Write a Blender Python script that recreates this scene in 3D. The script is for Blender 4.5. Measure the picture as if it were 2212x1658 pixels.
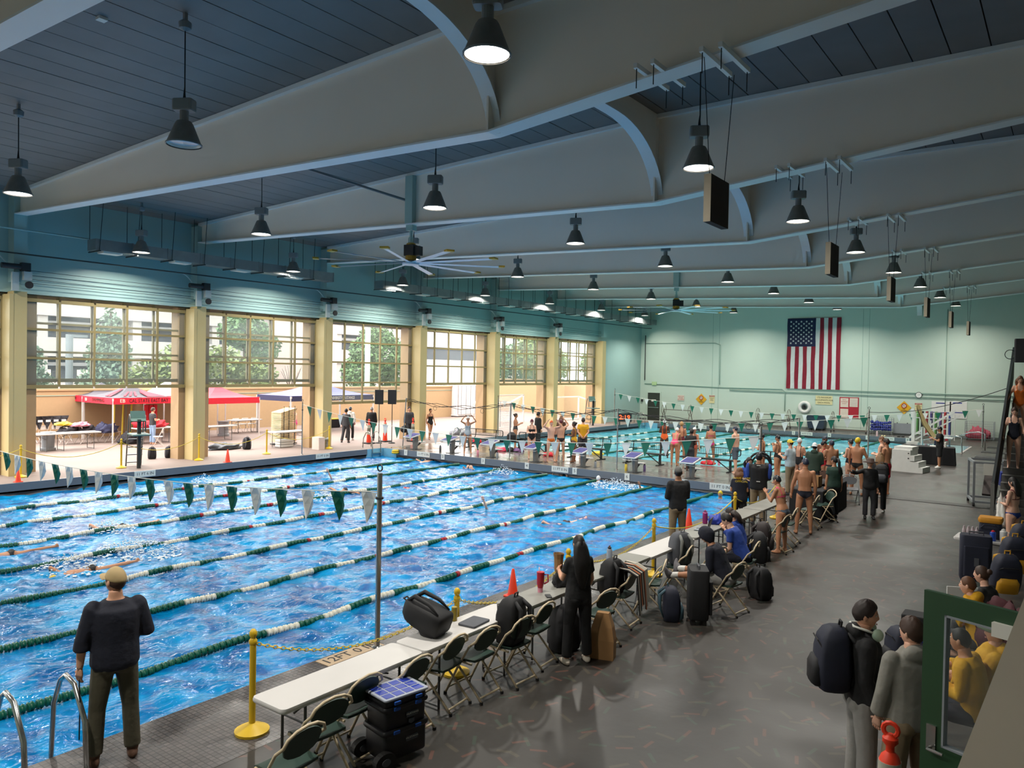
import bpy, bmesh, math, random
import numpy as np
from mathutils import Vector as V, Matrix, Euler
for o in list(bpy.data.objects): bpy.data.objects.remove(o)
random.seed(7)
SC = bpy.context.scene
COL = SC.collection
# ---------------------------------------------------------------- camera, world, exposure
FPX, YAW, PITCH, ROLL, CAMH = 1640.0, math.radians(36.4918), math.radians(0.99785), math.radians(1.06583), 3.75
def cam_axes():
    cy, sy, cp, sp = math.cos(YAW), math.sin(YAW), math.cos(PITCH), math.sin(PITCH)
    f = V((-sy*cp, cy*cp, -sp)); r = V((cy, sy, 0)); u = r.cross(f)
    cr, sr = math.cos(ROLL), math.sin(ROLL)
    return cr*r + sr*u, -sr*r + cr*u, f
CR, CU, CF = cam_axes()
CAMP = V((0, 0, CAMH))
cam = bpy.data.cameras.new('camera'); camo = bpy.data.objects.new('camera', cam); COL.objects.link(camo)
cam.sensor_width = 36; cam.lens = 36*FPX/2212; cam.clip_start = 0.05; cam.clip_end = 400
mw = Matrix((CR, CU, -CF)).transposed().to_4x4(); mw.translation = CAMP
camo.matrix_world = mw
SC.camera = camo
SC.view_settings.view_transform = 'Standard'; SC.view_settings.look = 'None'
SC.view_settings.gamma = 1.0; SC.view_settings.use_curve_mapping = False
SC.view_settings.exposure = 0.68
w = bpy.data.worlds.new('sky'); SC.world = w; w.use_nodes = True
bg = w.node_tree.nodes['Background']; bg.inputs[0].default_value = (1.0, 0.965, 0.93, 1); bg.inputs[1].default_value = 4.3
LAMP_W = 160.0
# photo pixel -> point on a plane of the place
def ray(x, y): return CF + CR*((x-1106)/FPX) - CU*((y-829)/FPX)
def G(x, y, z=0.0):
    d = ray(x, y); return CAMP + d*((z-CAMH)/d.z)
def PX(x, y, X):
    d = ray(x, y); return CAMP + d*(X/d.x)
def PY(x, y, Y):
    d = ray(x, y); return CAMP + d*(Y/d.y)
# ---------------------------------------------------------------- materials
MATS = {}
def lin(c): return tuple(((v/255)/12.92 if v/255 <= .04045 else ((v/255+.055)/1.055)**2.4) for v in c)
def mat(name, rgb, rough=.6, metal=0, var=.08, scale=6, spec=.5, bump=0, emit=0, trans=0, alpha=1, coat=0):
    """procedural material; rgb in 0-255 sRGB; noise gives slight variation"""
    if name in MATS: return MATS[name]
    m = bpy.data.materials.new(name); m.use_nodes = True; MATS[name] = m
    nt = m.node_tree; b = nt.nodes['Principled BSDF']
    c = lin(rgb)
    b.inputs['Roughness'].default_value = rough; b.inputs['Metallic'].default_value = metal
    b.inputs['Specular IOR Level'].default_value = spec
    b.inputs['Base Color'].default_value = (*c, 1)
    if var > 0:
        tc = nt.nodes.new('ShaderNodeTexCoord'); n = nt.nodes.new('ShaderNodeTexNoise')
        n.inputs['Scale'].default_value = scale; n.inputs['Detail'].default_value = 3
        nt.links.new(tc.outputs['Object'], n.inputs['Vector'])
        mx = nt.nodes.new('ShaderNodeMix'); mx.data_type = 'RGBA'
        mx.inputs['A'].default_value = (*[v*(1-var) for v in c], 1); mx.inputs['B'].default_value = (*[min(1, v*(1+var)) for v in c], 1)
        nt.links.new(n.outputs['Fac'], mx.inputs['Factor']); nt.links.new(mx.outputs['Result'], b.inputs['Base Color'])
        if bump:
            bp = nt.nodes.new('ShaderNodeBump'); bp.inputs['Strength'].default_value = bump; bp.inputs['Distance'].default_value = .02
            nt.links.new(n.outputs['Fac'], bp.inputs['Height']); nt.links.new(bp.outputs['Normal'], b.inputs['Normal'])
    if emit:
        b.inputs['Emission Color'].default_value = (*c, 1); b.inputs['Emission Strength'].default_value = emit
    if coat: b.inputs['Coat Weight'].default_value = coat
    return m
def glass_mat(name, tint=(.93, .96, .96), haze=.10, alpha=.12):
    m = bpy.data.materials.new(name); m.use_nodes = True; nt = m.node_tree; nt.nodes.clear()
    out = nt.nodes.new('ShaderNodeOutputMaterial'); tr = nt.nodes.new('ShaderNodeBsdfTransparent'); tr.inputs[0].default_value = (*tint, 1)
    gl = nt.nodes.new('ShaderNodeBsdfGlossy'); gl.inputs['Roughness'].default_value = .03
    df = nt.nodes.new('ShaderNodeBsdfDiffuse'); df.inputs[0].default_value = (.8, .82, .82, 1)
    n = nt.nodes.new('ShaderNodeTexNoise'); n.inputs['Scale'].default_value = 2.2; tc = nt.nodes.new('ShaderNodeTexCoord')
    nt.links.new(tc.outputs['Object'], n.inputs['Vector'])
    mr = nt.nodes.new('ShaderNodeMapRange'); mr.inputs['To Min'].default_value = haze*.5; mr.inputs['To Max'].default_value = haze*1.5
    nt.links.new(n.outputs['Fac'], mr.inputs['Value'])
    m1 = nt.nodes.new('ShaderNodeMixShader'); nt.links.new(mr.outputs[0], m1.inputs[0])
    nt.links.new(tr.outputs[0], m1.inputs[1]); nt.links.new(df.outputs[0], m1.inputs[2])
    lw = nt.nodes.new('ShaderNodeFresnel'); lw.inputs[0].default_value = 1.12
    m2 = nt.nodes.new('ShaderNodeMixShader'); nt.links.new(lw.outputs[0], m2.inputs[0])
    nt.links.new(m1.outputs[0], m2.inputs[1]); nt.links.new(gl.outputs[0], m2.inputs[2]); nt.links.new(m2.outputs[0], out.inputs[0])
    MATS[name] = m; return m
# ---------------------------------------------------------------- mesh builder
class MB:
    def __init__(s): s.v = []; s.f = []; s.m = []; s.mi = 0
    def add(s, vs, fs):
        b = len(s.v); s.v += [tuple(p) for p in vs]; s.f += [tuple(b+i for i in f) for f in fs]; s.m += [s.mi]*len(fs); return s
    def box(s, c, d, rz=0, M=None):
        x, y, z = d[0]/2, d[1]/2, d[2]/2; c = V(c)
        R = Matrix.Rotation(rz, 3, 'Z') if M is None else M
        vs = [c + R @ V(p) for p in [(-x,-y,-z),(x,-y,-z),(x,y,-z),(-x,y,-z),(-x,-y,z),(x,-y,z),(x,y,z),(-x,y,z)]]
        return s.add(vs, [(3,2,1,0),(4,5,6,7),(0,1,5,4),(1,2,6,5),(2,3,7,6),(3,0,4,7)])
    def bx(s, x0, x1, y0, y1, z0, z1): return s.box(((x0+x1)/2, (y0+y1)/2, (z0+z1)/2), (x1-x0, y1-y0, z1-z0))
    def bar(s, a, b, w, h, up=(0, 0, 1)):
        a, b = V(a), V(b); t = (b-a); L = t.length
        if L < 1e-6: return s
        t /= L; u = V(up)
        if abs(t.dot(u)) > .98: u = V((1, 0, 0))
        x = t.cross(u).normalized(); z = x.cross(t)
        M = Matrix((x, t, z)).transposed(); return s.box((a+b)/2, (w, L, h), M=M)
    def loft(s, rings, closed=True, caps=True):
        n = len(rings[0]); vs = [p for r in rings for p in r]; fs = []
        for i in range(len(rings)-1):
            for j in range(n if closed else n-1):
                k = (j+1) % n; fs.append((i*n+j, i*n+k, (i+1)*n+k, (i+1)*n+j))
        if caps:
            fs.append(tuple(range(n-1, -1, -1))); L = (len(rings)-1)*n; fs.append(tuple(L+j for j in range(n)))
        return s.add(vs, fs)
    def tube(s, pts, r, n=8, caps=True):
        pts = [V(p) for p in pts]; rs = r if isinstance(r, (list, tuple)) else [r]*len(pts)
        rings = []; prev = None
        for i, p in enumerate(pts):
            t = (pts[min(i+1, len(pts)-1)] - pts[max(i-1, 0)])
            t = t.normalized() if t.length > 1e-9 else V((0, 0, 1))
            if prev is None:
                u = V((0, 0, 1)) if abs(t.z) < .9 else V((1, 0, 0)); x = t.cross(u).normalized()
            else:
                x = (prev - t*prev.dot(t)); x = x.normalized() if x.length > 1e-6 else t.orthogonal().normalized()
            prev = x; y = t.cross(x)
            rings.append([p + (x*math.cos(2*math.pi*k/n) + y*math.sin(2*math.pi*k/n))*rs[i] for k in range(n)])
        return s.loft(rings, caps=caps)
    def cyl(s, a, b, r, n=12, r2=None): return s.tube([a, b], [r, r if r2 is None else r2], n)
    def lathe(s, prof, n=16, c=(0, 0, 0), caps=True):
        c = V(c); rings = [[c + V((r*math.cos(2*math.pi*k/n), r*math.sin(2*math.pi*k/n), z)) for k in range(n)] for r, z in prof]
        return s.loft(rings, caps=caps)
    def ell(s, c, r, nu=12, nv=8, M=None):
        c = V(c); M = M or Matrix.Identity(3); rings = []
        for i in range(1, nv):
            t = math.pi*i/nv - math.pi/2
            rings.append([c + M @ V((r[0]*math.cos(t)*math.cos(2*math.pi*k/nu), r[1]*math.cos(t)*math.sin(2*math.pi*k/nu), r[2]*math.sin(t))) for k in range(nu)])
        b = len(s.v); s.loft(rings, caps=False)
        lo, hi = len(s.v), len(s.v)+1; s.v += [tuple(c + M @ V((0, 0, -r[2]))), tuple(c + M @ V((0, 0, r[2])))]
        L = b + (nv-2)*nu
        for k in range(nu):
            s.f.append((lo, b+(k+1) % nu, b+k)); s.m.append(s.mi); s.f.append((hi, L+k, L+(k+1) % nu)); s.m.append(s.mi)
        return s
    def prism(s, poly, h0, h1, axis='z', M=None):
        """poly: list of 2-D points; extruded along axis"""
        def P(p, h): return {'z': V((p[0], p[1], h)), 'y': V((p[0], h, p[1])), 'x': V((h, p[0], p[1]))}[axis]
        r0 = [P(p, h0) for p in poly]; r1 = [P(p, h1) for p in poly]
        if M is not None: r0 = [M @ p for p in r0]; r1 = [M @ p for p in r1]
        return s.loft([r0, r1])
    def rbox(s, c, d, r=.03, n=3, rz=0, M=None):
        """box with rounded vertical edges"""
        x, y = d[0]/2-r, d[1]/2-r; poly = []
        for (sx, sy, a0) in ((1, 1, 0), (-1, 1, 90), (-1, -1, 180), (1, -1, 270)):
            for k in range(n+1):
                a = math.radians(a0+90*k/n); poly.append((sx*x + r*math.cos(a), sy*y + r*math.sin(a)))
        c = V(c); R = M or Matrix.Rotation(rz, 3, 'Z'); z = d[2]/2
        e = min(r*.5, d[2]*.3)
        def ring(k, zz): return [c + R @ V((p[0]*k, p[1]*k, zz)) for p in poly]
        k = 1-e/max(d[0], d[1])
        return s.loft([ring(k, -z), ring(1, -z+e), ring(1, z-e), ring(k, z)])
    def torus(s, c, R, r, n=24, m=8, M=None, a0=0, a1=2*math.pi):
        c = V(c); M = M or Matrix.Identity(3); full = abs(a1-a0-2*math.pi) < 1e-6; rings = []
        for i in range(n if full else n+1):
            a = a0+(a1-a0)*i/n; d = V((math.cos(a), math.sin(a), 0))
            rings.append([c + M @ (d*(R+r*math.cos(2*math.pi*k/m)) + V((0, 0, r*math.sin(2*math.pi*k/m)))) for k in range(m)])
        if full: rings.append(rings[0])
        return s.loft(rings, caps=not full)
    def build(s, name, material, parent=None, smooth=False, loc=None, rz=0, kind=None):
        me = bpy.data.meshes.new(name); me.from_pydata([tuple(p) for p in s.v], [], s.f)
        ms = material if isinstance(material, (list, tuple)) else [material]
        for m_ in ms: me.materials.append(m_)
        if len(ms) > 1: me.polygons.foreach_set('material_index', s.m)
        if smooth: me.shade_smooth() if smooth is True else me.set_sharp_from_angle(angle=smooth)
        me.update()
        o = bpy.data.objects.new(name, me); COL.objects.link(o)
        if loc is not None: o.location = loc
        if rz: o.rotation_euler.z = rz
        if parent: o.parent = parent
        if kind: o['kind'] = kind
        return o
SM = math.radians(40)
def smooth_obj(o, ang=SM):
    o.data.shade_smooth(); o.data.set_sharp_from_angle(angle=ang); return o
def tag(o, label, cat, group=None, kind=None):
    o['label'] = label; o['category'] = cat
    if group: o['group'] = group
    if kind: o['kind'] = kind
    return o
def thing(name, label, cat, loc=(0, 0, 0), rz=0, group=None):
    o = bpy.data.objects.new(name, None); COL.objects.link(o); o.empty_display_size = .1
    o.location = loc; o.rotation_euler.z = rz; return tag(o, label, cat, group)
def struct(o): o['kind'] = 'structure'; return o
def sempty(name, loc=(0, 0, 0)):
    o = bpy.data.objects.new(name, None); COL.objects.link(o); o.location = loc; o['kind'] = 'structure'; return o
def copy_tree(o, parent=None):
    c = o.copy(); COL.objects.link(c)
    if parent: c.parent = parent
    for ch in list(o.children): copy_tree(ch, c)
    return c
def place(proto, used, loc, rz=0, label=None, group=None, scale=None):
    """first call moves the prototype itself, later calls copy it with all its parts"""
    o = proto if not used else copy_tree(proto); used.append(1)
    o.location = loc; o.rotation_euler.z = rz
    if label: o['label'] = label
    if group: o['group'] = group
    if scale: o.scale = scale
    return o
TMP = bpy.data.scenes.new('tmp')
def tmp_mesh(o):
    """evaluated mesh of an object linked to the scratch scene"""
    vl = TMP.view_layers[0]; vl.update(); dg = vl.depsgraph; dg.update()
    return bpy.data.meshes.new_from_object(o.evaluated_get(dg))
def text(body, size, material, M, parent=None, name='lettering', align='CENTER', extr=.002, font_scale=(1, 1)):
    """flat lettering as a mesh; M places its local xy plane"""
    cu = bpy.data.curves.new('t', 'FONT'); cu.body = body; cu.size = size; cu.align_x = align; cu.align_y = 'CENTER'; cu.extrude = extr
    cu.resolution_u = 2
    to = bpy.data.objects.new('t', cu); TMP.collection.objects.link(to)
    me = tmp_mesh(to); bpy.data.objects.remove(to); bpy.data.curves.remove(cu)
    me.transform(M.to_4x4() @ Matrix.Diagonal((font_scale[0], font_scale[1], 1, 1)))
    me.materials.clear(); me.materials.append(material)
    o = bpy.data.objects.new(name, me); COL.objects.link(o)
    if parent: o.parent = parent
    return o
def frame(origin, x, y):
    """4x4 with local x,y axes given"""
    x = V(x).normalized(); y = V(y).normalized(); z = x.cross(y)
    m = Matrix((x, y, z)).transposed().to_4x4(); m.translation = V(origin); return m
def catenary(a, b, sag, n=12):
    a, b = V(a), V(b); return [a.lerp(b, i/n) + V((0, 0, -sag*4*(i/n)*(1-i/n))) for i in range(n+1)]
# ================================================================ STRUCTURE
XL, XR, YN, YB0, YB1, YF = -26.2, -7.7, 2.4, 25.25, 29.85, 52.7     # pool edges, bulkhead
XW, XC, XO = -28.25, -27.8, -29.0                                     # header wall plane, column face, outer face
YW, XRW, YBACK = 55.7, 7.0, -5.0
GY = [10.42+6.425*k for k in range(-2, 7)]                            # girders, GY[2] is the first whole one in view
WZ = -.38                                                             # water level
def zbot(X): return 7.87 + (.0362*(-8.2-X) if X < -8.2 else .095*(X+8.2))
def ztop(X): return 9.97 - (.0325*(-8.2-X) if X < -8.2 else 0)
# --- floor materials
def floor_mat():
    m = bpy.data.materials.new('deck_floor'); m.use_nodes = True; nt = m.node_tree; b = nt.nodes['Principled BSDF']; L = nt.links
    tc = nt.nodes.new('ShaderNodeTexCoord')
    n1 = nt.nodes.new('ShaderNodeTexNoise'); n1.inputs['Scale'].default_value = .7; n1.inputs['Detail'].default_value = 5; L.new(tc.outputs['Object'], n1.inputs['Vector'])
    mx = nt.nodes.new('ShaderNodeMix'); mx.data_type = 'RGBA'; mx.inputs['A'].default_value = (*lin((48, 45, 42)), 1); mx.inputs['B'].default_value = (*lin((63, 59, 55)), 1)
    L.new(n1.outputs['Fac'], mx.inputs['Factor']); last = mx.outputs['Result']
    for seed, colr, sc in ((0, (122, 76, 62), 2.3), (13.7, (64, 86, 72), 2.2), (31.3, (92, 84, 68), 1.9)):
        mp = nt.nodes.new('ShaderNodeMapping'); mp.inputs['Location'].default_value = (seed, seed*.7, 0); mp.inputs['Scale'].default_value = (sc, sc, sc)
        L.new(tc.outputs['Object'], mp.inputs['Vector'])
        vo = nt.nodes.new('ShaderNodeTexVoronoi'); vo.voronoi_dimensions = '2D'; vo.inputs['Scale'].default_value = 1; L.new(mp.outputs[0], vo.inputs['Vector'])
        sub = nt.nodes.new('ShaderNodeVectorMath'); sub.operation = 'SUBTRACT'; L.new(mp.outputs[0], sub.inputs[0]); L.new(vo.outputs['Position'], sub.inputs[1])
        sc_ = nt.nodes.new('ShaderNodeSeparateColor'); L.new(vo.outputs['Color'], sc_.inputs[0])
        an = nt.nodes.new('ShaderNodeMath'); an.operation = 'MULTIPLY'; an.inputs[1].default_value = 6.28; L.new(sc_.outputs[0], an.inputs[0])
        vr = nt.nodes.new('ShaderNodeVectorRotate'); vr.rotation_type = 'Z_AXIS'; L.new(sub.outputs[0], vr.inputs['Vector']); L.new(an.outputs[0], vr.inputs['Angle'])
        sx = nt.nodes.new('ShaderNodeSeparateXYZ'); L.new(vr.outputs[0], sx.inputs[0])
        def less(sock, lim):
            a = nt.nodes.new('ShaderNodeMath'); a.operation = 'ABSOLUTE'; L.new(sock, a.inputs[0])
            c = nt.nodes.new('ShaderNodeMath'); c.operation = 'LESS_THAN'; c.inputs[1].default_value = lim; L.new(a.outputs[0], c.inputs[0]); return c.outputs[0]
        p = nt.nodes.new('ShaderNodeMath'); p.operation = 'MULTIPLY'; L.new(less(sx.outputs[0], .20), p.inputs[0]); L.new(less(sx.outputs[1], .042), p.inputs[1])
        q = nt.nodes.new('ShaderNodeMath'); q.operation = 'MULTIPLY'; q.inputs[1].default_value = .42; L.new(p.outputs[0], q.inputs[0])
        m2 = nt.nodes.new('ShaderNodeMix'); m2.data_type = 'RGBA'; L.new(q.outputs[0], m2.inputs['Factor']); L.new(last, m2.inputs['A']); m2.inputs['B'].default_value = (*lin(colr), 1); last = m2.outputs['Result']
    L.new(last, b.inputs['Base Color'])
    # wet areas: smooth patches
    n2 = nt.nodes.new('ShaderNodeTexNoise'); n2.inputs['Scale'].default_value = .45; n2.inputs['Detail'].default_value = 4; L.new(tc.outputs['Object'], n2.inputs['Vector'])
    mr = nt.nodes.new('ShaderNodeMapRange'); mr.inputs['From Min'].default_value = .42; mr.inputs['From Max'].default_value = .62; mr.inputs['To Min'].default_value = .5; mr.inputs['To Max'].default_value = .3
    L.new(n2.outputs['Fac'], mr.inputs['Value']); L.new(mr.outputs[0], b.inputs['Roughness'])
    n3 = nt.nodes.new('ShaderNodeTexNoise'); n3.inputs['Scale'].default_value = 5; L.new(tc.outputs['Object'], n3.inputs['Vector'])
    bp = nt.nodes.new('ShaderNodeBump'); bp.inputs['Strength'].default_value = .12; bp.inputs['Distance'].default_value = .02; L.new(n3.outputs['Fac'], bp.inputs['Height']); L.new(bp.outputs[0], b.inputs['Normal'])
    return m
def tile_mat(name, c1, c2, grout, size, rough=.28, bump=.5):
    m = bpy.data.materials.new(name); m.use_nodes = True; nt = m.node_tree; b = nt.nodes['Principled BSDF']; L = nt.links
    tc = nt.nodes.new('ShaderNodeTexCoord'); br = nt.nodes.new('ShaderNodeTexBrick'); br.offset = 0
    br.inputs['Scale'].default_value = 1; br.inputs['Brick Width'].default_value = size; br.inputs['Row Height'].default_value = size
    br.inputs['Mortar Size'].default_value = size*.08; br.inputs['Color1'].default_value = (*lin(c1), 1); br.inputs['Color2'].default_value = (*lin(c2), 1); br.inputs['Mortar'].default_value = (*lin(grout), 1)
    L.new(tc.outputs['Object'], br.inputs['Vector']); L.new(br.outputs['Color'], b.inputs['Base Color'])
    n = nt.nodes.new('ShaderNodeTexNoise'); n.inputs['Scale'].default_value = 1.1; L.new(tc.outputs['Object'], n.inputs['Vector'])
    mr = nt.nodes.new('ShaderNodeMapRange'); mr.inputs['From Min'].default_value = .35; mr.inputs['From Max'].default_value = .65; mr.inputs['To Min'].default_value = rough*1.5; mr.inputs['To Max'].default_value = rough*.5
    L.new(n.outputs['Fac'], mr.inputs['Value']); L.new(mr.outputs[0], b.inputs['Roughness'])
    bp = nt.nodes.new('ShaderNodeBump'); bp.inputs['Strength'].default_value = bump; bp.inputs['Distance'].default_value = .01; L.new(br.outputs['Fac'], bp.inputs['Height']); bp.invert = True; L.new(bp.outputs[0], b.inputs['Normal'])
    return m
M_deck = floor_mat()
M_tile = tile_mat('edge_mosaic_tile', (96, 90, 88), (80, 76, 75), (52, 50, 49), .06, .3)
M_bulk = tile_mat('bulkhead_deck', (120, 116, 112), (110, 107, 104), (100, 97, 95), .3, .2, .1)
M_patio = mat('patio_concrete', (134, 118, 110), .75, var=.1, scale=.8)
M_curb = mat('curb_grey', (104, 110, 118), .45, var=.06)
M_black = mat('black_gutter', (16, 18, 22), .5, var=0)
M_poolwall = mat('pool_plaster', (120, 180, 205), .5, var=.05)
M_teal = mat('wall_teal_paint', (156, 186, 182), .38, var=.05, scale=.6)
M_cream = mat('column_cream', (196, 176, 126), .42, var=.05, scale=1.5)
M_olive = mat('door_frame_bronze', (150, 134, 92), .4, var=.06)
M_far = mat('far_wall_mint', (194, 210, 197), .5, var=.06, scale=.5)
M_girder = mat('girder_paint', (238, 230, 218), .45, var=.04, scale=.6)
M_flange = mat('flange_paint', (226, 230, 230), .4, var=.05, scale=.8)
M_deckroof = mat('roof_plank', (120, 119, 118), .6, var=.16, scale=1.2)
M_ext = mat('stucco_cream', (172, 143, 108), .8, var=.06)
M_conc = mat('concrete_pale', (172, 166, 162), .8, var=.06)
M_white = mat('white_paint', (226, 226, 222), .45, var=.04)
M_print = mat('black_print', (22, 22, 24), .6, var=.05)
M_sign = mat('sign_white', (222, 220, 210), .5, var=.03)
# --- floors
fl = sempty('floor')
MB().bx(XR+1.35, XRW, YBACK, YW, -.3, 0).build('deck_slab', M_deck, fl)
MB().bx(XR, XR+1.35, YN, YF, -.3, .002).build('edge_tile_strip', M_tile, fl)
MB().bx(XR, XR+1.35, YF, YW, -.3, 0).build('far_corner_slab', M_deck, fl)
MB().bx(XO, XR+1.35, YBACK, YN, -.3, 0).build('near_end_slab', M_tile, fl)
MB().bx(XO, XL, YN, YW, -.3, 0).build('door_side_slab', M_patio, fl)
MB().bx(XL, XR, YF, YW, -.3, 0).build('far_end_slab', M_bulk, fl)
MB().bx(XL, XR, YB0, YB1, -.24, 0).build('bulkhead_slab', M_bulk, fl)
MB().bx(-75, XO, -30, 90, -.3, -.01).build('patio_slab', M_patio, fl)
# ladder notch in the near corner
# --- curbs (grey faces) and black gutter recess below them
cb = sempty('trim_1')
for (x0, x1, y0, y1) in ((XL-.02, XL+.06, YN, 24.2), (XL-.02, XL+.06, YB1, YF), (XR-.05, XR+.02, YN+.75, YB0), (XR-.05, XR+.02, YB1, YF)):
    top = .003 if x0 < -20 else -.02
    bot = -.24 if x0 < -20 else -.12
    MB().bx(x0, x1, y0, y1, bot, top).build('curb_face', M_curb if x0 < -20 else M_tile, cb)
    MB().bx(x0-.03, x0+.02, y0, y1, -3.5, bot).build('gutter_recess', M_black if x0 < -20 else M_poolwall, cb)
MB().bx(XL, XR, YB0-.05, YB0+.03, -.26, .003).build('curb_face', M_curb, cb)
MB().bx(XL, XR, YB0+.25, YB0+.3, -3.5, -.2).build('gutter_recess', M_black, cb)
MB().bx(XL, XR, YB1-.03, YB1+.05, -.26, .003).build('curb_face', M_curb, cb)
MB().bx(XL, XR, YF-.05, YF+.02, -.22, .003).build('curb_face', M_curb, cb)
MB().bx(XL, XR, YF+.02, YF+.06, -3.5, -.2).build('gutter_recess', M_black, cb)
MB().bx(XL, XR, YN-.06, YN, -3.5, -.02).build('end_wall', M_poolwall, cb)
MB().bx(XL-.02, XL+.05, 24.2, YB0-.05, -3.5, -.01).build('ladder_niche_panel', M_poolwall, cb)
MB().bx(XL+.05, XL+.95, YB0-.07, YB0-.05, -3.5, -.01).build('ladder_niche_panel', M_poolwall, cb)
MB().bx(XL-.02, XL+.07, 51.6, YF, -1, -.01).build('ladder_niche_panel', M_poolwall, cb)
MB().bx(XL+.07, XL+1.0, YF-.07, YF-.05, -1, -.01).build('ladder_niche_panel', M_poolwall, cb)
# --- walls
pc = [GY[i+2] for i in range(7)]                      # column centre lines in view
cols = [GY[1]] + pc
wl = struct(MB().bx(XW-.3, XW, YBACK, YW, 6.03, 9.6).build('wall_left', M_teal))
MB().bx(XW-.3, XW, 49.2, YW, 0, 6.03).build('end_bay_panel', M_teal, wl)
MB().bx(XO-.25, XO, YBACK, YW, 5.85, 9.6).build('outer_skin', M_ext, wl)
for y in cols:
    MB().bx(XW-.2, XC, y-.2, y+.2, 6.35, 9.2).build('pilaster', M_teal, wl)
    MB().bx(XW-.05, XC, y-.2, y+.2, 0, 6.05).bx(XW-.12, XC+.015, y-.32, y-.2, 0, 5.95).build('column', M_cream, wl)
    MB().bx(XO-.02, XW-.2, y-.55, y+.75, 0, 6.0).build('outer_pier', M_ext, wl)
    for k in (-.26, .24): MB().bx(XW-.22, XW-.1, y+k-.03, y+k+.03, 0, 6.0).build('door_track', M_olive, wl)
wf = struct(MB().bx(XO, XRW, YW, YW+.3, -.3, 10.2).build('wall_far', M_far))
struct(MB().bx(XRW, XRW+.3, YBACK, YW, -.3, 10.2).build('wall_right', M_far))
struct(MB().bx(XO, XRW, YBACK-.3, YBACK, -.3, 10.2).build('wall_back', M_far))
M_seam = mat('wall_seam', (140, 168, 156), .6, var=0)
for x in (-22.2, -21.7, -11.6, -11.2): MB().bx(x-.012, x+.012, YW-.006, YW, .2, 8.4).build('panel_seam', M_seam, wf)
MB().bx(XW, XRW, YW-.03, YW, 0, .16).build('baseboard_far', mat('baseboard_grey', (108, 116, 112), .6), None)['kind'] = 'structure'
# --- ceiling: planks run from girder to girder
ce = sempty('ceiling')
PW = .655
nparts = 0
rest = MB()
for b in range(len(GY)):
    y0 = GY[b]; y1 = GY[b+1] if b+1 < len(GY) else YW
    x = XW
    while x < XRW:
        x1 = min(x+PW, XRW); za, zb = ztop(x), ztop(x1); g = .012
        vs = [(x+g, y0, za), (x1-g, y0, zb), (x1-g, y1, zb), (x+g, y1, za)]
        dz = random.uniform(0, .008)
        vs = [(p[0], p[1], p[2]+dz) for p in vs]; vs += [(p[0], p[1], p[2]+.09) for p in vs]
        fs = [(3, 2, 1, 0), (4, 5, 6, 7), (0, 1, 5, 4), (1, 2, 6, 5), (2, 3, 7, 6), (3, 0, 4, 7)]
        fs = [tuple(reversed(f)) for f in fs] if False else fs
        vis = (b in (1, 2, 3, 4) and x < -4) or (b in (1, 2) and x < 2)
        if vis and nparts < 300:
            MB().add(vs, fs).build('roof_plank', M_deckroof, ce); nparts += 1
        else: rest.add(vs, fs)
        x = x1
rest.build('roof_planks_beyond', M_deckroof, ce, kind='stuff')
MB().add([(XO, YBACK, ztop(XO)+.14), (-8.2, YBACK, 10.11), (XRW, YBACK, 10.11), (XRW, YW, 10.11), (-8.2, YW, 10.11), (XO, YW, ztop(XO)+.14)], [(0, 1, 4, 5), (1, 2, 3, 4)]).build('roof_deck', M_black, ce)
# --- girders
KN = -8.2
ordn = ['nearest', 'second', 'third', 'fourth', 'fifth', 'sixth', 'seventh', 'eighth', 'ninth']
for i, y in enumerate(GY):
    g = thing('roof_girder', f'{ordn[i]} deep pale tapered roof girder counted from the viewer', 'roof beam', (0, y, 0), 0, 'roof girders')
    xs = [XC-.1, KN, XRW]
    # web: thin plate between bottom and top
    poly = [(xs[0], zbot(xs[0])), (KN, zbot(KN)), (xs[2], zbot(xs[2])), (xs[2], ztop(xs[2])), (KN, ztop(KN)), (xs[0], ztop(xs[0]))]
    MB().prism(poly, -.02, .02, 'y').build('web', M_girder, g)
    f = MB(); t = MB()
    for a, b in ((xs[0], KN), (KN, xs[2])):
        f.prism([(a, zbot(a)-.035), (b, zbot(b)-.035), (b, zbot(b)), (a, zbot(a))], -.19, .19, 'y')
        t.prism([(a, ztop(a)-.10), (b, ztop(b)-.10), (b, ztop(b)-.004), (a, ztop(a)-.004)], -.13, .13, 'y')
    f.build('bottom_flange', M_flange, g); t.build('top_flange', M_flange, g)
    if i in (3, 6):
        MB().bx(-16.5, -16.2, -.19, -.02, zbot(-16.4), ztop(-16.4)-.1).build('stiffener', M_teal, g)
    MB().bx(KN-.02, KN+.02, -.19, .19, zbot(KN), ztop(KN)-.1).build('knee_stiffener', M_girder, g)
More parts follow.
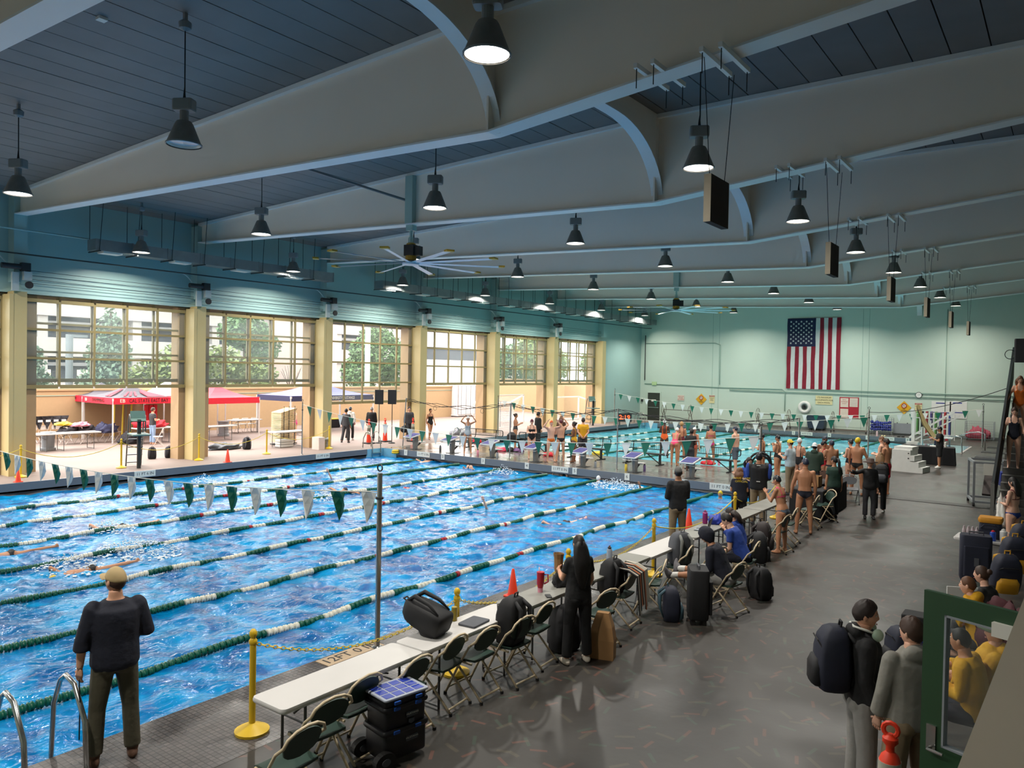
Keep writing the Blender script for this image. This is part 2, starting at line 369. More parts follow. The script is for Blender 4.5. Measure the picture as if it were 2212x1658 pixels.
# arched struts along the knee line, deep at the girders and shallow between
for i in range(len(GY)):
    ya = GY[i]; yb = GY[i+1] if i+1 < len(GY) else YW-.03
    s = thing('arched_strut', f'arched strut with curved white edge meeting the {ordn[min(i+1, 8)]} girder', 'roof beam', (KN, 0, 0), 0, 'arched struts')
    if i == len(GY)-1: s['label'] = 'arched strut with curved white edge reaching the far wall'
    cur = []
    for e, (yg, sg) in enumerate(((ya, 1), (yb, -1))):
        pts = []
        for k in range(13):
            t = math.pi/2*k/12; pts.append((yg + sg*2.3*(1-math.cos(t)), zbot(KN) + 1.55*math.sin(t)))
        cur += pts if e == 0 else pts[::-1]
    zt = ztop(KN)-.01
    web = MB()
    for k in range(len(cur)-1):
        (p, q), (r, u) = cur[k], cur[k+1]
        web.add([(-.015, p, q), (-.015, r, u), (-.015, r, zt), (-.015, p, zt), (.015, p, q), (.015, r, u), (.015, r, zt), (.015, p, zt)], [(0, 1, 2, 3), (7, 6, 5, 4), (0, 4, 5, 1)])
    web.build('web', M_girder, s)
    fl_ = MB()
    rings = [[(-.15, p, q-.03), (.15, p, q-.03), (.15, p, q), (-.15, p, q)] for p, q in cur]
    fl_.loft([[V(a) for a in r] for r in rings]).build('curved_flange', M_flange, s)
# ================================================================ WATER
def water_mat(name, deep, light, rough=.05, bumpd=.03):
    m = bpy.data.materials.new(name); m.use_nodes = True; nt = m.node_tree; b = nt.nodes['Principled BSDF']; L = nt.links
    tc = nt.nodes.new('ShaderNodeTexCoord'); n = nt.nodes.new('ShaderNodeTexNoise'); n.inputs['Scale'].default_value = 1.1; n.inputs['Detail'].default_value = 6; n.inputs['Distortion'].default_value = 1.2
    L.new(tc.outputs['Object'], n.inputs['Vector'])
    mr = nt.nodes.new('ShaderNodeMapRange'); mr.inputs['From Min'].default_value = .38; mr.inputs['From Max'].default_value = .62; L.new(n.outputs['Fac'], mr.inputs['Value'])
    mx = nt.nodes.new('ShaderNodeMix'); mx.data_type = 'RGBA'; mx.inputs['A'].default_value = (*lin(deep), 1); mx.inputs['B'].default_value = (*lin(light), 1)
    L.new(mr.outputs[0], mx.inputs['Factor']); L.new(mx.outputs['Result'], b.inputs['Base Color'])
    b.inputs['Roughness'].default_value = rough; b.inputs['IOR'].default_value = 1.33; b.inputs['Specular IOR Level'].default_value = .5
    mp = nt.nodes.new('ShaderNodeMapping'); mp.inputs['Scale'].default_value = (1, .55, 1); L.new(tc.outputs['Object'], mp.inputs['Vector'])
    n2 = nt.nodes.new('ShaderNodeTexNoise'); n2.inputs['Scale'].default_value = 11; n2.inputs['Detail'].default_value = 4; n2.inputs['Distortion'].default_value = .8; L.new(mp.outputs[0], n2.inputs['Vector'])
    bp = nt.nodes.new('ShaderNodeBump'); bp.inputs['Strength'].default_value = .85; bp.inputs['Distance'].default_value = bumpd; L.new(n2.outputs['Fac'], bp.inputs['Height']); L.new(bp.outputs[0], b.inputs['Normal'])
    return m
def water_mesh(name, x0, x1, y0, y1, step, amp, seed, material, label):
    rs = np.random.RandomState(seed); nx, ny = int((x1-x0)/step)+1, int((y1-y0)/step)+1
    xs, ys = np.linspace(x0, x1, nx), np.linspace(y0, y1, ny); Xg, Yg = np.meshgrid(xs, ys, indexing='ij'); Z = np.zeros_like(Xg)
    for k in range(42):
        lam = rs.uniform(.19, .9); a = rs.uniform(0, 2*math.pi); q = 2*math.pi/lam
        Z += amp*.16*lam**.8*np.sin(q*(math.cos(a)*Xg + math.sin(a)*Yg + .25*np.sin(.9*Xg+1.3*Yg+k)) + rs.uniform(0, 6.28))
    co = np.stack([Xg, Yg, Z+WZ], -1).reshape(-1, 3)
    I = np.arange(nx*ny).reshape(nx, ny); F = np.stack([I[:-1, :-1], I[1:, :-1], I[1:, 1:], I[:-1, 1:]], -1).reshape(-1, 4)
    me = bpy.data.meshes.new(name); me.vertices.add(len(co)); me.vertices.foreach_set('co', co.ravel())
    me.loops.add(F.size); me.loops.foreach_set('vertex_index', F.ravel().astype(np.int32)); me.polygons.add(len(F))
    me.polygons.foreach_set('loop_start', np.arange(0, F.size, 4, dtype=np.int32)); me.update(calc_edges=True); me.shade_smooth(); me.materials.append(material)
    o = bpy.data.objects.new(name, me); COL.objects.link(o); return tag(o, label, 'water', kind='stuff')
water_mesh('pool_water', XL+.03, XR+.05, YN, YB0+.2, .075, .034, 3, water_mat('water_deep_pool', (0, 88, 152), (6, 146, 208)), 'rippling blue water of the near deep pool')
water_mesh('pool_water', XL+.03, XR+.05, YB1, YF, .16, .018, 5, water_mat('water_shallow_pool', (58, 150, 172), (104, 190, 208), .06, .02), 'paler turquoise water of the far pool beyond the bulkhead')
# ================================================================ LIFTING DOORS
M_pane = glass_mat('dusty_pane', haze=.07)
def door_leaf(parent, y0, y1, z0, rows, xp, hs=.98, name='door_leaf'):
    lf = MB(); cols_ = 5; fw = .11; h = rows*hs
    ys = [y0 + (y1-y0)*i/cols_ for i in range(cols_+1)]; zs = [z0 + hs*i for i in range(rows+1)]
    for i, y in enumerate(ys):
        w_ = fw if i in (0, cols_) else .075
        lf.bx(xp-.04, xp+.04, y-w_/2, y+w_/2, z0, z0+h)
    for i, z in enumerate(zs):
        w_ = .13 if i == 0 else (.12 if i == rows else .075)
        for j in range(cols_): lf.bx(xp-.045, xp+.045, ys[j]+.037, ys[j+1]-.037, z-w_/2, z+w_/2)
    o = lf.build(name, M_olive, parent)
    for i in range(cols_):
        for j in range(rows):
            MB().bx(xp-.006, xp+.006, ys[i]+.03, ys[i+1]-.03, zs[j]+.03, zs[j+1]-.03).build('pane', M_pane, o)
XD = XW-.16
for k in range(7):
    yA, yB = cols[k]+.28, cols[k+1]-.3
    d = sempty(f'door_{k+1}')
    if k == 3: door_leaf(d, yA, yB, 2.05, 4, XD)
    elif k == 4: door_leaf(d, yA, yB, 2.95, 3, XD)
    else:
        door_leaf(d, yA, yB, 2.9, 3, XD)
        door_leaf(d, yA+.05, yB-.1, 3.12, 3, XD-.16, .98)
M_dgrey = mat('operator_grey', (176, 186, 184), .5); M_motor = mat('motor_black', (38, 38, 40), .5); M_steel = mat('galvanised', (150, 154, 154), .42, .7, var=.18, scale=3)
M_wire = mat('dark_cable', (52, 60, 60), .5, var=0); M_stain = mat('stainless', (186, 186, 184), .24, .95, var=.05)
nm = ['nearest', 'second', 'third', 'fourth', 'fifth', 'sixth', 'seventh']
op = None
for k in range(6):
    y = pc[k]
    t = thing('door_operator', f'door motor unit atop the {nm[k]} whole column of the open door wall', 'motor', (XC+.12, y, 6.05), 0, 'door operators')
    MB().bx(-.06, .04, -.3, -.1, 0, .6).build('housing', M_dgrey, t)
    MB().bx(-.02, .16, .0, .24, .36, .66).build('control_box', M_dgrey, t)
    MB().cyl((.05, -.62, .78), (.05, .02, .78), .09, 12).bx(-.04, .16, -.06, .2, .64, .92).build('motor', M_motor, t)
    MB().cyl((.0, .2, .22), (.06, .2, .22), .12, 14).build('cable_drum', M_motor, t)
    MB().tube(catenary((.03, -.5, .9), (-.1, -.95, 1.25), -.08, 6), .02, 6).build('conduit', M_dgrey, t)
for k in range(6):
    ya, yb = pc[k], (pc[k+1] if k < 6 else YW)
    c = thing('lift_cables', f'lifting cables along the wall above the {nm[k]} door in full view', 'cable', (XC-.2, ya, 0), 0, 'lift cables')
    for z0, z1 in ((6.62, 6.62), (6.5, 6.42), (6.36, 6.36), (6.78, 6.72)): MB().cyl((0, .23, z0), (0, yb-ya-.22, z1), .009, 5).build('cable', M_wire, c)
# conduits along the wall and down the far wall
def pipe(name, pts, r, label, m_=None, cat='pipe', n=8):
    return tag(MB().tube(pts, r, n).build(name, m_ or M_teal, smooth=True), label, cat)
pipe('sprinkler_pipe', [(XC+.1, 4, 8.05), (XC+.1, 13, 8.05)], .03, 'thin upper pipe along the door wall ahead of the duct')
pipe('sprinkler_pipe', [(XC+.12, 4, 7.25), (XC+.12, YW-.3, 7.35), (XC+.5, YW-.1, 7.35)], .025, 'long dark pipe running the door wall under the duct', M_wire)
pipe('wall_conduit', [(XW+.4, YW-.05, 6.8), (XW+.4, YW-.05, 3.2)], .04, 'dark vertical conduit in the far corner left of the exit door', M_wire)
pipe('wall_conduit', [(XW+.4, YW-.04, 6.15), (-22.0, YW-.04, 6.15), (-21.6, YW-.04, 6.0), (-21.6, YW-.04, 3.0)], .025, 'thin conduit turning down the far wall left of the flag', M_seam)
pipe('wall_conduit', [(XW+.4, YW-.04, 2.92), (-21.6, YW-.04, 2.78), (-16.9, YW-.04, 2.78), (-16.7, YW-.04, 2.6), (-16.7, YW-.04, 1.2)], .025, 'conduit crossing the far wall above the exit door and dropping by the life ring', M_seam)
pipe('wall_conduit', [(-20.8, YW-.06, 2.62), (2, YW-.06, 2.45)], .03, 'lower long conduit crossing the far wall under the flag', M_seam)
pipe('wall_conduit', [(-14.9, YW-.06, 2.82), (2, YW-.06, 2.72)], .03, 'upper long conduit crossing the far wall right of the flag', M_seam)
pipe('wall_conduit', [(-6.6, YW-.05, 8.2), (-6.6, YW-.05, 1.0)], .02, 'thin vertical conduit on the far wall right of the flag', M_seam)
# ================================================================ DUCTS
def duct(y0, y1, label):
    d = thing('air_duct', label, 'duct', (XC+.75, y0, 0)); n = max(2, round((y1-y0)/1.22)); s = (y1-y0)/n
    zc = 7.78
    for i in range(n):
        MB().bx(-.3, .3, i*s, (i+1)*s-.03, zc-.19, zc+.19).bx(-.315, .315, (i+1)*s-.03, (i+1)*s, zc-.205, zc+.205).build('duct_section', M_steel, d)
        if i % 2 == 0: MB().bx(-.22, .22, i*s+.3, i*s+.95, zc-.25, zc-.19).build('grille', M_sign, d)
        MB().bx(-.42, .42, i*s+.08, i*s+.12, zc-.24, zc-.2).build('bracket', M_wire, d)
        MB().cyl((.36, i*s+.1, zc-.22), (.2, i*s+.3, 9.37), .012, 5).build('hanger', M_wire, d)
        MB().cyl((-.36, i*s+.1, zc-.22), (-.36, i*s+.1, 9.36), .012, 5).build('hanger', M_wire, d)
    return d
duct(12.3, 22.6, 'nearer galvanised air duct hanging along the door wall')
duct(25.6, 55.3, 'longer galvanised air duct hanging along the door wall to the far corner')
# ================================================================ HANGING LAMPS
M_shade = mat('lamp_shade_grey', (118, 116, 112), .5, var=.2, scale=9); M_refl = mat('lamp_reflector', (235, 232, 225), .3, var=0)
M_lens = mat('lamp_lens', (255, 250, 238), .4, var=0, emit=7); M_lensoff = mat('lamp_lens_off', (190, 205, 212), .2, var=.1)
M_iron = mat('lamp_ballast', (120, 124, 126), .5, var=.1); M_cord = mat('black_cord', (20, 20, 22), .6, var=0)
BY = [(GY[i]+GY[i+1])/2 for i in range(0, 8)] + [(GY[8]+YW)/2]
def lamp(x, y, lit, label):
    z = 7.55 + .0125*(y-7); zt = ztop(x); H_ = zt-z
    t = thing('pendant_lamp', label, 'lamp', (x, y, z), 0, 'bell-shaped high bay lamps')
    sh = MB().lathe([(.285, 0), (.29, .02), (.275, .05), (.15, .36), (.125, .40), (.08, .41)], 22, caps=False).build('shade', M_shade, t, smooth=SM)
    MB().lathe([(.275, .012), (.14, .36), (.01, .37)], 20, caps=False).build('reflector', M_refl, sh, smooth=True)
    MB().lathe([(.25, .05), (.2, .035), (.01, .03)], 20, caps=False).build('lens', M_lens if lit else M_lensoff, t, smooth=True)
    MB().lathe([(.285, -.005), (.3, .0), (.3, .02), (.285, .022)], 22, caps=False).build('rim', M_iron, t)
    MB().cyl((0, 0, .39), (0, 0, .58), .075, 12).build('neck', M_iron, t)
    MB().rbox((0, 0, .68), (.36, .22, .2), .04, 2, rz=.5).build('ballast_box', M_iron, t)
    MB().tube([(0, 0, .78), (0, 0, .9), (.01, 0, 1.0), (0, 0, H_-.3)], [.03, .018, .012, .012], 6).build('cord', M_cord, t)
    MB().lathe([(.03, H_-.32), (.1, H_-.28), (.11, H_-.18), (.06, H_-.14)], 12).bx(-.03, .03, -.03, .03, H_-.14, H_-.01).build('ceiling_mount', M_iron, t)
    if lit:
        la = bpy.data.lights.new('lamp_light', 'AREA'); la.shape = 'DISK'; la.size = .42; la.energy = LAMP_W; la.color = (1, .95, .86); la.spread = math.radians(150)
        lo = bpy.data.objects.new('lamp_light', la); COL.objects.link(lo); lo.parent = t; lo.location = (0, 0, .02)
rown = {-26.3: 'the row beside the door wall', -19.4: 'the row over the left lanes', -12.5: 'the row over the right lanes', -5.8: 'the row over the walkway'}
for X in (-26.3, -19.4, -12.5, -5.8):
    for i, y in enumerate(BY):
        lit = not (X == -12.5 and i == 1)
        lamp(X, y, lit, ('unlit grey bell lamp hanging nearest over the right lanes' if not lit else f'lit grey bell lamp, {ordn[i]} in {rown[X]}'))
tag(MB().bx(-13.9, -13.75, 6.35, 6.5, ztop(-13.8)-.05, ztop(-13.8)).build('ceiling_sensor', M_sign), 'tiny white box on the dark ceiling planks', 'sensor')
# ================================================================ FANS
M_fanb = mat('fan_blade', (206, 214, 222), .35, .3, var=.06); M_fany = mat('fan_yellow', (196, 150, 40), .5)
def fan(y, label, rot):
    x = -16.4; zb = zbot(x); z = 6.98
    t = thing('ceiling_fan', label, 'fan', (x, y, z), rot, 'large ceiling fans')
    MB().cyl((0, 0, .55), (0, 0, zb-z-.03), .05, 8).bx(-.12, .12, -.12, .12, zb-z-.2, zb-z-.04).bx(-.07, .07, -.03, .03, .6, .8).build('drop_rod', M_teal, t)
    MB().bx(-.17, .17, -.14, .14, .22, .55).bx(.17, .36, -.1, .1, .22, .5).build('motor', M_motor, t)
    MB().lathe([(.1, .08), (.17, .1), (.17, .22), (.1, .24)], 16).lathe([(.13, .55), (.15, .58), (.1, .62)], 14).build('yellow_collar', M_fany, t)
    MB().lathe([(.05, -.06), (.26, -.05), (.26, .02), (.1, .08)], 20).build('hub', M_fanb, t)
    for k in range(10):
        a = 2*math.pi*k/10; R = Matrix.Rotation(a, 3, 'Z'); b = MB()
        sec = [(-.08, .012), (0, .03), (.085, -.012), (0, .004)]
        b.loft([[R @ V((r, s_[0], s_[1])) for s_ in sec] for r in (.2, 1.3, 2.75)])
        bl = b.build('blade', M_fanb, t)
        MB().box(R @ V((2.82, .02, .02)), (.18, .24, .05), M=R).build('blade_tip', M_fany, bl)
fan(GY[3], 'big ten-bladed ceiling fan hanging under the nearer girder', .2); fan(GY[6], 'big ten-bladed ceiling fan hanging further back near the far wall', .45)
tag(MB().bar((-18.3, GY[3]-3.2, ztop(-18)-.05), (-16.55, GY[3]-.1, 8.9), .08, .06).build('strut_channel', M_iron), 'slanted steel strut bracing the girder above the fan', 'brace')
# ================================================================ HANGING PANELS
M_panel = mat('panel_brown', (54, 42, 38), .8, var=.15); M_pedge = mat('panel_edge', (150, 140, 120), .6)
for i in range(6):
    y = GY[2+i]; x = -4.15; z = 6.2; zf = zbot(x)-.035
    t = thing('suspended_speaker', f'dark square panel on wires below the {nm[i]} girder beyond the viewer', 'speaker panel', (x, y, z), 0, 'hanging dark panels')
    MB().bx(-.05, .05, -.33, .33, -.33, .33).build('panel', M_panel, t)
    for e in (-.342, .33): MB().bx(-.051, .051, e, e+.012, -.33, .33).build('edge_band', M_pedge, t)
    for yy in (-.28, .28):
        MB().cyl((0, yy, .33), (yy*.2, yy*1.5, zf-z-.1), .006, 5).build('wire', M_cord, t)
    for xx in (-1.05, -.78, -.05, .22):
        MB().bx(xx-.03, xx+.03, -.55, .55, zf-z-.07, zf-z).build('channel_bar', M_flange, t)
        for yy in (-.5, .5): MB().cyl((xx, yy, zf-z-.07), (xx, yy, zf-z-.35), .008, 5).build('chain_end', M_cord, t)
# ================================================================ POOL EQUIPMENT
M_green = mat('rope_green', (8, 92, 70), .4, var=.1); M_wht = mat('rope_white', (226, 222, 206), .4, var=.06); M_redf = mat('rope_red', (170, 30, 36), .4)
M_penG = mat('pennant_green', (10, 104, 82), .6, var=.08); M_penW = mat('pennant_white', (214, 216, 214), .6, var=.05)
def float_mesh(nm_, m_):
    o = MB().lathe([(.018, -.042), (.05, -.036), (.062, -.02), (.048, -.008), (.048, .008), (.062, .02), (.05, .036), (.018, .042)], 9).build('lane_float', m_); smooth_obj(o); me = o.data
    me.transform(Matrix.Rotation(math.pi/2, 4, 'X')); bpy.data.objects.remove(o); return me
FLO = {'g': float_mesh('g', M_green), 'w': float_mesh('w', M_wht), 'r': float_mesh('r', M_redf)}
RX = [-23.6+2.29*k for k in range(7)]
def fcol(d, L):
    if d < 4.6 or d > L-4.6: return 'g'
    if abs(d-L*.5) < .06 or abs(d-13.7) < .06 or abs(d-9.1) < .06: return 'r'
    return 'w' if int((d-4.6)/.55) % 2 == 0 else 'g'
NUMW = ['one', 'two', 'three', 'four', 'five', 'six', 'seven', 'eight']
rw = ['nearest the door wall', 'second from the door wall', 'third from the door wall', 'in the middle of the near pool', 'third from the walkway', 'second from the walkway', 'nearest the walkway']
for i, x in enumerate(RX):
    L = YB0-YN-.3; t = thing('lane_rope', f'green and white floating lane rope {rw[i]}', 'lane rope', (x, YN+.1, WZ+.03), 0, 'lane ropes of the near pool')
    MB().cyl((0, 0, 0), (0, L, 0), .008, 5).build('cable', M_wire, t)
    rs = random.Random(i); ph = rs.uniform(0, 6)
    n = int(L/.098)
    if i >= 4:
        for k in range(n):
            d = .05+k*.098; o = bpy.data.objects.new('lane_float', FLO[fcol(d, L)]); COL.objects.link(o); o.parent = t
            o.location = (.03*math.sin(d*1.7+ph)+rs.uniform(-.006, .006), d, .02*math.sin(d*2.3+ph)); o.rotation_euler = (rs.uniform(-.06, .06), 0, rs.uniform(-.06, .06))
    else:
        cur, d0 = None, 0; m = MB()
        for k in range(n+1):
            d = .05+k*.098; c = fcol(d, L) if k < n else None
            if c != cur:
                if cur: smooth_obj(m.build('float_run', {'g': M_green, 'w': M_wht, 'r': M_redf}[cur], t, kind='stuff'))
                m = MB(); cur = c
            if c:
                xo, zo = .03*math.sin(d*1.7+ph), .02*math.sin(d*2.3+ph); Mx = Matrix.Rotation(math.pi/2, 3, 'X')
                pr = [(.05, -.038), (.062, -.02), (.048, 0), (.062, .02), (.05, .038)]
                m.loft([[V((xo, d, zo)) + Mx @ V((r*math.cos(6.2832*q/7), r*math.sin(6.2832*q/7), z)) for q in range(7)] for r, z in pr])
for i, x in enumerate(RX):
    L = YF-YB1-.2; t = thing('lane_rope', f'lane rope of the far pool {rw[i].replace("near pool", "far pool")}, beyond the bulkhead', 'lane rope', (x, YB1+.1, WZ+.03), 0, 'lane ropes of the far pool')
    MB().cyl((0, 0, 0), (0, L, 0), .03, 5).build('cable', M_green, t)
    d = .1
    while d < L-.2:
        seg = min(4.5 if d < 4 else (.5 if d < L-5 else 5), L-d); c = M_wht if (4 < d < L-5 and int((d-4)/.55) % 2 == 0) else M_green
        m = MB(); q = d
        while q < d+seg-.05: m.lathe([(.05, -.05), (.065, 0), (.05, .05)], 7); vv = m.v[-21:]; m.v[-21:] = [(a, b_*0+q+c_, b_) for a, b_, c_ in vv]; q += .12
        m.build('float_run', c, t, kind='stuff'); d += seg+.05
# --- depth markers and lane numbers on the curbs
def marker(txt, origin, xdir, size, label, wdt):
    o = thing('depth_marker' if 'F' in txt else 'lane_number', label, 'sign', origin, 0, 'depth and lane markers')
    z = V(xdir).cross(V((0, 0, 1))); fr = frame((0, 0, 0), xdir, (0, 0, 1))
    MB().add([fr @ V(p) for p in [(-wdt/2, -size*.75, .012), (wdt/2, -size*.75, .012), (wdt/2, size*.75, .012), (-wdt/2, size*.75, .012), (-wdt/2, -size*.75, -.004), (wdt/2, -size*.75, -.004), (wdt/2, size*.75, -.004), (-wdt/2, size*.75, -.004)]], [(0, 1, 2, 3), (7, 6, 5, 4), (0, 4, 5, 1), (2, 6, 7, 3), (1, 5, 6, 2), (0, 3, 7, 4)]).build('plate', M_sign, o)
    fr2 = fr.copy(); fr2.translation = fr @ V((0, 0, .014)); text(txt, size, M_print, fr2, o, extr=.001)
for k in range(7): marker(str(k+1), (-24.64+2.28*k, YB0-.062, -.1), (1, 0, 0), .17, f'white tile with black number {NUMW[k]} on the near bulkhead face', .2)
for k, x in enumerate((-23.54, -16.2, -9.65)): marker('11 FT 0 IN', (x, YB0-.062, -.1), (1, 0, 0), .15, ['depth marker 11 FT 0 IN beside lane number one', 'depth marker 11 FT 0 IN between lane numbers four and five', 'depth marker 11 FT 0 IN right of lane number seven'][k], .78)
for k, y in enumerate((13.75, 21.6)): marker(['11 FT 6 IN', '11 FT 0 IN'][k], (XL+.075, y, -.1), (0, 1, 0), .14, ['depth marker 11 FT 6 IN on the door side curb by the lifeguard chair', 'depth marker 11 FT 0 IN on the door side curb near the corner ladder'][k], .75)
for k in range(8): marker(str(k+1), (-24.4+2.31*k, YF-.065, -.1), (1, 0, 0), .17, f'small white tile with number {NUMW[k]} on the far end curb', .2)
for k, x in enumerate((-21.7, -14.3, -9.35)): marker('4 FT 0 IN', (x, YF-.065, -.1), (1, 0, 0), .15, [f'depth marker 4 FT 0 IN at the {q} of the far end curb' for q in ('left', 'middle', 'right')][k], .75)
# floor marker on the walkway tile, read from the right
t = thing('depth_marker', 'tan floor tile reading 12FT 0 IN at the pool edge', 'sign', (XR+.16, 6.75, .004), 0); MB().bx(-.13, .13, -.48, .48, -.001, .006).build('plate', mat('tan_tile', (176, 152, 122), .5), t)
text('12FT 0 IN', .22, M_print, frame((0, 0, .008), (0, 1, 0), (-1, 0, 0)), t, extr=.001)
# --- starting blocks
M_blue = mat('block_blue', (46, 46, 120), .6, var=.1, scale=20); M_alu = mat('block_white', (206, 206, 204), .4); M_dk = mat('dark_steel', (44, 48, 50), .5); M_lsteel0 = mat('block_steel', (112, 114, 114), .5)
def make_block():
    t = thing('starting_block', 'x', 'starting block', (0, 0, 0), 0, 'starting blocks on the bulkhead')
    R = Matrix.Rotation(math.radians(11), 3, 'X')
    MB().rbox(R @ V((0, .25, .62)), (.56, .74, .05), .04, 3, M=R).build('platform', M_alu, t)
    for y0, y1 in ((-.08, .22), (.24, .56)): MB().box(R @ V((0, (y0+y1)/2, .648)), (.46, y1-y0, .012), M=R).build('grip_pad', M_blue, t)
    MB().prism([(.2, 0), (.4, 0), (.46, .6), (.16, .6)], -.055, .055, 'x').build('pedestal', M_lsteel0, t)
    MB().bx(-.2, .2, .52, .8, .3, .34).build('step', M_alu, t); MB().bar((0, .4, .15), (0, .66, .3), .06, .06).build('step_brace', M_dk, t)
    MB().tube([(-.29, -.02, .52), (-.3, -.12, .5), (.3, -.12, .5), (.29, -.02, .52)], .015, 6).build('backstroke_bar', M_stain, t)
    MB().bx(-.2, .2, .1, .52, 0, .02).build('base_plate', M_dk, t); return t
blk, u = make_block(), []
for k in range(7): place(blk, u, (-24.64+2.28*k, YB0+.25, 0), 0, f'blue-topped starting block behind lane number {NUMW[k]}')
# --- benches on the bulkhead
M_bench = mat('bench_black', (30, 38, 38), .45, var=.1)
def bench(a, b, label, rz=None):
    a, b = V(a), V(b); c = (a+b)/2; L = (b-a).length; ang = math.atan2(b.y-a.y, b.x-a.x)
    t = thing('team_bench', label, 'bench', (c.x, c.y, 0), ang, 'mesh-backed benches on the bulkhead')
    MB().rbox((0, 0, .45), (L, .3, .05), .03, 2).build('seat', M_bench, t)
    for s_ in (-1, 1):
        x = s_*(L/2-.35)
        MB().bx(x-.04, x+.04, -.04, .04, .03, .43).build('leg', M_bench, t)
        MB().bx(x-.05, x+.05, -.3, .32, 0, .035).build('foot', M_bench, t)
        MB().bar((x, 0, .05), (x-s_*.55, 0, .42), .035, .035).build('brace', M_bench, t)
        MB().tube([(x-s_*.12, .1, .42), (x-s_*.12, .3, .5), (x-s_*.12, .36, .86)], .022, 6).build('back_post', M_bench, t)
    fr = MB(); z0, z1, hw = .6, .88, L/2-.08; q = []
    for (sx, sz, a0) in ((1, 1, 0), (-1, 1, 90), (-1, -1, 180), (1, -1, 270)):
        for k in range(4): an = math.radians(a0+30*k); q.append(V((sx*(hw-.08)+.08*math.cos(an), .355, (z0+z1)/2+sz*((z1-z0)/2-.08)+.08*math.sin(an))))
    q.append(q[0]); q.append(q[1]); fr.tube(q, .02, 6).build('back_frame', M_bench, t)
    me = MB(); n = int(2*hw/.09)
    for k in range(1, n): me.bar((-hw+k*.09, .355, z0+.01), (-hw+k*.09, .355, z1-.01), .008, .008)
    for k in range(1, 4): me.bar((-hw, .355, z0+k*.07), (hw, .355, z0+k*.07), .008, .008)
    me.build('back_mesh', M_bench, t, kind='stuff'); return t
for k, (p, q) in enumerate((((927, 940), (1012, 947)), ((1035, 950), (1130, 958)), ((1168, 960), (1262, 969)), ((1283, 971), (1371, 978)), ((1403, 981), (1530, 995)), ((1572, 997), (1697, 1009)))):
    a, b = G(*p, .45), G(*q, .45); a.y = b.y = 28.3
    dx = {0: (-23.95, -21.75), 1: (-20.95, -18.75), 2: (-18.1, -15.9), 3: (-15.35, -13.15), 4: (-12.6, -10.2), 5: (-9.6, -7.2)}[k]
    bench((dx[0], 28.5, 0), (dx[1], 28.5, 0), 'dark bench with mesh back on the bulkhead, ' + ['first from the door wall', 'second from the door wall', 'third from the door wall', 'empty one behind lane number six', 'behind the swimmers near lane number seven', 'at the walkway end'][k])
# --- pennant strings
def pennants(a, b, sag, n, first, label, sw=.3, sh=.42, plump=0):
    t = thing('pennant_string', label, 'pennants', (0, 0, 0), 0, 'backstroke pennant strings'); a, b = V(a), V(b); pts = catenary(a, b, sag, 24)
    MB().tube(pts, .008, 5).build('string', M_wht, t)
    d = (b-a).normalized()
    for k in range(n):
        s = (k+.7)/n; p = a.lerp(b, s) + V((0, 0, -sag*4*s*(1-s))); c = random.uniform(-.05, .05)
        m = MB(); nx = V((-d.y, d.x, 0)); rows = []
        for i in range(5):
            f = i/4; w_ = sw*(1-f)+.008; bow = plump*math.sin(f*math.pi)*.1
            rows.append([p + d*(w_/2*e) + nx*(bow*(1-e*e)+c*f) + V((0, 0, -sh*f-.005)) for e in (-1, -.33, .33, 1)])
        vs = [q for r in rows for q in r]; fs = [(i*4+j, i*4+j+1, i*4+j+5, i*4+j+4) for i in range(4) for j in range(3)]
        vs2 = [q+nx*.004 for q in vs]; m.add(vs, fs).add(vs2, [tuple(reversed(f)) for f in fs]); m.build('pennant', (M_penG, M_penW)[(k+first) % 2], t)
def pole(x, y, h, label, r=.03, eye=True, lean=0):
    t = thing('pole', label, 'pole', (x, y, 0), 0)
    MB().cyl((0, 0, 0), (lean, 0, h), r, 12).build('shaft', M_stain, t, smooth=SM); MB().lathe([(r*2.2, 0), (r*2.2, .015), (r*1.3, .03)], 14).build('base_collar', M_stain, t)
    if eye: MB().torus((lean, 0, h+.07), .045, .01, 12, 6, Matrix.Rotation(math.pi/2, 3, 'X')).build('eye_ring', M_dk, t); MB().cyl((lean, 0, h-.35), (lean, 0, h-.32), r*1.5, 10).build('clamp', M_dk, t)
    return t
pole(-7.43, 7.11, 2.35, 'tall stainless pole at the near pool edge with ring on top', .036)
pole(-26.4, 20.7, 2.25, 'thin pole on the door side deck holding pennants', .025); pole(-6.85, 20.75, 2.35, 'steel pole behind the coaches with black coil hung on it', .035)
pole(-26.4, 34.4, 2.2, 'thin pole far along the door side deck by the ball cage'); pole(-6.85, 34.4, 2.4, 'steel pole standing before the white box stairs', .032)
pole(-26.4, 48.1, 2.5, 'white pole near the red digital clock', .035); pole(-4.0, 49.4, 2.3, 'bright pole right of the pool lift', .04)
pennants((-26.5, 7.1, 2.12), (-7.45, 7.11, 2.1), .5, 30, 0, 'nearest green and white pennant string across the near pool', plump=1)
pennants((-26.4, 20.7, 2.15), (-6.85, 20.75, 2.1), .75, 30, 0, 'pennant string across the near pool in front of the starting blocks')
pennants((-26.4, 34.4, 2.1), (-6.85, 34.4, 2.1), .7, 30, 1, 'pennant string across the far pool nearer the bulkhead')
pennants((-26.4, 48.1, 2.3), (-4.0, 49.4, 2.1), .85, 34, 0, 'furthest pennant string in front of the far wall')
tag(MB().tube(catenary((-6.85, 34.4, 2.3), (-1.6, 27.0, 3.5), .25, 10), .012, 5).build('guy_line', M_cord), 'dark line rising from a pole to the stair guard', 'rope')
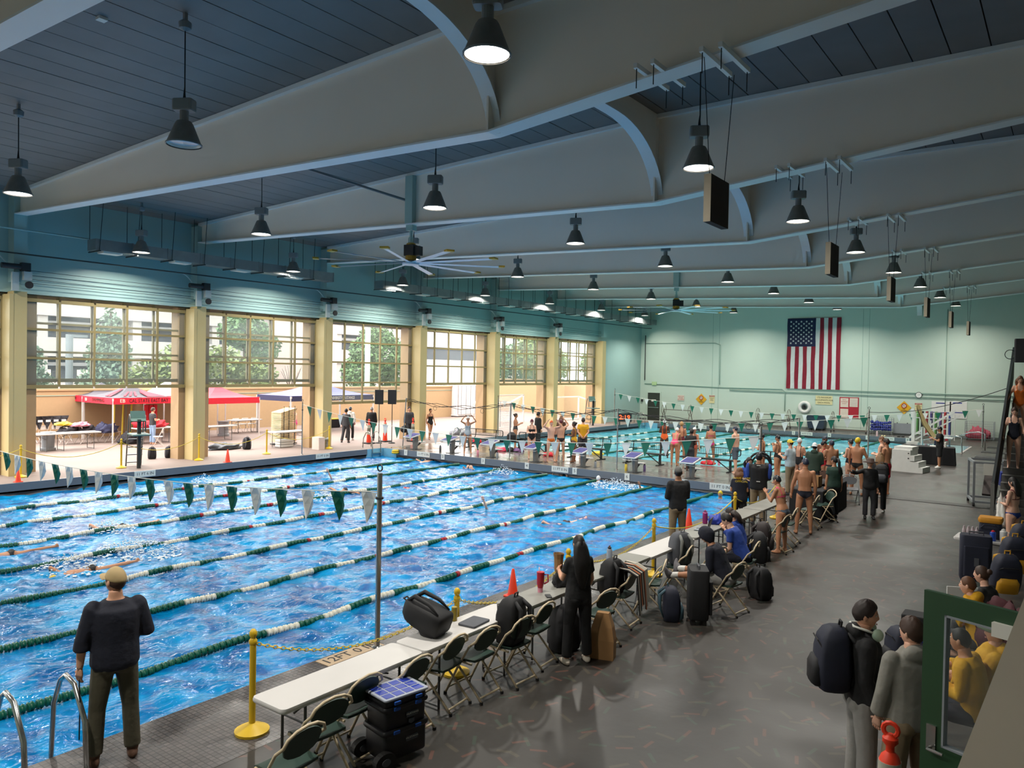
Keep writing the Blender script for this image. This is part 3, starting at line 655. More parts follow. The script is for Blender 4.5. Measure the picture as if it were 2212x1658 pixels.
tag(MB().torus((-6.8, 20.6, 1.35), .3, .03, 24, 6, Matrix.Rotation(math.pi/2, 3, 'X') @ Matrix.Rotation(.6, 3, 'Y')).torus((-6.78, 20.6, 1.33), .24, .025, 24, 6, Matrix.Rotation(math.pi/2, 3, 'X') @ Matrix.Rotation(.5, 3, 'Y')).build('cable_coil', M_cord), 'black coil of cable hung on the pole behind the coaches', 'cable')
cx = [-25.8, -19.4, -14.2, -7.35]
for k, x in enumerate(cx): pole(x, 26.15, 2.35, ['leaning thin post at the first starting block', 'thin post between the third and fourth starting blocks', 'thin post by the sixth starting block', 'bright post at the walkway end of the bulkhead'][k], .025, False, .18 if k == 0 else 0)
for k in range(3):
    c = thing('timing_cable', 'looped timing cable strung over the blocks ' + ['at the door side', 'in the middle', 'at the walkway side'][k], 'cable', (0, 26.15, 0), 0, 'timing cables'); a, b = V((cx[k]+(.18 if k == 0 else 0), 0, 2.3)), V((cx[k+1], 0, 2.3))
    for j in range(3):
        pts = [p + V((0, .02*j, .05*math.sin(i*1.1+j*2))) for i, p in enumerate(catenary(a, b, .2+.05*j, 22))]; MB().tube(pts, .011, 5).build('wire', M_cord, c)
    for s in (.3, .75): MB().torus(a.lerp(b, s)+V((0, 0, -.35)), .1, .008, 14, 5, Matrix.Rotation(math.pi/2, 3, 'X')).build('loop', M_cord, c)
# --- ladders / grab rails
def rails(c, rz, label, gap=.52, h=.78, drop=.7, back=.55):
    t = thing('pool_ladder', label, 'pool ladder', c, rz, 'pool ladders')
    for s in (-1, 1):
        x = s*gap/2; pts = [(x, back, 0), (x, back-.05, h*.6), (x, back*.55+.02, h*.95), (x, back*.3, h), (x, .08, h*.92), (x, -.06, h*.6), (x, -.12, -.1), (x, -.12, -drop)]
        MB().tube(pts, .024, 10).build('rail', M_stain, t, smooth=True); MB().lathe([(.05, 0), (.05, .012), (.03, .02)], 12, (x, back, 0)).build('flange', M_stain, t)
    for z in (-.2, -.48): MB().bx(-gap/2, gap/2, -.18, -.07, z-.02, z+.02).build('tread', M_stain, t)
rails((XL-.02, 24.75, 0), math.pi/2, 'stainless ladder rails at the far left corner of the near pool')
rails((-25.2, 30.2-.3, 0), math.pi, 'stainless ladder rails behind the first bench')
rails((XL+.0, 52.1, 0), math.pi/2, 'stainless ladder rails in the corner of the far pool by the exit door')
p = G(150, 1690); rails((XR-.02, 2.98, 0), -math.pi/2, 'big stainless ladder rails in the bottom left foreground', .5, .82, .7, .62)
# --- lifeguard chairs
M_lgreen = mat('seat_green', (84, 118, 112), .5); M_lsteel = mat('chair_steel', (108, 112, 112), .4, .6)
def lifeguard(c, rz, label, sc=1):
    t = thing('lifeguard_chair', label, 'lifeguard chair', c, rz); 
    MB().cyl((.3, 0, 0), (.3, 0, 1.75), .07, 10).build('post', M_dk, t)
    for s in (-1, 1):
        MB().tube([(-.55, s*.25, 0), (-.3, s*.25, 1.2), (-.16, s*.25, 1.75), (-.02, s*.25, 1.92), (.1, s*.25, 1.86), (.12, s*.25, 1.3)], .024, 8).build('ladder_rail', M_lsteel, t, smooth=True)
    for k in range(4): f = .12+.24*k; MB().bx(-.55+.26*f*1.2, -.43+.26*f*1.2, -.25, .25, 1.2*f-.015, 1.2*f+.015).build('rung', M_lsteel, t)
    MB().rbox((.3, 0, 1.22), (.95, .6, .05), .05, 2).build('platform', M_lgreen, t)
    MB().add([V((x, y, z)) for x, z in ((.05, 2.05), (.12, 1.78), (.22, 1.7), (.62, 1.72)) for y in (-.25, .25)], [(0, 1, 3, 2), (2, 3, 5, 4), (4, 5, 7, 6)]).add([V((x, y, z-.03)) for x, z in ((.05, 2.05), (.12, 1.78), (.22, 1.7), (.62, 1.72)) for y in (-.25, .25)], [(2, 3, 1, 0), (4, 5, 3, 2), (6, 7, 5, 4)]).build('seat_shell', M_lgreen, t)
    return t
a, b = G(278, 1008), G(315, 1010); lifeguard((a.x+.3, (a.y+b.y)/2, 0), math.radians(-15), 'steel lifeguard chair with green seat on the door side deck')
lifeguard((-28.0+.6, 46.5, 0), math.radians(-30), 'further lifeguard chair standing by the last open door')
# --- stanchions, chains, cones
M_yel = mat('stanchion_yellow', (214, 176, 30), .45, var=.06); M_orange = mat('cone_orange', (236, 62, 30), .5, var=.05); M_cbase = mat('cone_black', (34, 34, 36), .6)
def make_stan():
    t = thing('stanchion', 'x', 'stanchion', (0, 0, 0), 0, 'yellow stanchions')
    MB().lathe([(.17, 0), (.175, .03), (.12, .06), (.05, .09), (.035, .1)], 18).build('base', M_yel, t, smooth=SM)
    MB().cyl((0, 0, .09), (0, 0, .93), .033, 14).build('post', M_yel, t, smooth=SM)
    MB().lathe([(.033, .9), (.042, .92), (.042, .95), (.025, .97), (.04, 1.0), (.04, 1.03), (.02, 1.06), (.004, 1.065)], 14).build('knob', M_yel, t, smooth=SM); return t
st, u = make_stan(), []
SL = [(-27.36, 10.3), (-27.4, 13.55), (-27.55, 16.65), (-27.6, 19.8), (-27.5, 23.1)]
SRt = [(-6.68, 4.66), (-6.05, 7.12), (-6.12, 9.8), (-6.2, 12.9), (-6.2, 17.1), (-6.2, 20.2)]
nl = ['at the left edge before the first column', 'beside the lifeguard chair', 'in front of the second column', 'by the table with white boards', 'at the third column near the corner ladder']
nr = ['at the front end of the long tables', 'behind the black backpack on the white table', 'behind the woman in black', 'by the coach in grey cap', 'between the coach and the two standing officials', 'behind the man in the blue jacket']
for k, (x, y) in enumerate(SL): place(st, u, (x, y, 0), 0, 'yellow stanchion ' + nl[k])
for k, (x, y) in enumerate(SRt): place(st, u, (x, y, 0), 0, 'yellow stanchion ' + nr[k])
M_chain = mat('chain_yellow', (208, 184, 70), .5)
def chain(a, b, sag, label, links=True):
    m = MB(); pts = catenary(a, b, sag, 40)
    if links:
        n = int((V(b)-V(a)).length*1.05/.045)
        for k in range(n):
            s = (k+.5)/n; p = V(a).lerp(V(b), s)+V((0, 0, -sag*4*s*(1-s))); d = (V(b)-V(a)+V((0, 0, -sag*4*(1-2*s)))).normalized()
            x = d.cross(V((0, 0, 1))).normalized(); z = x.cross(d)
            if k % 2: x, z = z, -x
            Mx = Matrix((d*1.5, x, z)).transposed(); m.torus(p, .017, .0055, 8, 4, Mx)
    else: m.tube(pts, .012, 5)
    return tag(m.build('plastic_chain', M_chain), label, 'chain', 'yellow chains', )
for k in range(4): chain((SL[k][0], SL[k][1], .92), (SL[k+1][0], SL[k+1][1], .92), .38, ['sagging yellow chain from the first column to the lifeguard chair', 'sagging yellow chain right of the lifeguard chair', 'yellow chain in front of the second door', 'yellow chain passing the table of white boards'][k], False)
for k in range(5): chain((SRt[k][0], SRt[k][1], .92), (SRt[k+1][0], SRt[k+1][1], .92), .28, ['yellow chain along the front white table', 'yellow chain behind the orange cone and red tumbler', 'yellow chain behind the blue bottle', 'yellow chain at the laptop table', 'yellow chain behind the navy T-shirt woman'][k], k < 3)
chain((SL[0][0], SL[0][1], .92), (-27.36, 7.2, .92), .3, 'yellow chain leaving the left edge of the picture', False)
def cone(x, y, h, label, base=True):
    t = thing('traffic_cone', label, 'cone', (x, y, 0), 0, 'orange cones'); MB().lathe([(h*.2, .02), (h*.19, .035), (h*.05, h-.01), (h*.03, h)], 18).build('cone_body', M_orange, t, smooth=SM)
    MB().rbox((0, 0, .012), (h*.52, h*.52, .024), h*.06, 2).build('cone_base', M_orange, t)
cone(-26.35, 9.85, .42, 'small orange cone at the left edge of the pool'); cone(-26.3, 17.1, .5, 'small orange cone on the door side curb'); cone(-7.42, 10.16, .46, 'orange cone at the pool edge beside the red tumbler'); cone(-7.4, 17.3, .5, 'orange cone beside the coach in grey cap')
M_band = mat('reflective_band', (178, 176, 160), .4); M_olive2 = mat('band_olive', (112, 110, 96), .5)
def delineator(x, y, label, z=0, red=True):
    t = thing('delineator_post', label, 'traffic cone', (x, y, z), 0, 'tall delineator cones'); MB().rbox((0, 0, .03), (.5, .5, .06), .08, 2).build('rubber_base', M_cbase, t)
    pr = [(.12, .06), (.105, .25), (.1, .45)]; MB().lathe(pr, 16).build('lower_body', M_orange, t, smooth=SM)
    for k in range(3): z0 = .45+.16*k; MB().lathe([(.1-.008*k, z0), (.094-.008*k, z0+.16)], 16).build('band', M_band if k % 2 == 0 else M_olive2, t, smooth=SM)
    MB().lathe([(.075, .93), (.06, .97), (.03, 1.0), (.03, 1.04), (.055, 1.07), (.055, 1.1), (.02, 1.13)], 14).torus((0, 0, 1.16), .05, .018, 12, 6, Matrix.Rotation(math.pi/2, 3, 'X')).build('top_handle', M_orange if red else M_olive2, t, smooth=SM)
delineator(-28.1, 26.1, 'tall orange and grey delineator behind the corner ladder'); delineator(-28.3, 27.4, 'tall orange and grey delineator left of the speaker stand'); delineator(-27.4, 28.5, 'tall delineator beside the man in dark jacket at the first block')
# --- speaker boards on stands
for k, (px, lab) in enumerate(((818, 'left of the two black square speakers on stands by the third door'), (846, 'right of the two black square speakers on stands by the third door'))):
    p = G(px, 957); t = thing('stand_speaker', lab, 'speaker', (p.x, p.y, 0), math.radians(35), 'black speakers on thin stands'); p2 = PX(px, 857, p.x)
    MB().cyl((0, 0, 0), (0, 0, p2.z), .02, 8).build('stand_pole', M_dk, t); MB().lathe([(.17, 0), (.17, .03), (.1, .06)], 12).build('stand_base', M_cbase, t)
    MB().rbox((0, -.05, p2.z), (.42, .14, .72), .03, 2).build('speaker_cabinet', M_motor, t)
# ================================================================ OUTSIDE THE DOORS
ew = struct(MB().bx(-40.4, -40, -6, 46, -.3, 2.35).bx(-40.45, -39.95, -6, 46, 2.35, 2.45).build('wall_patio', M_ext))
MB().bx(-40.0, -39.97, -6, 46, 2.1, 2.13).build('groove', M_seam, ew)
for y in (12, 20, 28, 33, 38): MB().bx(-40.0, -39.985, y-.012, y+.012, 0, 2.2).build('joint', M_seam, ew)
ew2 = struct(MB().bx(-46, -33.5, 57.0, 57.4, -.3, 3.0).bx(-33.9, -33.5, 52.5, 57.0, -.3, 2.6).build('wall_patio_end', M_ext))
# parking garage: long concrete bands with dark openings
gar = thing('parking_garage', 'long pale concrete parking garage beyond the patio wall', 'building', (-62, 0, 0))
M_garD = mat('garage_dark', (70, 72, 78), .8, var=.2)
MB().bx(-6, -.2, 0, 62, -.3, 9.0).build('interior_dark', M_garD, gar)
for z0, z1 in ((-.3, 2.3), (4.2, 5.6), (7.2, 9.4)): MB().bx(-1, 1.2, 0, 62, z0, z1).build('parapet_band', M_conc, gar)
for z in (3.5, 6.6): MB().bx(.1, .6, 0, 62, z, z+.25).build('beam', mat('garage_beam', (150, 148, 148), .8), gar)
for k in range(9): MB().bx(.2, 1.0, 3+k*7, 3.7+k*7, 2.3, 7.2).build('pillar', M_conc, gar)
for y in (24.5, 27.2): MB().bx(.0, .3, y, y+.7, 2.75, 3.2).build('bay_light', mat('bay_light', (255, 236, 190), .5, var=0, emit=1.5), gar)
tw = thing('stair_tower', 'pinkish garage stair tower standing behind the third door', 'building', (-56, 46, 0))
MB().bx(-3, 0, -3.0, 1.8, -.3, 11).build('tower_wall', mat('tower_pink', (206, 180, 170), .8), tw)
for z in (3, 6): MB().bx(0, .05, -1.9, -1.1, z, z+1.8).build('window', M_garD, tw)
bl = thing('campus_building', 'pale building with dark window strip seen through the fourth door', 'building', (-66, 70, 0))
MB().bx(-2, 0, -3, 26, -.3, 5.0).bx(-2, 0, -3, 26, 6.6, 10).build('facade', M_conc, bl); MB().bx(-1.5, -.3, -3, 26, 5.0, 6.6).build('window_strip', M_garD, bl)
# --- trees: trunk + leaf mass
M_bark = mat('bark', (92, 78, 64), .9, var=.2)
def leafmat(n, c): return mat(n, c, .7, var=.35, scale=1.7)
def tree(c, blobs, label, m_, nleaf=2200, ls=.2, trunk=True, cat='tree', name='tree'):
    t = thing(name, label, cat, c); m = MB()
    rs = random.Random(len(label)*7+int(abs(c[1])))
    wts = [b[3]*b[4]*b[5] for b in blobs]
    for b, w_ in zip(blobs, wts):
        for k in range(int(nleaf*w_/sum(wts))):
            d = V((rs.gauss(0, 1), rs.gauss(0, 1), rs.gauss(0, 1))).normalized(); q = rs.uniform(.55, 1.03)
            p = V((b[0]+d.x*b[3]*q, b[1]+d.y*b[4]*q, b[2]+d.z*b[5]*q)); a = V((rs.gauss(0, 1), rs.gauss(0, 1), rs.gauss(0, .6))).normalized(); e = a.orthogonal().normalized(); s_ = ls*rs.uniform(.6, 1.3)
            m.add([p-a*s_, p+e*s_*.5, p+a*s_, p-e*s_*.5], [(0, 1, 2, 3)])
    m.build('foliage', m_, t, kind='stuff')
    if trunk:
        top = max(blobs, key=lambda b: b[2]); MB().tube([(0, 0, -.3), (.05, .05, top[2]*.5), (top[0], top[1], top[2])], [.16, .12, .05], 8).build('trunk', M_bark, t)
        for b in blobs[:4]: MB().tube([(0, 0, max(.5, b[2]*.45)), (b[0]*.7, b[1]*.7, b[2])], [.08, .03], 6).build('branch', M_bark, t)
    return t
Lg1, Lg2, Lg3 = leafmat('leaf_olive', (128, 140, 84)), leafmat('leaf_green', (96, 124, 80)), leafmat('leaf_conifer', (112, 134, 112))
tree((-44, 26.6, 0), [(0, -3.4, 2.4, 1.2, 1.6, 1.5), (0, -1.2, 3.2, 1.4, 1.8, 1.9), (0, 1.4, 3.2, 1.4, 1.9, 1.8), (0, 4.0, 2.8, 1.2, 1.7, 1.4)], 'broad olive green bush rising over the patio wall', Lg1, 5200, .17, True, 'bush', 'bush')
tree((-46.5, 22.2, 0), [(0, 0, 2.6, 1.5, 1.7, 1.2), (0, 0, 4.2, 1.1, 1.3, 1.2), (0, .1, 5.6, .7, .8, 1.1), (0, .1, 6.8, .3, .4, .8)], 'feathery conifer left of the olive bush', Lg3, 3400, .16)
tree((-46.5, 18.0, 0), [(0, 0, 2.4, 1.1, 1.2, 1.0), (0, 0, 3.8, .6, .7, 1.0)], 'small conifer behind the left tents', Lg3, 1500, .15)
tree((-48, 32.4, 0), [(0, 0, 6.2, 1.6, 1.9, 1.3), (0, 1.4, 5.2, 1.2, 1.6, 1.2)], 'dark green tree top behind the second door', Lg2, 2600, .18)
tree((-46, 43.0, 0), [(0, -1.2, 3.4, 1.6, 1.6, 1.5), (0, 1.0, 4.8, 1.9, 2.0, 1.9), (0, 2.6, 3.2, 1.5, 1.7, 1.6), (0, .4, 6.4, 1.3, 1.5, 1.1), (0, -.6, 5.0, 1.5, 1.5, 1.4)], 'large leafy tree filling the third door', Lg2, 6000, .18)
tree((-45.5, 62.5, 0), [(0, -4, 3.6, 1.4, 1.5, 1.5), (0, -1.2, 4.6, 1.5, 1.8, 1.8), (0, 2, 3.2, 1.4, 1.6, 1.3)], 'leafy tree behind the white container', Lg2, 3000, .2)
tree((-41, 60.5, 0), [(0, -2, 5.2, 1.8, 2.2, 1.9), (0, 1.6, 4.4, 1.7, 2.0, 1.7), (0, 0, 7.2, 1.4, 1.8, 1.3)], 'green tree seen through the fifth door', Lg1, 4200, .2)
tree((-40, 69.5, 0), [(0, -1, 4.6, 1.6, 2.0, 1.6), (0, 1.6, 6.2, 1.4, 1.8, 1.6)], 'thin tree seen through the sixth door', Lg1, 2200, .2)
bt = thing('bare_tree', 'small bare branched tree at the right of the second door', 'tree', (-47, 35.8, 0))
for k in range(9): a = k*.7; MB().tube([(0, 0, .5), (.1*math.cos(a), .3*math.sin(a), 2.4), (.4*math.cos(a), .9*math.sin(a), 3.4+.2*(k % 3))], [.05, .03, .012], 5).build('branch', M_bark, bt)
def light_pole(x, y, h, label, m_):
    t = thing('light_pole', label, 'light pole', (x, y, 0)); MB().cyl((0, 0, 0), (0, 0, h), .2, 12).build('shaft', m_, t); MB().bx(-.1, .1, -.1, 1.0, h-.15, h).build('arm', m_, t)
light_pole(-41.5, 38.3, 9, 'tall pale green light pole in the third door', mat('pole_green', (176, 196, 184), .5)); light_pole(-47.5, 20.4, 5.4, 'grey lamp post among the conifers', mat('pole_grey', (130, 136, 140), .5))
# --- canopies
M_leg = mat('tent_leg', (214, 210, 208), .5)
def canopy(x, y, top, val, label, ztop_=2.75, s=3.05, zv=(1.83, 2.12), panels=None):
    t = thing('canopy_tent', label, 'canopy', (x, y, 0), 0, 'canopy tents on the patio')
    c = [(0, 0), (0, s), (-s, s), (-s, 0)]
    for (a, b) in c: MB().bx(a-.025, a+.025, b-.025, b+.025, 0, 2.1).build('leg', M_leg, t)
    apex = V((-s/2, s/2, ztop_))
    for k in range(4):
        a, b = V((*c[k], zv[1])), V((*c[(k+1) % 4], zv[1])); m = MB(); N = 6
        def cr(p, f): q = p.lerp(apex, f); q.z -= .28*4*f*(1-f)*.5; return q
        rows = [[cr(a.lerp(b, j/N), i/5) for j in range(N+1)] for i in range(6)]
        vs = [p for r in rows for p in r]; fs = [(i*(N+1)+j, i*(N+1)+j+1, (i+1)*(N+1)+j+1, (i+1)*(N+1)+j) for i in range(5) for j in range(N)]
        vs2 = [p+V((0, 0, -.012)) for p in vs]
        m.add(vs, fs).add(vs2, [tuple(reversed(f)) for f in fs]).build('roof_panel', top, t)
        d = (b-a).normalized(); n = V((d.y, -d.x, 0)); m = MB()
        m.add([a+n*.02+V((0, 0, .01)), b+n*.02+V((0, 0, .01)), b+n*.03+V((0, 0, zv[0]-zv[1])), a+n*.03+V((0, 0, zv[0]-zv[1])), a+n*.01, b+n*.01, b+n*.015+V((0, 0, zv[0]-zv[1])), a+n*.015+V((0, 0, zv[0]-zv[1]))], [(0, 3, 2, 1), (4, 5, 6, 7), (0, 1, 5, 4), (3, 7, 6, 2)]).build('valance', val, t)
    return t, s
M_tred = mat('tent_red', (206, 24, 52), .6, var=.06); M_tblk = mat('tent_charcoal', (66, 62, 72), .6); M_tnavy = mat('tent_navy', (40, 42, 78), .6); M_tnavy2 = mat('tent_violet', (92, 92, 158), .6); M_twht = mat('tent_white', (232, 230, 228), .6); M_thorse = mat('tent_lilac', (176, 140, 190), .6)
t, s = canopy(-36, 17.4, M_tblk, M_tred, 'nearer charcoal and red canopy lettered CAL STATE EAST BAY')
text('CAL STATE EAST BAY', .26, M_print, frame((.04, 1.7, 1.98), (0, 1, 0), (0, 0, 1)), t, font_scale=(.78, 1)); text('SWIMMING', .24, M_print, frame((-1.4, -.04, 1.98), (1, 0, 0), (0, 0, 1)), t)
text('EB', .24, M_sign, frame((.045, .42, 1.98), (0, 1, 0), (0, 0, 1)), t); text('EB', .2, M_sign, frame((-2.6, -.045, 1.98), (1, 0, 0), (0, 0, 1)), t)
def roofband(t, side, pts, m_):
    """coloured shape printed on a canopy roof panel; side 0 faces the pool, 3 faces left; (u along edge, f up the slope)"""
    s = 3.05; c = [(0, 0), (0, s), (-s, s), (-s, 0)]; a, b = V((*c[side], 2.12)), V((*c[(side+1) % 4], 2.12)); ap = V((-s/2, s/2, 2.75))
    def P(u, f): q = a.lerp(b, u).lerp(ap, f); q.z -= .28*4*f*(1-f)*.5; return q+V((0, 0, .03))+V((.012 if side == 0 else 0, -.012 if side == 3 else 0, 0))
    m = MB(); n = len(pts); v = [P(*p) for p in pts]; m.add(v + [p-V((0, 0, .012)) for p in v], [tuple(range(n)), tuple(range(2*n-1, n-1, -1))]).build('printed_emblem', m_, t)
for u0 in (.12, .24, .36): roofband(t, 0, [(u0, .25), (u0+.05, .25), (u0+.12, .6), (u0+.05, .6)], M_tred)
roofband(t, 0, [(.58, .12), (.95, .12), (.8, .7), (.62, .55)], M_tred); roofband(t, 0, [(.66, .2), (.78, .2), (.76, .42), (.68, .36)], M_twht)
for u0 in (.55, .68): roofband(t, 3, [(u0, .2), (u0+.1, .2), (u0+.06, .75), (u0-.02, .75)], M_tred)
for u0 in (.1, .34, .58, .8): roofband(t, 0, [(u0, .0), (u0+.1, .0), (u0+.13, .06), (u0+.03, .06)], M_print)
t, s = canopy(-39.1, 17.4+.1, M_tblk, M_tred, 'further charcoal and red canopy against the patio wall'); text('CAL STATE EAST BAY', .2, M_print, frame((-1.5, -.04, 1.98), (1, 0, 0), (0, 0, 1)), t, font_scale=(.8, 1)); roofband(t, 3, [(.4, .2), (.55, .2), (.5, .75), (.42, .75)], M_tred); roofband(t, 3, [(.2, .2), (.3, .2), (.34, .5), (.26, .5)], M_twht)
canopy(-37.6, 20.75, M_twht, M_tred, 'white-topped canopy with red valance behind the second column', 3.2)
t, s = canopy(-34.2, 21.0, M_tred, M_tred, 'plain bright red canopy in the second door', 2.75)
t, s = canopy(-34.6, 26.35, M_tnavy2, M_tnavy, "blue canopy printed with a horse and lettered THE MASTER'S UNIVERSITY MUSTANGS", 2.9, 3.05)
t.scale = (1, 2.0, 1)
text("THE MASTER'S UNIVERSITY MUSTANGS", .25, M_sign, frame((.045, 1.52, 1.97), (0, 1, 0), (0, 0, 1)), t, font_scale=(.35, 1))
for pts, m_ in (([(.18, .05), (.34, .55), (.42, .75), (.5, .8), (.56, .7), (.58, .4), (.52, .3), (.44, .12), (.36, .3)], M_thorse), ([(.30, .35), (.4, .7), (.46, .5), (.38, .3)], M_tnavy2)): roofband(t, 0, pts, m_)
# --- patio tables, chairs, bins and heaps
M_tabW = mat('table_white', (206, 203, 200), .45, var=.06, scale=2); M_tabG = mat('table_grey', (142, 141, 134), .45, var=.08, scale=2); M_tleg = mat('table_leg', (96, 96, 96), .4, .5)
def make_table(L, W, m_, name='folding_table'):
    t = thing(name, 'x', 'table', (0, 0, 0), 0)
    MB().rbox((0, 0, .72), (W, L, .045), .05, 3).build('table_top', m_, t, smooth=SM)
    MB().bx(-W/2+.04, W/2-.04, -L/2+.25, L/2-.25, .675, .698).build('under_frame', M_tleg, t)
    for s_ in (-1, 1):
        y = s_*(L/2-.3)
        for x in (-W/2+.07, W/2-.07): MB().cyl((x, y, 0), (x, y, .69), .014, 8).build('leg', M_tleg, t)
        MB().cyl((-W/2+.07, y, .03), (W/2-.07, y, .03), .012, 6).build('foot_bar', M_tleg, t); MB().cyl((0, y, .55), (0, y-s_*.4, .69), .01, 6).build('leg_brace', M_tleg, t)
        MB().cyl((-W/2+.07, y, .5), (W/2-.07, y, .5), .01, 6).build('cross_bar', M_tleg, t)
    return t
tb, u = make_table(1.83, .76, M_tabW), []
for x, y, rz, lab in ((-34.7, 13.3, 0, 'white folding table left of the barrel on the patio'), (-34.7, 15.2, 0, 'white folding table right of the barrel on the patio'), (-34.3, 21.7, 0, 'low white table under the red canopy'), (-37.3, 25.3, 0, 'white table with folded chairs near the patio wall'), (-29.5, 22.3, 0, 'white table in front of the stacked boards'), (-35.2, 18.9, 0, 'table heaped with red bags under the lettered canopy')):
    place(tb, u, (x, y, 0), rz, lab, 'white folding tables on the patio')
M_bin = mat('bin_grey', (140, 146, 152), .5)
for x, y, lab in ((-35.1, 14.25, 'grey round barrel under the patio tables'), (-36.4, 23.4, 'grey bin behind the table under the red canopy')):
    t = thing('barrel', lab, 'barrel', (x, y, 0)); MB().lathe([(.3, 0), (.3, .1), (.24, .12), (.27, .72), (.29, .74), (.29, .78)], 18).build('drum', M_bin, t, smooth=SM); MB().lathe([(.27, .781), (.02, .79)], 18).build('lid', M_bin, t)
M_fchair = mat('white_chair', (214, 206, 200), .5)
def simple_chair(m1, m2):
    t = thing('folding_chair', 'x', 'chair', (0, 0, 0), 0)
    for s_ in (-1, 1):
        MB().tube([(s_*.2, .2, 0), (s_*.2, -.18, .78)], .012, 6).build('back_leg', m1, t); MB().tube([(s_*.18, -.24, 0), (s_*.18, .16, .44)], .012, 6).build('front_leg', m1, t)
    MB().rbox((0, .02, .44), (.4, .38, .03), .04, 2).build('seat', m2, t); MB().rbox((0, -.17, .7), (.4, .03, .18), .01, 2).build('backrest', m2, t)
    MB().cyl((-.2, -.19, .79), (.2, -.19, .79), .012, 6).build('top_rail', m1, t); return t
ch, u = simple_chair(M_fchair, M_fchair), []
rs = random.Random(4)
cl = [((-38.55, 14.9+.5*k, 0), .2, f'white folding chair holding draped jackets, {NUMW[k]} along the left row') for k in range(4)] + [((-37.3+.2*(k % 2), 15.95+.55*k, 0), -1.2, f'white folding chair under the heap of clothes, {NUMW[k]} from the left') for k in range(5)] + [((-37.9, 25.0+.6*k, 0), 0, f'white folding chair by the patio wall table, {NUMW[k]} of three') for k in range(3)] + [((-33.6, 18.3, 0), 1.0, 'white folding chair in front of the red bags'), ((-33.0, 18.95, 0), .6, 'white folding chair beside the older man')]
for loc, rz, lab in cl: place(ch, u, loc, math.pi/2+rz, lab, 'white folding chairs on the patio')
def heap(c, r, m_, label, name='clothes_heap', seed=0, cat='clothes'):
    m = MB(); m.ell((0, 0, 0), (1, 1, 1), 28, 18); out = []
    for p in m.v:
        x, y, z = p; q = 1+.13*math.sin(5.1*x+3.3*y+seed)+.11*math.sin(8.7*y-6.1*z+2*seed)+.08*math.sin(14*x+11*z-seed)+.06*math.sin(21*y+17*x+seed)
        out.append((x*r[0]*q, y*r[1]*q, max(0.0, (z*.8+.35)*r[2]*q)))
    m.v = out; o = m.build(name, m_, smooth=True); o.location = c; return tag(o, label, cat)
M_clB = mat('cloth_black', (38, 36, 42), .8, var=.2); M_clN = mat('cloth_navy', (52, 54, 84), .8, var=.2); M_clR = mat('cloth_red', (196, 34, 50), .8, var=.2); M_clY = mat('cloth_yellow', (226, 200, 70), .8); M_clP = mat('cloth_pink', (226, 150, 170), .8); M_clW = mat('cloth_white', (220, 220, 222), .8)
for c, r, m_, lab in (((-37.2, 16.0, .46), (.4, .5, .3), M_clB, 'black clothes heaped on chairs at the left'), ((-37.3, 15.8, .85), (.25, .35, .14), M_clY, 'yellow bag on top of the heaped clothes'), ((-37.1, 16.7, .46), (.4, .55, .28), M_clB, 'dark clothes heaped on chairs in the middle'), ((-37.0, 16.4, .8), (.3, .4, .16), M_clP, 'pink towel on the heaped clothes'), ((-36.9, 17.5, .46), (.4, .5, .36), M_clN, 'navy clothes heaped on chairs at the right'), ((-35.2, 18.8, .75), (.35, .75, .28), M_clR, 'red team bags heaped on the table under the canopy'), ((-35.6, 18.0, 0), (.35, .5, .4), M_clB, 'black bags on the ground by the canopy leg'), ((-30.6, 19.7, 0), (.4, .75, .22), mat('tarp_dark', (66, 70, 78), .35, var=.2), 'dark tarp lying on the patio by the second door'), ((-28.3, 33.2, 0), (.3, .6, .3), mat('tarp_grey', (120, 120, 128), .6, var=.2), 'grey tarp on the patio behind the bench')): heap(c, r, m_, lab, seed=len(lab))
for k in range(5):
    t = thing('draped_jacket', f'black and white printed jacket draped on the left chairs, {NUMW[k]} from the left', 'jacket', (-38.35, 14.85+.34*k, .62), 0, 'printed jackets draped on chairs')
    m = MB(); rows = [[V((.05*math.sin(i+j+k), .26*(1-i/5)*(j-1.5)/1.5, .62-.12*i)) for j in range(4)] for i in range(6)]
    vs = [p for r in rows for p in r]; fs = [(i*4+j, i*4+j+1, i*4+j+5, i*4+j+4) for i in range(5) for j in range(3)]
    m.add(vs, fs).add([p+V((-.03, 0, 0)) for p in vs], [tuple(reversed(f)) for f in fs]).build('jacket_cloth', M_clB, t); MB().box((.06, .02, .4), (.012, .2, .1)).build('print_patch', M_clW, t)
# red jerseys hanging under the canopy and yellow poles
for k in range(3):
    y = 19.3+.22*k; tag(MB().rbox((-36.6, y, 1.35), (.12, .2, .8), .04, 2).build('hanging_jersey', M_clR), f'red team jersey hanging under the canopy, {NUMW[k]} from the left', 'jersey', 'red jerseys under the canopy')
for k in range(3): tag(MB().cyl((-37.8, 18.3+.42*k, 0), (-37.9, 18.4+.42*k, 1.9), .04, 8).build('padded_pole', M_clY), f'yellow padded pole behind the lettered canopy, {NUMW[k]} from the left', 'pole', 'yellow poles behind the canopy')
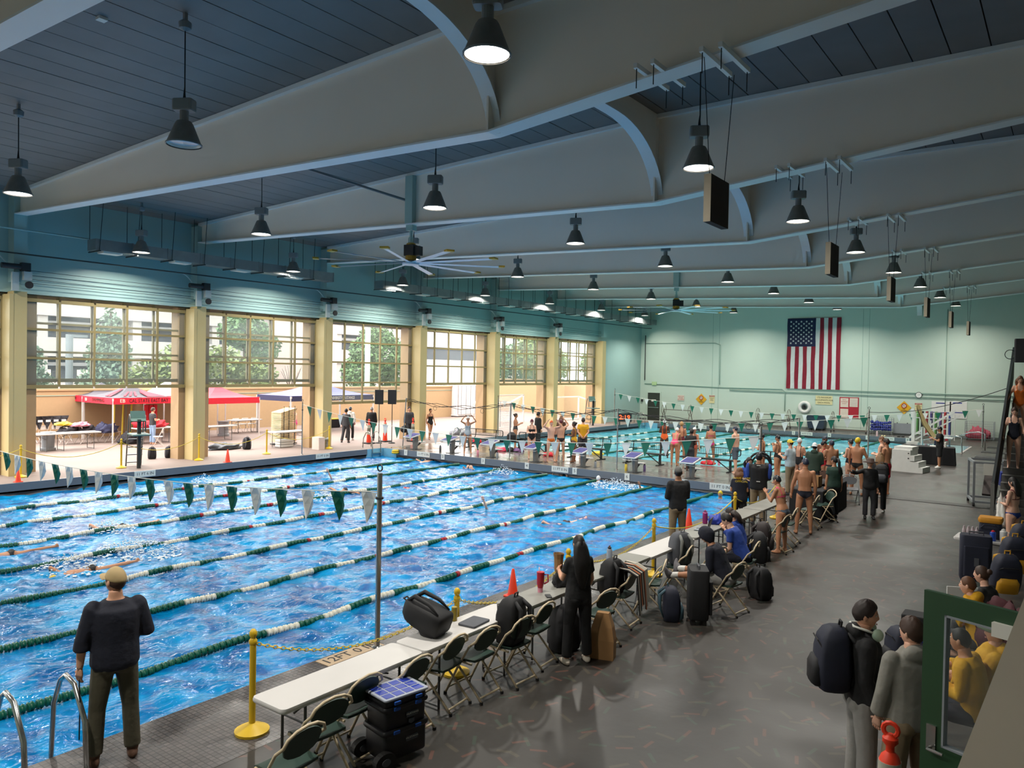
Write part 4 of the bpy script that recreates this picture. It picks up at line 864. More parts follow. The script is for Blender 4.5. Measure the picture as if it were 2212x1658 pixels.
# --- stacked board rack, white trays, box, pipe fitting
t = thing('board_rack', 'tall rack of stacked cream boards by the second door', 'rack', (-30.6, 22.9, 0), .2)
M_board = mat('board_cream', (214, 198, 160), .7)
for k in range(22):
    m = MB(); m.box((0, 0, .12+k*.072), (.62, 1.05, .045), M=Matrix.Rotation(.02*math.sin(k)+.012*(k-8), 3, 'X')); m.build('board', M_board, t)
for y in (-.35, .0, .4): MB().cyl((.33, y, 0), (.33, y, 1.85), .015, 6).build('rack_post', M_dk, t)
MB().bx(-.35, .36, -.55, .55, .02, .06).build('rack_base', M_dk, t)
for k in range(3): tag(MB().rbox((-29.6, 22.2, .06+.12*k), (.45, .8, .1), .1, 3).build('white_tray', M_white), f'white tray in the low stack under the table, {["lowest", "middle", "topmost"][k]}', 'tray', 'white trays under the table')
tag(MB().rbox((XC+.15, 22.6, .28), (.5, .35, .56), .02, 2).build('low_box', mat('pink_box', (216, 196, 186), .7)), 'low pinkish box at the foot of the third column', 'box')
t = thing('standpipe', 'steel standpipe at the foot of the third column', 'pipe', (XC+.12, 23.1, 0)); MB().cyl((0, 0, 0), (0, 0, .38), .05, 10).build('riser', M_steel, t); MB().ell((0, .06, .42), (.1, .12, .1)).build('cap', M_steel, t); MB().cyl((0, -.25, .42), (0, .0, .42), .06, 10).build('elbow', M_steel, t)
# --- white shipping container
ct = thing('shipping_container', 'white corrugated shipping container behind the fourth door', 'container', (-45.4, 46.0, 0), -math.pi/2)
M_cont = mat('container_white', (214, 210, 210), .6, var=.08)
M_cont2 = mat('container_stripe', (92, 110, 170), .6)
for k in range(20): MB().prism([(k*.3, 0), (k*.3+.12, 0), (k*.3+.16, .04), (k*.3+.26, .04), (k*.3+.3, 0), (k*.3+.3, -.05), (k*.3, -.05)], .15, 2.5, 'z', M=Matrix(((0, 1, 0), (1, 0, 0), (0, 0, 1)))).build('corrugation', M_cont, ct)
MB().bx(-2.4, -.06, 0, 6.0, .1, 2.55).build('box_body', M_cont, ct); MB().bx(-2.45, .06, -.02, 6.05, 2.5, 2.6).build('roof_rail', M_cont, ct); MB().bx(-2.45, .06, -.02, 6.05, .06, .16).build('sill_rail', M_cont, ct)
for k in range(2):
    d = MB().bx(-2.35+1.16*k, -1.23+1.16*k, 6.06, 6.1, .18, 2.48).build('door', M_cont, ct)
    for x in (-2.1+1.16*k, -1.5+1.16*k): MB().cyl((x, 6.13, .15), (x, 6.13, 2.5), .02, 6).build('lock_rod', M_bin, d)
for k, c_ in enumerate('STORAGE'): text(c_, .2, M_cont2, frame((.075, 2.6, 2.2-.23*k), (0, 1, 0), (0, 0, 1)), ct)
# --- ball cages and goals outside the fifth and sixth doors
def cage(c, d, label, m_, rz=0):
    t = thing('equipment_cage', label, 'cage', c, rz); x, y, z = d; e = []
    for a in (-x/2, x/2):
        for b in (-y/2, y/2): MB().cyl((a, b, .08), (a, b, z), .02, 6).build('corner_post', m_, t)
    g = MB(); n = int(x/.12)
    for k in range(n+1):
        for b in (-y/2, y/2): g.bar((-x/2+k*x/n, b, .1), (-x/2+k*x/n, b, z), .008, .008)
    for k in range(int(z/.15)+1):
        for b in (-y/2, y/2): g.bar((-x/2, b, .1+k*.15), (x/2, b, .1+k*.15), .008, .008)
        for a in (-x/2, x/2): g.bar((a, -y/2, .1+k*.15), (a, y/2, .1+k*.15), .008, .008)
    g.build('wire_mesh', m_, t, kind='stuff')
    for a in (-x/2+.1, x/2-.1): MB().cyl((a, -y/2+.1, .05), (a+.02, -y/2+.1, .05), .05, 8).build('caster', M_cbase, t)
    return t
cage((-29.6, 38.6, 0), (.9, 1.6, 1.75), 'grey wire cage between the fourth and fifth doors', M_bin)
t = thing('water_polo_goal', 'white water polo goal with netting beyond the fifth door', 'goal', (-32.5, 43.2, 0))
for a, b in (((0, -2.2, 0), (0, -2.2, 2.0)), ((0, 2.2, 0), (0, 2.2, 2.0)), ((0, -2.2, 2.0), (0, 2.2, 2.0)), ((-1.2, -2.2, 1.4), (-1.2, 2.2, 1.4)), ((0, -2.2, 2), (-1.2, -2.2, 1.4)), ((0, 2.2, 2), (-1.2, 2.2, 1.4)), ((-1.2, -2.2, 0), (-1.2, -2.2, 1.4)), ((-1.2, 2.2, 0), (-1.2, 2.2, 1.4))): MB().bar(a, b, .09, .09).build('goal_bar', M_white, t)
g = MB()
for k in range(1, 40): g.bar((-1.15, -2.2+k*.11, .3), (-.1, -2.2+k*.11, 1.9), .012, .012)
for k in range(14): f = k/13; g.bar((-1.15+1.05*f, -2.2, .3+1.6*f), (-1.15+1.05*f, 2.2, .3+1.6*f), .012, .012)
g.build('net', M_clW, t, kind='stuff')
t = thing('water_polo_goal', 'white goal frame outside the sixth door', 'goal', (-31.5, 49.6, 0))
for a, b in (((0, -1.9, 0), (0, -1.9, 1.8)), ((0, 1.9, 0), (0, 1.9, 1.8)), ((0, -1.9, 1.8), (0, 1.9, 1.8)), ((0, -1.9, .05), (0, 1.9, .05)), ((0, 1.9, 1.8), (.9, 2.3, 1.5)), ((.9, 2.3, 0), (.9, 2.3, 1.5))): MB().bar(a, b, .09, .09).build('goal_bar', M_white, t)
t = thing('drum', 'blue round drum on its side near the blue canopy', 'drum', (-37.3, 32.6, 0)); MB().cyl((0, 0, .42), (.5, 0, .42), .42, 20).build('drum_body', mat('drum_blue', (76, 110, 206), .5), t)
t = thing('storage_tote', 'black tote with yellow lid by the blue drum', 'box', (-37.3, 31.6, 0)); MB().rbox((0, 0, .25), (.5, .8, .5), .04, 2).build('tote_body', M_clB, t); MB().rbox((0, 0, .53), (.54, .84, .06), .04, 2).build('tote_lid', M_clY, t)
# ================================================================ FAR WALL
M_red = mat('flag_red', (132, 16, 40), .75, var=.1); M_fw = mat('flag_white', (206, 210, 208), .75, var=.06); M_fb = mat('flag_navy', (22, 28, 66), .75, var=.1)
fg = thing('wall_flag', 'large hanging flag with stars and red and white stripes on the far wall', 'flag', (-16.62, YW-.06, 2.85), 0)
FW, FH = 3.62, 5.0; sw_ = FW/13; cw = sw_*7*.97; chh = FH*.4
def strip(x0, x1, z0, z1, m_, name, yo=0):
    m = MB(); n = 8; rs = random.Random(int(x0*100))
    L = [[V((x, yo-.03-.02*math.sin(k*1.3+x*9), z0+(z1-z0)*k/n)) for x in (x0+.012*math.sin(k*.8+x0*4), x1+.012*math.sin(k*.8+x1*4))] for k in range(n+1)]
    vs = [p for r in L for p in r]; fs = [(2*k, 2*k+1, 2*k+3, 2*k+2) for k in range(n)]
    m.add(vs, fs).add([p+V((0, .02, 0)) for p in vs], [tuple(reversed(f)) for f in fs]); return m.build(name, m_, fg)
for k in range(13):
    m_ = M_red if k % 2 == 0 else M_fw; x = k*sw_
    strip(x, x+sw_, 0, FH-chh if k < 7 else FH, m_, 'stripe')
strip(0, sw_*7, FH-chh, FH, M_fb, 'canton', -.004)
def star(c, r):
    m = MB(); pts = [c+V((r*(1 if k % 2 == 0 else .42)*math.sin(k*math.pi/5), 0, r*(1 if k % 2 == 0 else .42)*math.cos(k*math.pi/5))) for k in range(10)]
    m.add([c]+pts, [(0, 1+k, 1+(k+1) % 10) for k in range(10)]).add([c+V((0, .01, 0))]+[p+V((0, .01, 0)) for p in pts], [(0, 1+(k+1) % 10, 1+k) for k in range(10)]).build('star', M_fw, fg)
for r in range(11):
    n = 5 if r % 2 == 0 else 4
    for k in range(n): star(V((sw_*7*((k+.75 if n == 5 else k+1.25)/5.5), -.085, FH-chh*.12-r*chh*.076)), .085)
def wsign(x, z, w_, h_, m_, label, lines=(), name='wall_sign', rot=0, size=.14, tm=None, y=YW-.02):
    t = thing(name, label, 'sign', (x, y, z), 0); R = Matrix.Rotation(rot, 3, 'Y')
    MB().box((0, 0, 0), (w_, .025, h_), M=R).build('board', m_, t); n = len(lines)
    for k, l in enumerate(lines): text(l, size, tm or M_print, frame((0, -.016, (n-1)*size*.6-k*size*1.2), (1, 0, 0), (0, 0, 1)), t)
    return t
M_sy = mat('sign_yellow', (222, 166, 24), .5); M_scr = mat('sign_cream', (222, 210, 160), .5); M_sred = mat('sign_red', (168, 24, 44), .5); M_rt = mat('red_print', (176, 44, 40), .6); M_spink = mat('sign_blush', (220, 206, 192), .5)
def atw(px, py): return PY(px, py, YW)
p = atw(1471, 859); wsign(p.x, p.z, .55, .42, M_spink, 'small blush notice with red print left of the yellow diamond', ['SHALLOW', 'WATER', 'NO DIVING'], size=.1, tm=M_rt)
for k, (px, py) in enumerate(((1515, 862), (1953, 880))):
    p = atw(px, py); t = wsign(p.x, p.z, .62, .62, M_sy, ['left yellow diamond NO DIVING sign on the far wall', 'right yellow diamond NO DIVING sign on the far wall'][k], (), 'warning_sign', math.pi/4)
    MB().torus((0, -.02, .12), .14, .025, 18, 6, Matrix.Rotation(math.pi/2, 3, 'X')).build('prohibition_ring', M_rt, t); MB().ell((0, -.018, .12), (.13, .006, .13), 14, 6).build('ring_field', M_sign, t); MB().bar((-.09, -.028, .21), (.09, -.028, .03), .03, .012).build('slash', M_rt, t)
    MB().bar((-.07, -.026, .1), (.06, -.026, .17), .03, .008).build('diver_symbol', M_print, t); text('NO', .09, M_print, frame((0, -.018, -.1), (1, 0, 0), (0, 0, 1)), t); text('DIVING', .1, M_print, frame((0, -.018, -.2), (1, 0, 0), (0, 0, 1)), t)
for k, (px, py) in enumerate(((1538, 862), (1984, 880))):
    p = atw(px, py); t = wsign(p.x, p.z, .42, .6, M_scr, ['cream warning notice right of the left diamond', 'cream warning notice right of the right diamond'][k], ['NO LIFEGUARD', 'ON DUTY', 'SWIM AT', 'OWN RISK'], size=.055)
    MB().bx(-.21, .21, -.02, -.012, .2, .29).build('red_header', M_sred, t); text('WARNING', .075, M_sign, frame((0, -.022, .245), (1, 0, 0), (0, 0, 1)), t)
p = atw(1780, 864); wsign(p.x, p.z, 1.12, .62, M_scr, 'cream sign reading 175 MAXIMUM OCCUPANTS FOR EACH POOL', ['175 MAXIMUM', 'OCCUPANTS FOR', 'EACH POOL'], size=.15)
p = atw(1834, 880); t = wsign(p.x, p.z, 1.25, 1.42, M_sred, 'red notice board with white rule panels left of the ball cart', ())
for (x, z, w_, h_) in ((-.3, .33, .52, .62), (.3, .36, .52, .6), (-.3, -.4, .52, .62)): MB().bx(x-w_/2, x+w_/2, -.02, -.012, z-h_/2, z+h_/2).build('rule_panel', M_spink, t)
for k, l in enumerate(('NOTICE', 'NO LIFEGUARD', 'ON DUTY')): text(l, .09, M_rt, frame((-.3, -.022, .52-.13*k), (1, 0, 0), (0, 0, 1)), t, font_scale=(.7, 1))
for k in range(6): MB().bx(.08, .52, -.024, -.02, .52-.08*k, .535-.08*k).build('print_line', M_bin, t)
for k, (px, py, w_) in enumerate(((2033, 885, 1.1), (2070, 885, .95))):
    p = atw(px, py); t = wsign(p.x, p.z, w_, 1.1, M_white, ['white board behind the pool lift', 'white board right of the pool lift'][k], ()); MB().bx(-.3, .2, -.02, -.012, .4, .47).build('blue_heading', mat('heading_blue', (70, 76, 150), .6), t)
    MB().bx(-w_/2+.05, w_/2-.05, -.02, -.012, -.2, -.14).build('blue_rule', MATS['heading_blue'], t)
p = atw(1985, 853); t = thing('wall_clock', 'round white wall clock above the right warning signs', 'clock', (p.x, YW-.06, p.z)); Rx = Matrix.Rotation(math.pi/2, 3, 'X')
MB().cyl((0, .05, 0), (0, -.03, 0), .2, 22).build('case', M_dk, t); MB().cyl((0, -.03, 0), (0, -.035, 0), .17, 22).build('dial', M_white, t); MB().bar((0, -.04, 0), (-.06, -.04, .05), .012, .006).build('hour_hand', M_print, t); MB().bar((0, -.04, 0), (.1, -.04, .07), .01, .006).build('minute_hand', M_print, t)
p = atw(1739, 879); t = thing('life_ring', 'white life ring hanging on the far wall', 'life ring', (p.x, YW-.12, p.z)); MB().torus((0, 0, 0), .33, .12, 26, 10, Rx).build('ring', M_white, t, smooth=True); MB().torus((0, -.06, 0), .12, .03, 16, 6, Rx).build('rope_coil', M_cord, t); MB().cyl((0, .02, 0), (0, .1, 0), .1, 12).build('bracket', M_dk, t)
# exit door with lit sign
dr = sempty('door_8', (-27.0, YW-.03, 0)); MB().bx(-.62, .62, -.03, .03, 0, 2.3).build('door_frame', M_far, dr); o = MB().bx(-.52, .52, -.06, -.03, 0, 2.2).build('door_leaf', mat('door_dark', (52, 56, 50), .5), dr); MB().bx(-.45, .45, -.1, -.06, 1.0, 1.06).build('push_bar', M_stain, o); MB().bx(-.2, .2, -.07, -.062, 1.5, 1.66).build('notice', M_sign, o)
text('EXIT', .08, M_print, frame((.25, -.065, 2.05), (1, 0, 0), (0, 0, 1)), o)
t = thing('exit_sign', 'small pale green exit sign above the dark exit door', 'sign', (-27.0, YW-.04, 2.95)); MB().bx(-.2, .2, -.03, .03, -.13, .13).build('case', mat('exit_green', (176, 206, 150), .5), t); text('EXIT', .14, mat('exit_print', (226, 236, 200), .5), frame((0, -.034, 0), (1, 0, 0), (0, 0, 1)), t)
tag(MB().rbox((-28.05, YW-.05, 1.55), (.16, .1, .2), .02, 2).build('alarm_box', M_dk), 'small dark alarm box left of the exit door', 'box')
# digital clock, standing on the deck beside the far pool
p = G(1349, 918); t = thing('pace_clock', 'red digital pace clock reading 2:19 beside the far pool', 'clock', (p.x, p.y, 0), math.radians(25)); M_led = mat('led_red', (255, 70, 30), .5, var=0, emit=3)
MB().bx(-.5, .5, -.08, .08, .25, .85).build('case', M_motor, t); text('2:19', .46, M_led, frame((0, -.085, .55), (1, 0, 0), (0, 0, 1)), t); 
for s_ in (-1, 1): MB().bx(s_*.35-.03, s_*.35+.03, -.2, .2, 0, .25).build('leg', M_dk, t)
# lane line reels (carts) along the far wall
def reel(x, label):
    t = thing('lane_reel', label, 'cart', (x, YW-.85, 0), 0, 'lane rope reels'); M_t = mat('reel_tube', (112, 104, 96), .5, .4)
    for s_ in (-1, 1):
        X = s_*1.1
        MB().torus((X, 0, .95), .42, .018, 22, 6, Matrix.Rotation(math.pi/2, 3, 'Y') @ Matrix.Scale(1.0, 3)).build('wheel_rim', M_t, t)
        for a in (0, 60, 120): MB().bar((X, -.42*math.cos(math.radians(a)), .95-.42*math.sin(math.radians(a))), (X, .42*math.cos(math.radians(a)), .95+.42*math.sin(math.radians(a))), .015, .015).build('spoke', M_t, t)
        for yy in (-.4, .4): MB().bar((X, yy, .12), (X, 0, .95), .04, .04).build('frame_leg', M_t, t); MB().cyl((X-.03, yy, .07), (X+.03, yy, .07), .07, 10).build('caster', M_cbase, t)
    MB().bar((-1.1, 0, .95), (1.1, 0, .95), .05, .05).build('axle', M_t, t)
    for yy in (-.4, .4): MB().bar((-1.1, yy, .15), (1.1, yy, .15), .05, .05).build('base_rail', M_t, t)
for px, lab in ((1462, 'lane rope reel left on the far deck'), (1670, 'lane rope reel in the middle of the far deck'), (1836, 'lane rope reel before the red notice board')): p = G(px, 925); reel(PY(px, 900, YW-.85).x, lab)
p = PY(1765, 910, YW-.5); t = thing('wheeled_bin', 'dark blue wheeled bin under the life ring', 'bin', (p.x, YW-.55, 0)); MB().loft([[V((x*k, y*k, z)) for x, y in ((-.62, -.38), (.62, -.38), (.62, .38), (-.62, .38))] for k, z in ((.82, .14), (1, .95), (1.04, .97), (1.04, 1.02), (.96, 1.02), (.8, .3))]).build('tub', mat('bin_navy', (42, 58, 76), .5), t)
for x in (-.4, .4):
    for yy in (-.25, .25): MB().cyl((x, yy-.03, .07), (x, yy+.03, .07), .07, 10).build('caster', M_cbase, t)
p = PY(1904, 910, YW-.6); cg = cage((p.x, YW-.6, 0), (1.35, .7, 1.1), 'wire cart full of blue floats under the red notice board', M_bin)
M_float = mat('float_blue', (26, 46, 150), .5, var=.15); rs = random.Random(3)
fm = MB().ell((0, 0, 0), (.1, .1, .1), 10, 7).build('x', M_float, smooth=True); fme = fm.data; bpy.data.objects.remove(fm)
for k in range(60):
    o = bpy.data.objects.new('water_ball', fme); COL.objects.link(o); q = k
    o.location = (p.x-.55+.155*(q % 8)+.03*rs.random(), YW-.82+.15*((q//8) % 3)+rs.uniform(-.02, .02), .3+.19*(q//24)+.1*rs.random()*(1 if q < 48 else 1.6)); tag(o, 'blue float in the wire cart by the far wall', 'float', 'blue floats in the wire cart')
p = PY(1949, 920, YW-.5); t = thing('display_frame', 'grey board on a low rolling frame beside the ball cart', 'board', (p.x, YW-.5, 0), .1); MB().bx(-.5, .5, -.02, .02, .12, .78).build('board', M_bin, t); MB().bx(-.53, .53, -.2, .2, .04, .1).build('base', M_dk, t)
for x in (-.3, .3): MB().cyl((x, 0, .78), (x, 0, .83), .03, 8).build('clip', M_dk, t)
tag(MB().lathe([(.05, 0), (.055, .02), (.055, .26), (.03, .3), (.03, .34)], 12).build('water_bottle', mat('bottle_pink', (222, 190, 196), .4), loc=(-10.05, YF+.3, 0)), 'pink bottle standing on the far end curb', 'bottle')
for k, x in enumerate((-9.75, -9.6)): tag(MB().ell((0, 0, .04), (.06, .13, .045)).build('sandal', M_scr, loc=(x, YF+.3, 0)), 'pale sandal on the far end curb beside the pink bottle', 'sandal', 'pale sandals on the far curb')
for k, x in enumerate((-8.85, -8.62)): tag(MB().ell((0, 0, .04), (.11, .07, .045)).build('sandal', M_cbase, loc=(x, YF+.7, 0)), 'dark sandal before the grey board', 'sandal', 'dark sandals by the grey board')
# --- pool lift with tan cover, stair rails, boards rack, mats, wire carts
L0 = G(1972, 958); t = thing('pool_lift', 'white pool lift arm with mast at the far pool corner', 'pool lift', (L0.x, L0.y, 0)); M_lw = mat('lift_white', (214, 214, 210), .4)
MB().bx(-.3, .3, -.3, .3, 0, .12).build('base', M_lw, t); MB().bx(-.08, .08, -.08, .08, .12, 1.9).build('mast', M_lw, t); MB().bx(-.14, .02, -.1, .1, 1.5, 2.0).build('battery_box', M_lw, t)
MB().bar((-.2, 0, .35), (2.1, .1, 2.0), .1, .1).build('arm', M_lw, t); MB().bar((.1, .1, .25), (2.3, .2, 1.7), .08, .08).build('parallel_arm', M_lw, t)
for z in (.5, .95): MB().bar((.9, -.2, z), (1.7, -.2, z), .04, .04).build('seat_rail', M_lw, t)
for x in (.9, 1.7): MB().bar((x, -.2, .2), (x, -.2, 1.4), .05, .05).build('seat_post', M_lw, t); MB().bx(x-.06, x+.06, -.27, -.14, .3, .48).build('red_clamp', M_sred, t)
c0 = G(2048, 948); t = thing('draped_cover', 'tan cloth cover draped over the lift seat', 'cover', (c0.x, 47.6, .55), 0); m = MB(); rows = []
for i in range(9):
    f = i/8; w_ = .32+.5*f**2; xx = -.75+.95*f; zz = 1.75*(1-f)**1.3
    rows.append([V((xx+.15*s_*0+.06*math.sin(5*s_+i), s_*w_, zz+.05*math.cos(4*s_+i)-abs(s_)*.28*(1-f*.4))) for s_ in (-1, -.6, -.2, .2, .6, 1)])
vs = [p for r in rows for p in r]; fs = [(i*6+j, i*6+j+1, i*6+j+7, i*6+j+6) for i in range(8) for j in range(5)]; m.add(vs, fs).add([p-V((.03, 0, .04)) for p in vs], [tuple(reversed(f)) for f in fs]).build('cloth', mat('cover_tan', (150, 136, 92), .8, var=.12), t, smooth=True)
MB().bx(-.1, 1.0, -.3, .3, -.06, 0).build('seat_pan', M_lw, t); MB().bx(.1, .2, -.05, .05, -.55, -.06).build('seat_leg', M_tnavy, t); MB().bx(-.55, -.48, -.2, .2, -.55, .5).build('chair_back', M_lw, t)
# shallow step pool at the right of the far pool
sp = thing('step_pool', 'small pale blue stepped pool in the deck right of the lift', 'pool', (-5.6, 46.6, 0)); MB().bx(-1.55, 1.15, -2.4, 2.6, .001, .012).build('kerb', M_conc, sp); MB().bx(-1.45, 1.05, -2.3, 2.5, .012, .02).build('step_water', mat('step_water', (118, 170, 186), .08), sp)
t = thing('stair_rail', 'bent stainless handrail at the step pool', 'handrail', (-4.75, 44.6, 0)); MB().tube([(-1.6, .6, .02), (-1.6, .6, .5), (-.4, .2, .8), (0, 0, .85), (.25, -.1, .8), (.28, -.1, 0)], .03, 8).build('rail', M_stain, t, smooth=True)
t = thing('stair_rail', 'second bent stainless handrail at the step pool nearer the far wall', 'handrail', (-4.2, 47.2, 0)); MB().tube([(-1.2, .6, .02), (-1.2, .6, .5), (-.2, .2, .9), (.2, 0, .95), (.5, -.1, .9), (.52, -.1, 0)], .03, 8).build('rail', M_stain, t, smooth=True)
for k, y in enumerate((43.0, 46.2, 49.5)): tag(MB().rbox((-2.9, y, .012), (1.7, 1.0, .022), .02, 2).build('floor_mat', M_cbase), f'black rubber mat on the walkway right of the step pool, {["nearest", "middle", "furthest"][k]}', 'mat', 'black rubber mats')
fr_ = thing('kickboard_rack', 'white tube rack of upright coloured boards behind the official', 'rack', (-6.9, 53.4, 0)); cols_k = [(96, 150, 80), (40, 40, 44), (170, 50, 60), (84, 70, 130), (96, 150, 80), (120, 96, 150), (190, 60, 60), (70, 80, 150)]
for k, c_ in enumerate(cols_k): MB().rbox((-.9+.25*k, 0, .95), (.1, .5, 1.5), .03, 2).build('tall_board', mat(f'kickboard_{k}', c_, .6), fr_)
for z in (.3, 1.3): MB().bar((-1.15, -.3, z), (1.15, -.3, z), .05, .05).build('rack_rail', M_lw, fr_)
for x in (-1.15, 1.15): MB().bar((x, -.3, 0), (x, -.3, 1.6), .05, .05).build('rack_post', M_lw, fr_)
cage((-4.6, YW-.7, 0), (1.5, .8, 1.15), 'wire cart holding pink gear against the far wall', M_bin); heap((-4.7, YW-.7, .1), (.6, .3, .55), mat('gear_pink', (180, 70, 90), .7, var=.3), 'pink and dark gear inside the far wire cart', 'gear_heap', 2, 'gear')
cage((-1.6, YW-.8, 0), (2.6, .9, 1.05), 'long blue-railed wire cart at the far right', mat('cart_blue', (40, 56, 120), .5)); heap((-1.3, YW-.8, .1), (.95, .35, .75), mat('cover_blue', (28, 44, 132), .5, var=.2), 'blue folded pool cover in the far right cart', 'folded_cover', 5, 'pool cover')
# --- white box steps and black draped table
p = G(1962, 1020); t = thing('box_steps', 'white plastic box with steps cut into its side', 'steps', (p.x-.1, p.y+.55, 0), math.radians(-8)); t.scale = (.62, .8, .86)
MB().bx(-.75, .35, -.6, .6, 0, 1.02).build('main_box', M_lw, t); MB().bx(-.68, .42, -.5, .5, 1.02, 1.16).build('lid', M_lw, t)
for k, (x1, z) in enumerate(((.6, .78), (.85, .5), (1.1, .25))): MB().bx(.35, x1, -.6, .6, 0 if k == 2 else z-.25, z).build('tread_block', M_lw, t)
for z in (.85, .62): MB().bx(.2, .28, -.606, -.6, z, z+.05).build('hand_slot', M_print, t)
p = G(2003, 1003); t = thing('draped_table', 'small table under a black cloth beside the official', 'table', (p.x+.1, p.y+.6, 0), .1); m = MB()
ring = [(-.85, -.4), (-.4, -.43), (0, -.4), (.4, -.43), (.85, -.4), (.88, 0), (.85, .4), (0, .43), (-.85, .4), (-.88, 0)]
m.loft([[V((x*k, y*k, z)) for x, y in ring] for k, z in ((1.06, .01), (1.03, .4), (1, .74), (.97, .76))]).build('cloth', mat('cloth_matte_black', (22, 22, 26), .85, var=.15), t); MB().bx(-.1, .35, -.2, .15, .762, .8).build('papers', M_white, t); MB().lathe([(.04, .765), (.04, .98), (.02, 1.0)], 10, (.5, -.1, 0)).build('bottle', M_sign, t)
# grey trolley with clip sign
p = G(2100, 1092); t = thing('utility_trolley', 'grey tubular trolley with hanging sheet on the walkway', 'trolley', (p.x+.35, p.y+.6, 0), math.radians(12)); M_tr = mat('trolley_grey', (126, 130, 134), .5)
for x in (-.45, .45):
    for y in (-.6, .6):
        MB().bar((x, y, .1), (x, y, 1.3), .06, .06).build('upright', M_tr, t); MB().cyl((x-.03, y, .06), (x+.03, y, .06), .07, 10).build('caster', M_cbase, t)
for z in (.14, 1.3):
    for y in (-.6, .6): MB().bar((-.45, y, z), (.45, y, z), .06, .06).build('cross_tube', M_tr, t)
    for x in (-.45, .45): MB().bar((x, -.6, z), (x, .6, z), .06, .06).build('long_tube', M_tr, t)
MB().bx(-.22, .12, -.66, -.64, .95, 1.28).build('hanging_sheet', M_sign, t); MB().bar((-.1, -.5, .35), (.05, .1, 1.0), .25, .1).build('folded_gear', mat('gear_dark', (70, 62, 60), .7, var=.3), t); MB().bx(.28, .44, -.2, .3, .6, 1.0).build('blue_bin', M_float, t)
tag(MB().bx(-6.3, -1.7, 25.9, 26.35, .001, .012).build('drain_grate', mat('grate_dark', (52, 50, 48), .5, .3, var=.3, scale=30)), 'dark floor grate strip crossing the walkway', 'drain')
# speaker on the right wall side
t = thing('hanging_speaker', 'dark loudspeaker hanging at the right picture edge', 'speaker', (0, 0, 0)); q = PY(2212, 757, 24); t.location = q; MB().rbox((0, 0, 0), (.42, .3, .62), .04, 2).build('cabinet', M_motor, t); MB().cyl((.05, 0, .31), (.05, 0, 8.6-q.z+.9), .015, 6).build('rod', M_cord, t); MB().torus((-.3, 0, -.1), .12, .01, 14, 5, Rx).build('cable_loop', M_cord, t)
# ================================================================ WALKWAY: TABLES AND CHAIRS
TX = -5.715
tw_, u1 = make_table(1.80, .47, M_tabW), []; tg_, u2 = make_table(1.80, .47, M_tabG), []
for y0, white, lab in ((4.12, 1, 'narrow white table nearest the viewer at the pool edge'), (5.94, 1, 'narrow white table carrying the black backpack and laptop'), (7.74, 0, 'narrow grey table with the red tumbler'), (9.52, 0, 'narrow grey table with the blue water bottle'), (11.32, 1, 'narrow white table behind the hooded student'), (13.16, 0, 'narrow grey table with the open laptop'), (15.0, 0, 'narrow grey table right beyond the open laptop'), (16.85, 0, 'narrow grey table at the far end of the row')):
    place(tw_ if white else tg_, u1 if white else u2, (TX, y0+.91, .0 if white else .012), 0, lab, 'narrow tables along the pool')
M_cframe = mat('chair_frame_beige', (206, 188, 156), .4, .0, var=.08); M_cseat = mat('chair_vinyl_green', (40, 62, 54), .45, var=.1); M_tip = mat('rubber_tip', (24, 22, 22), .7)
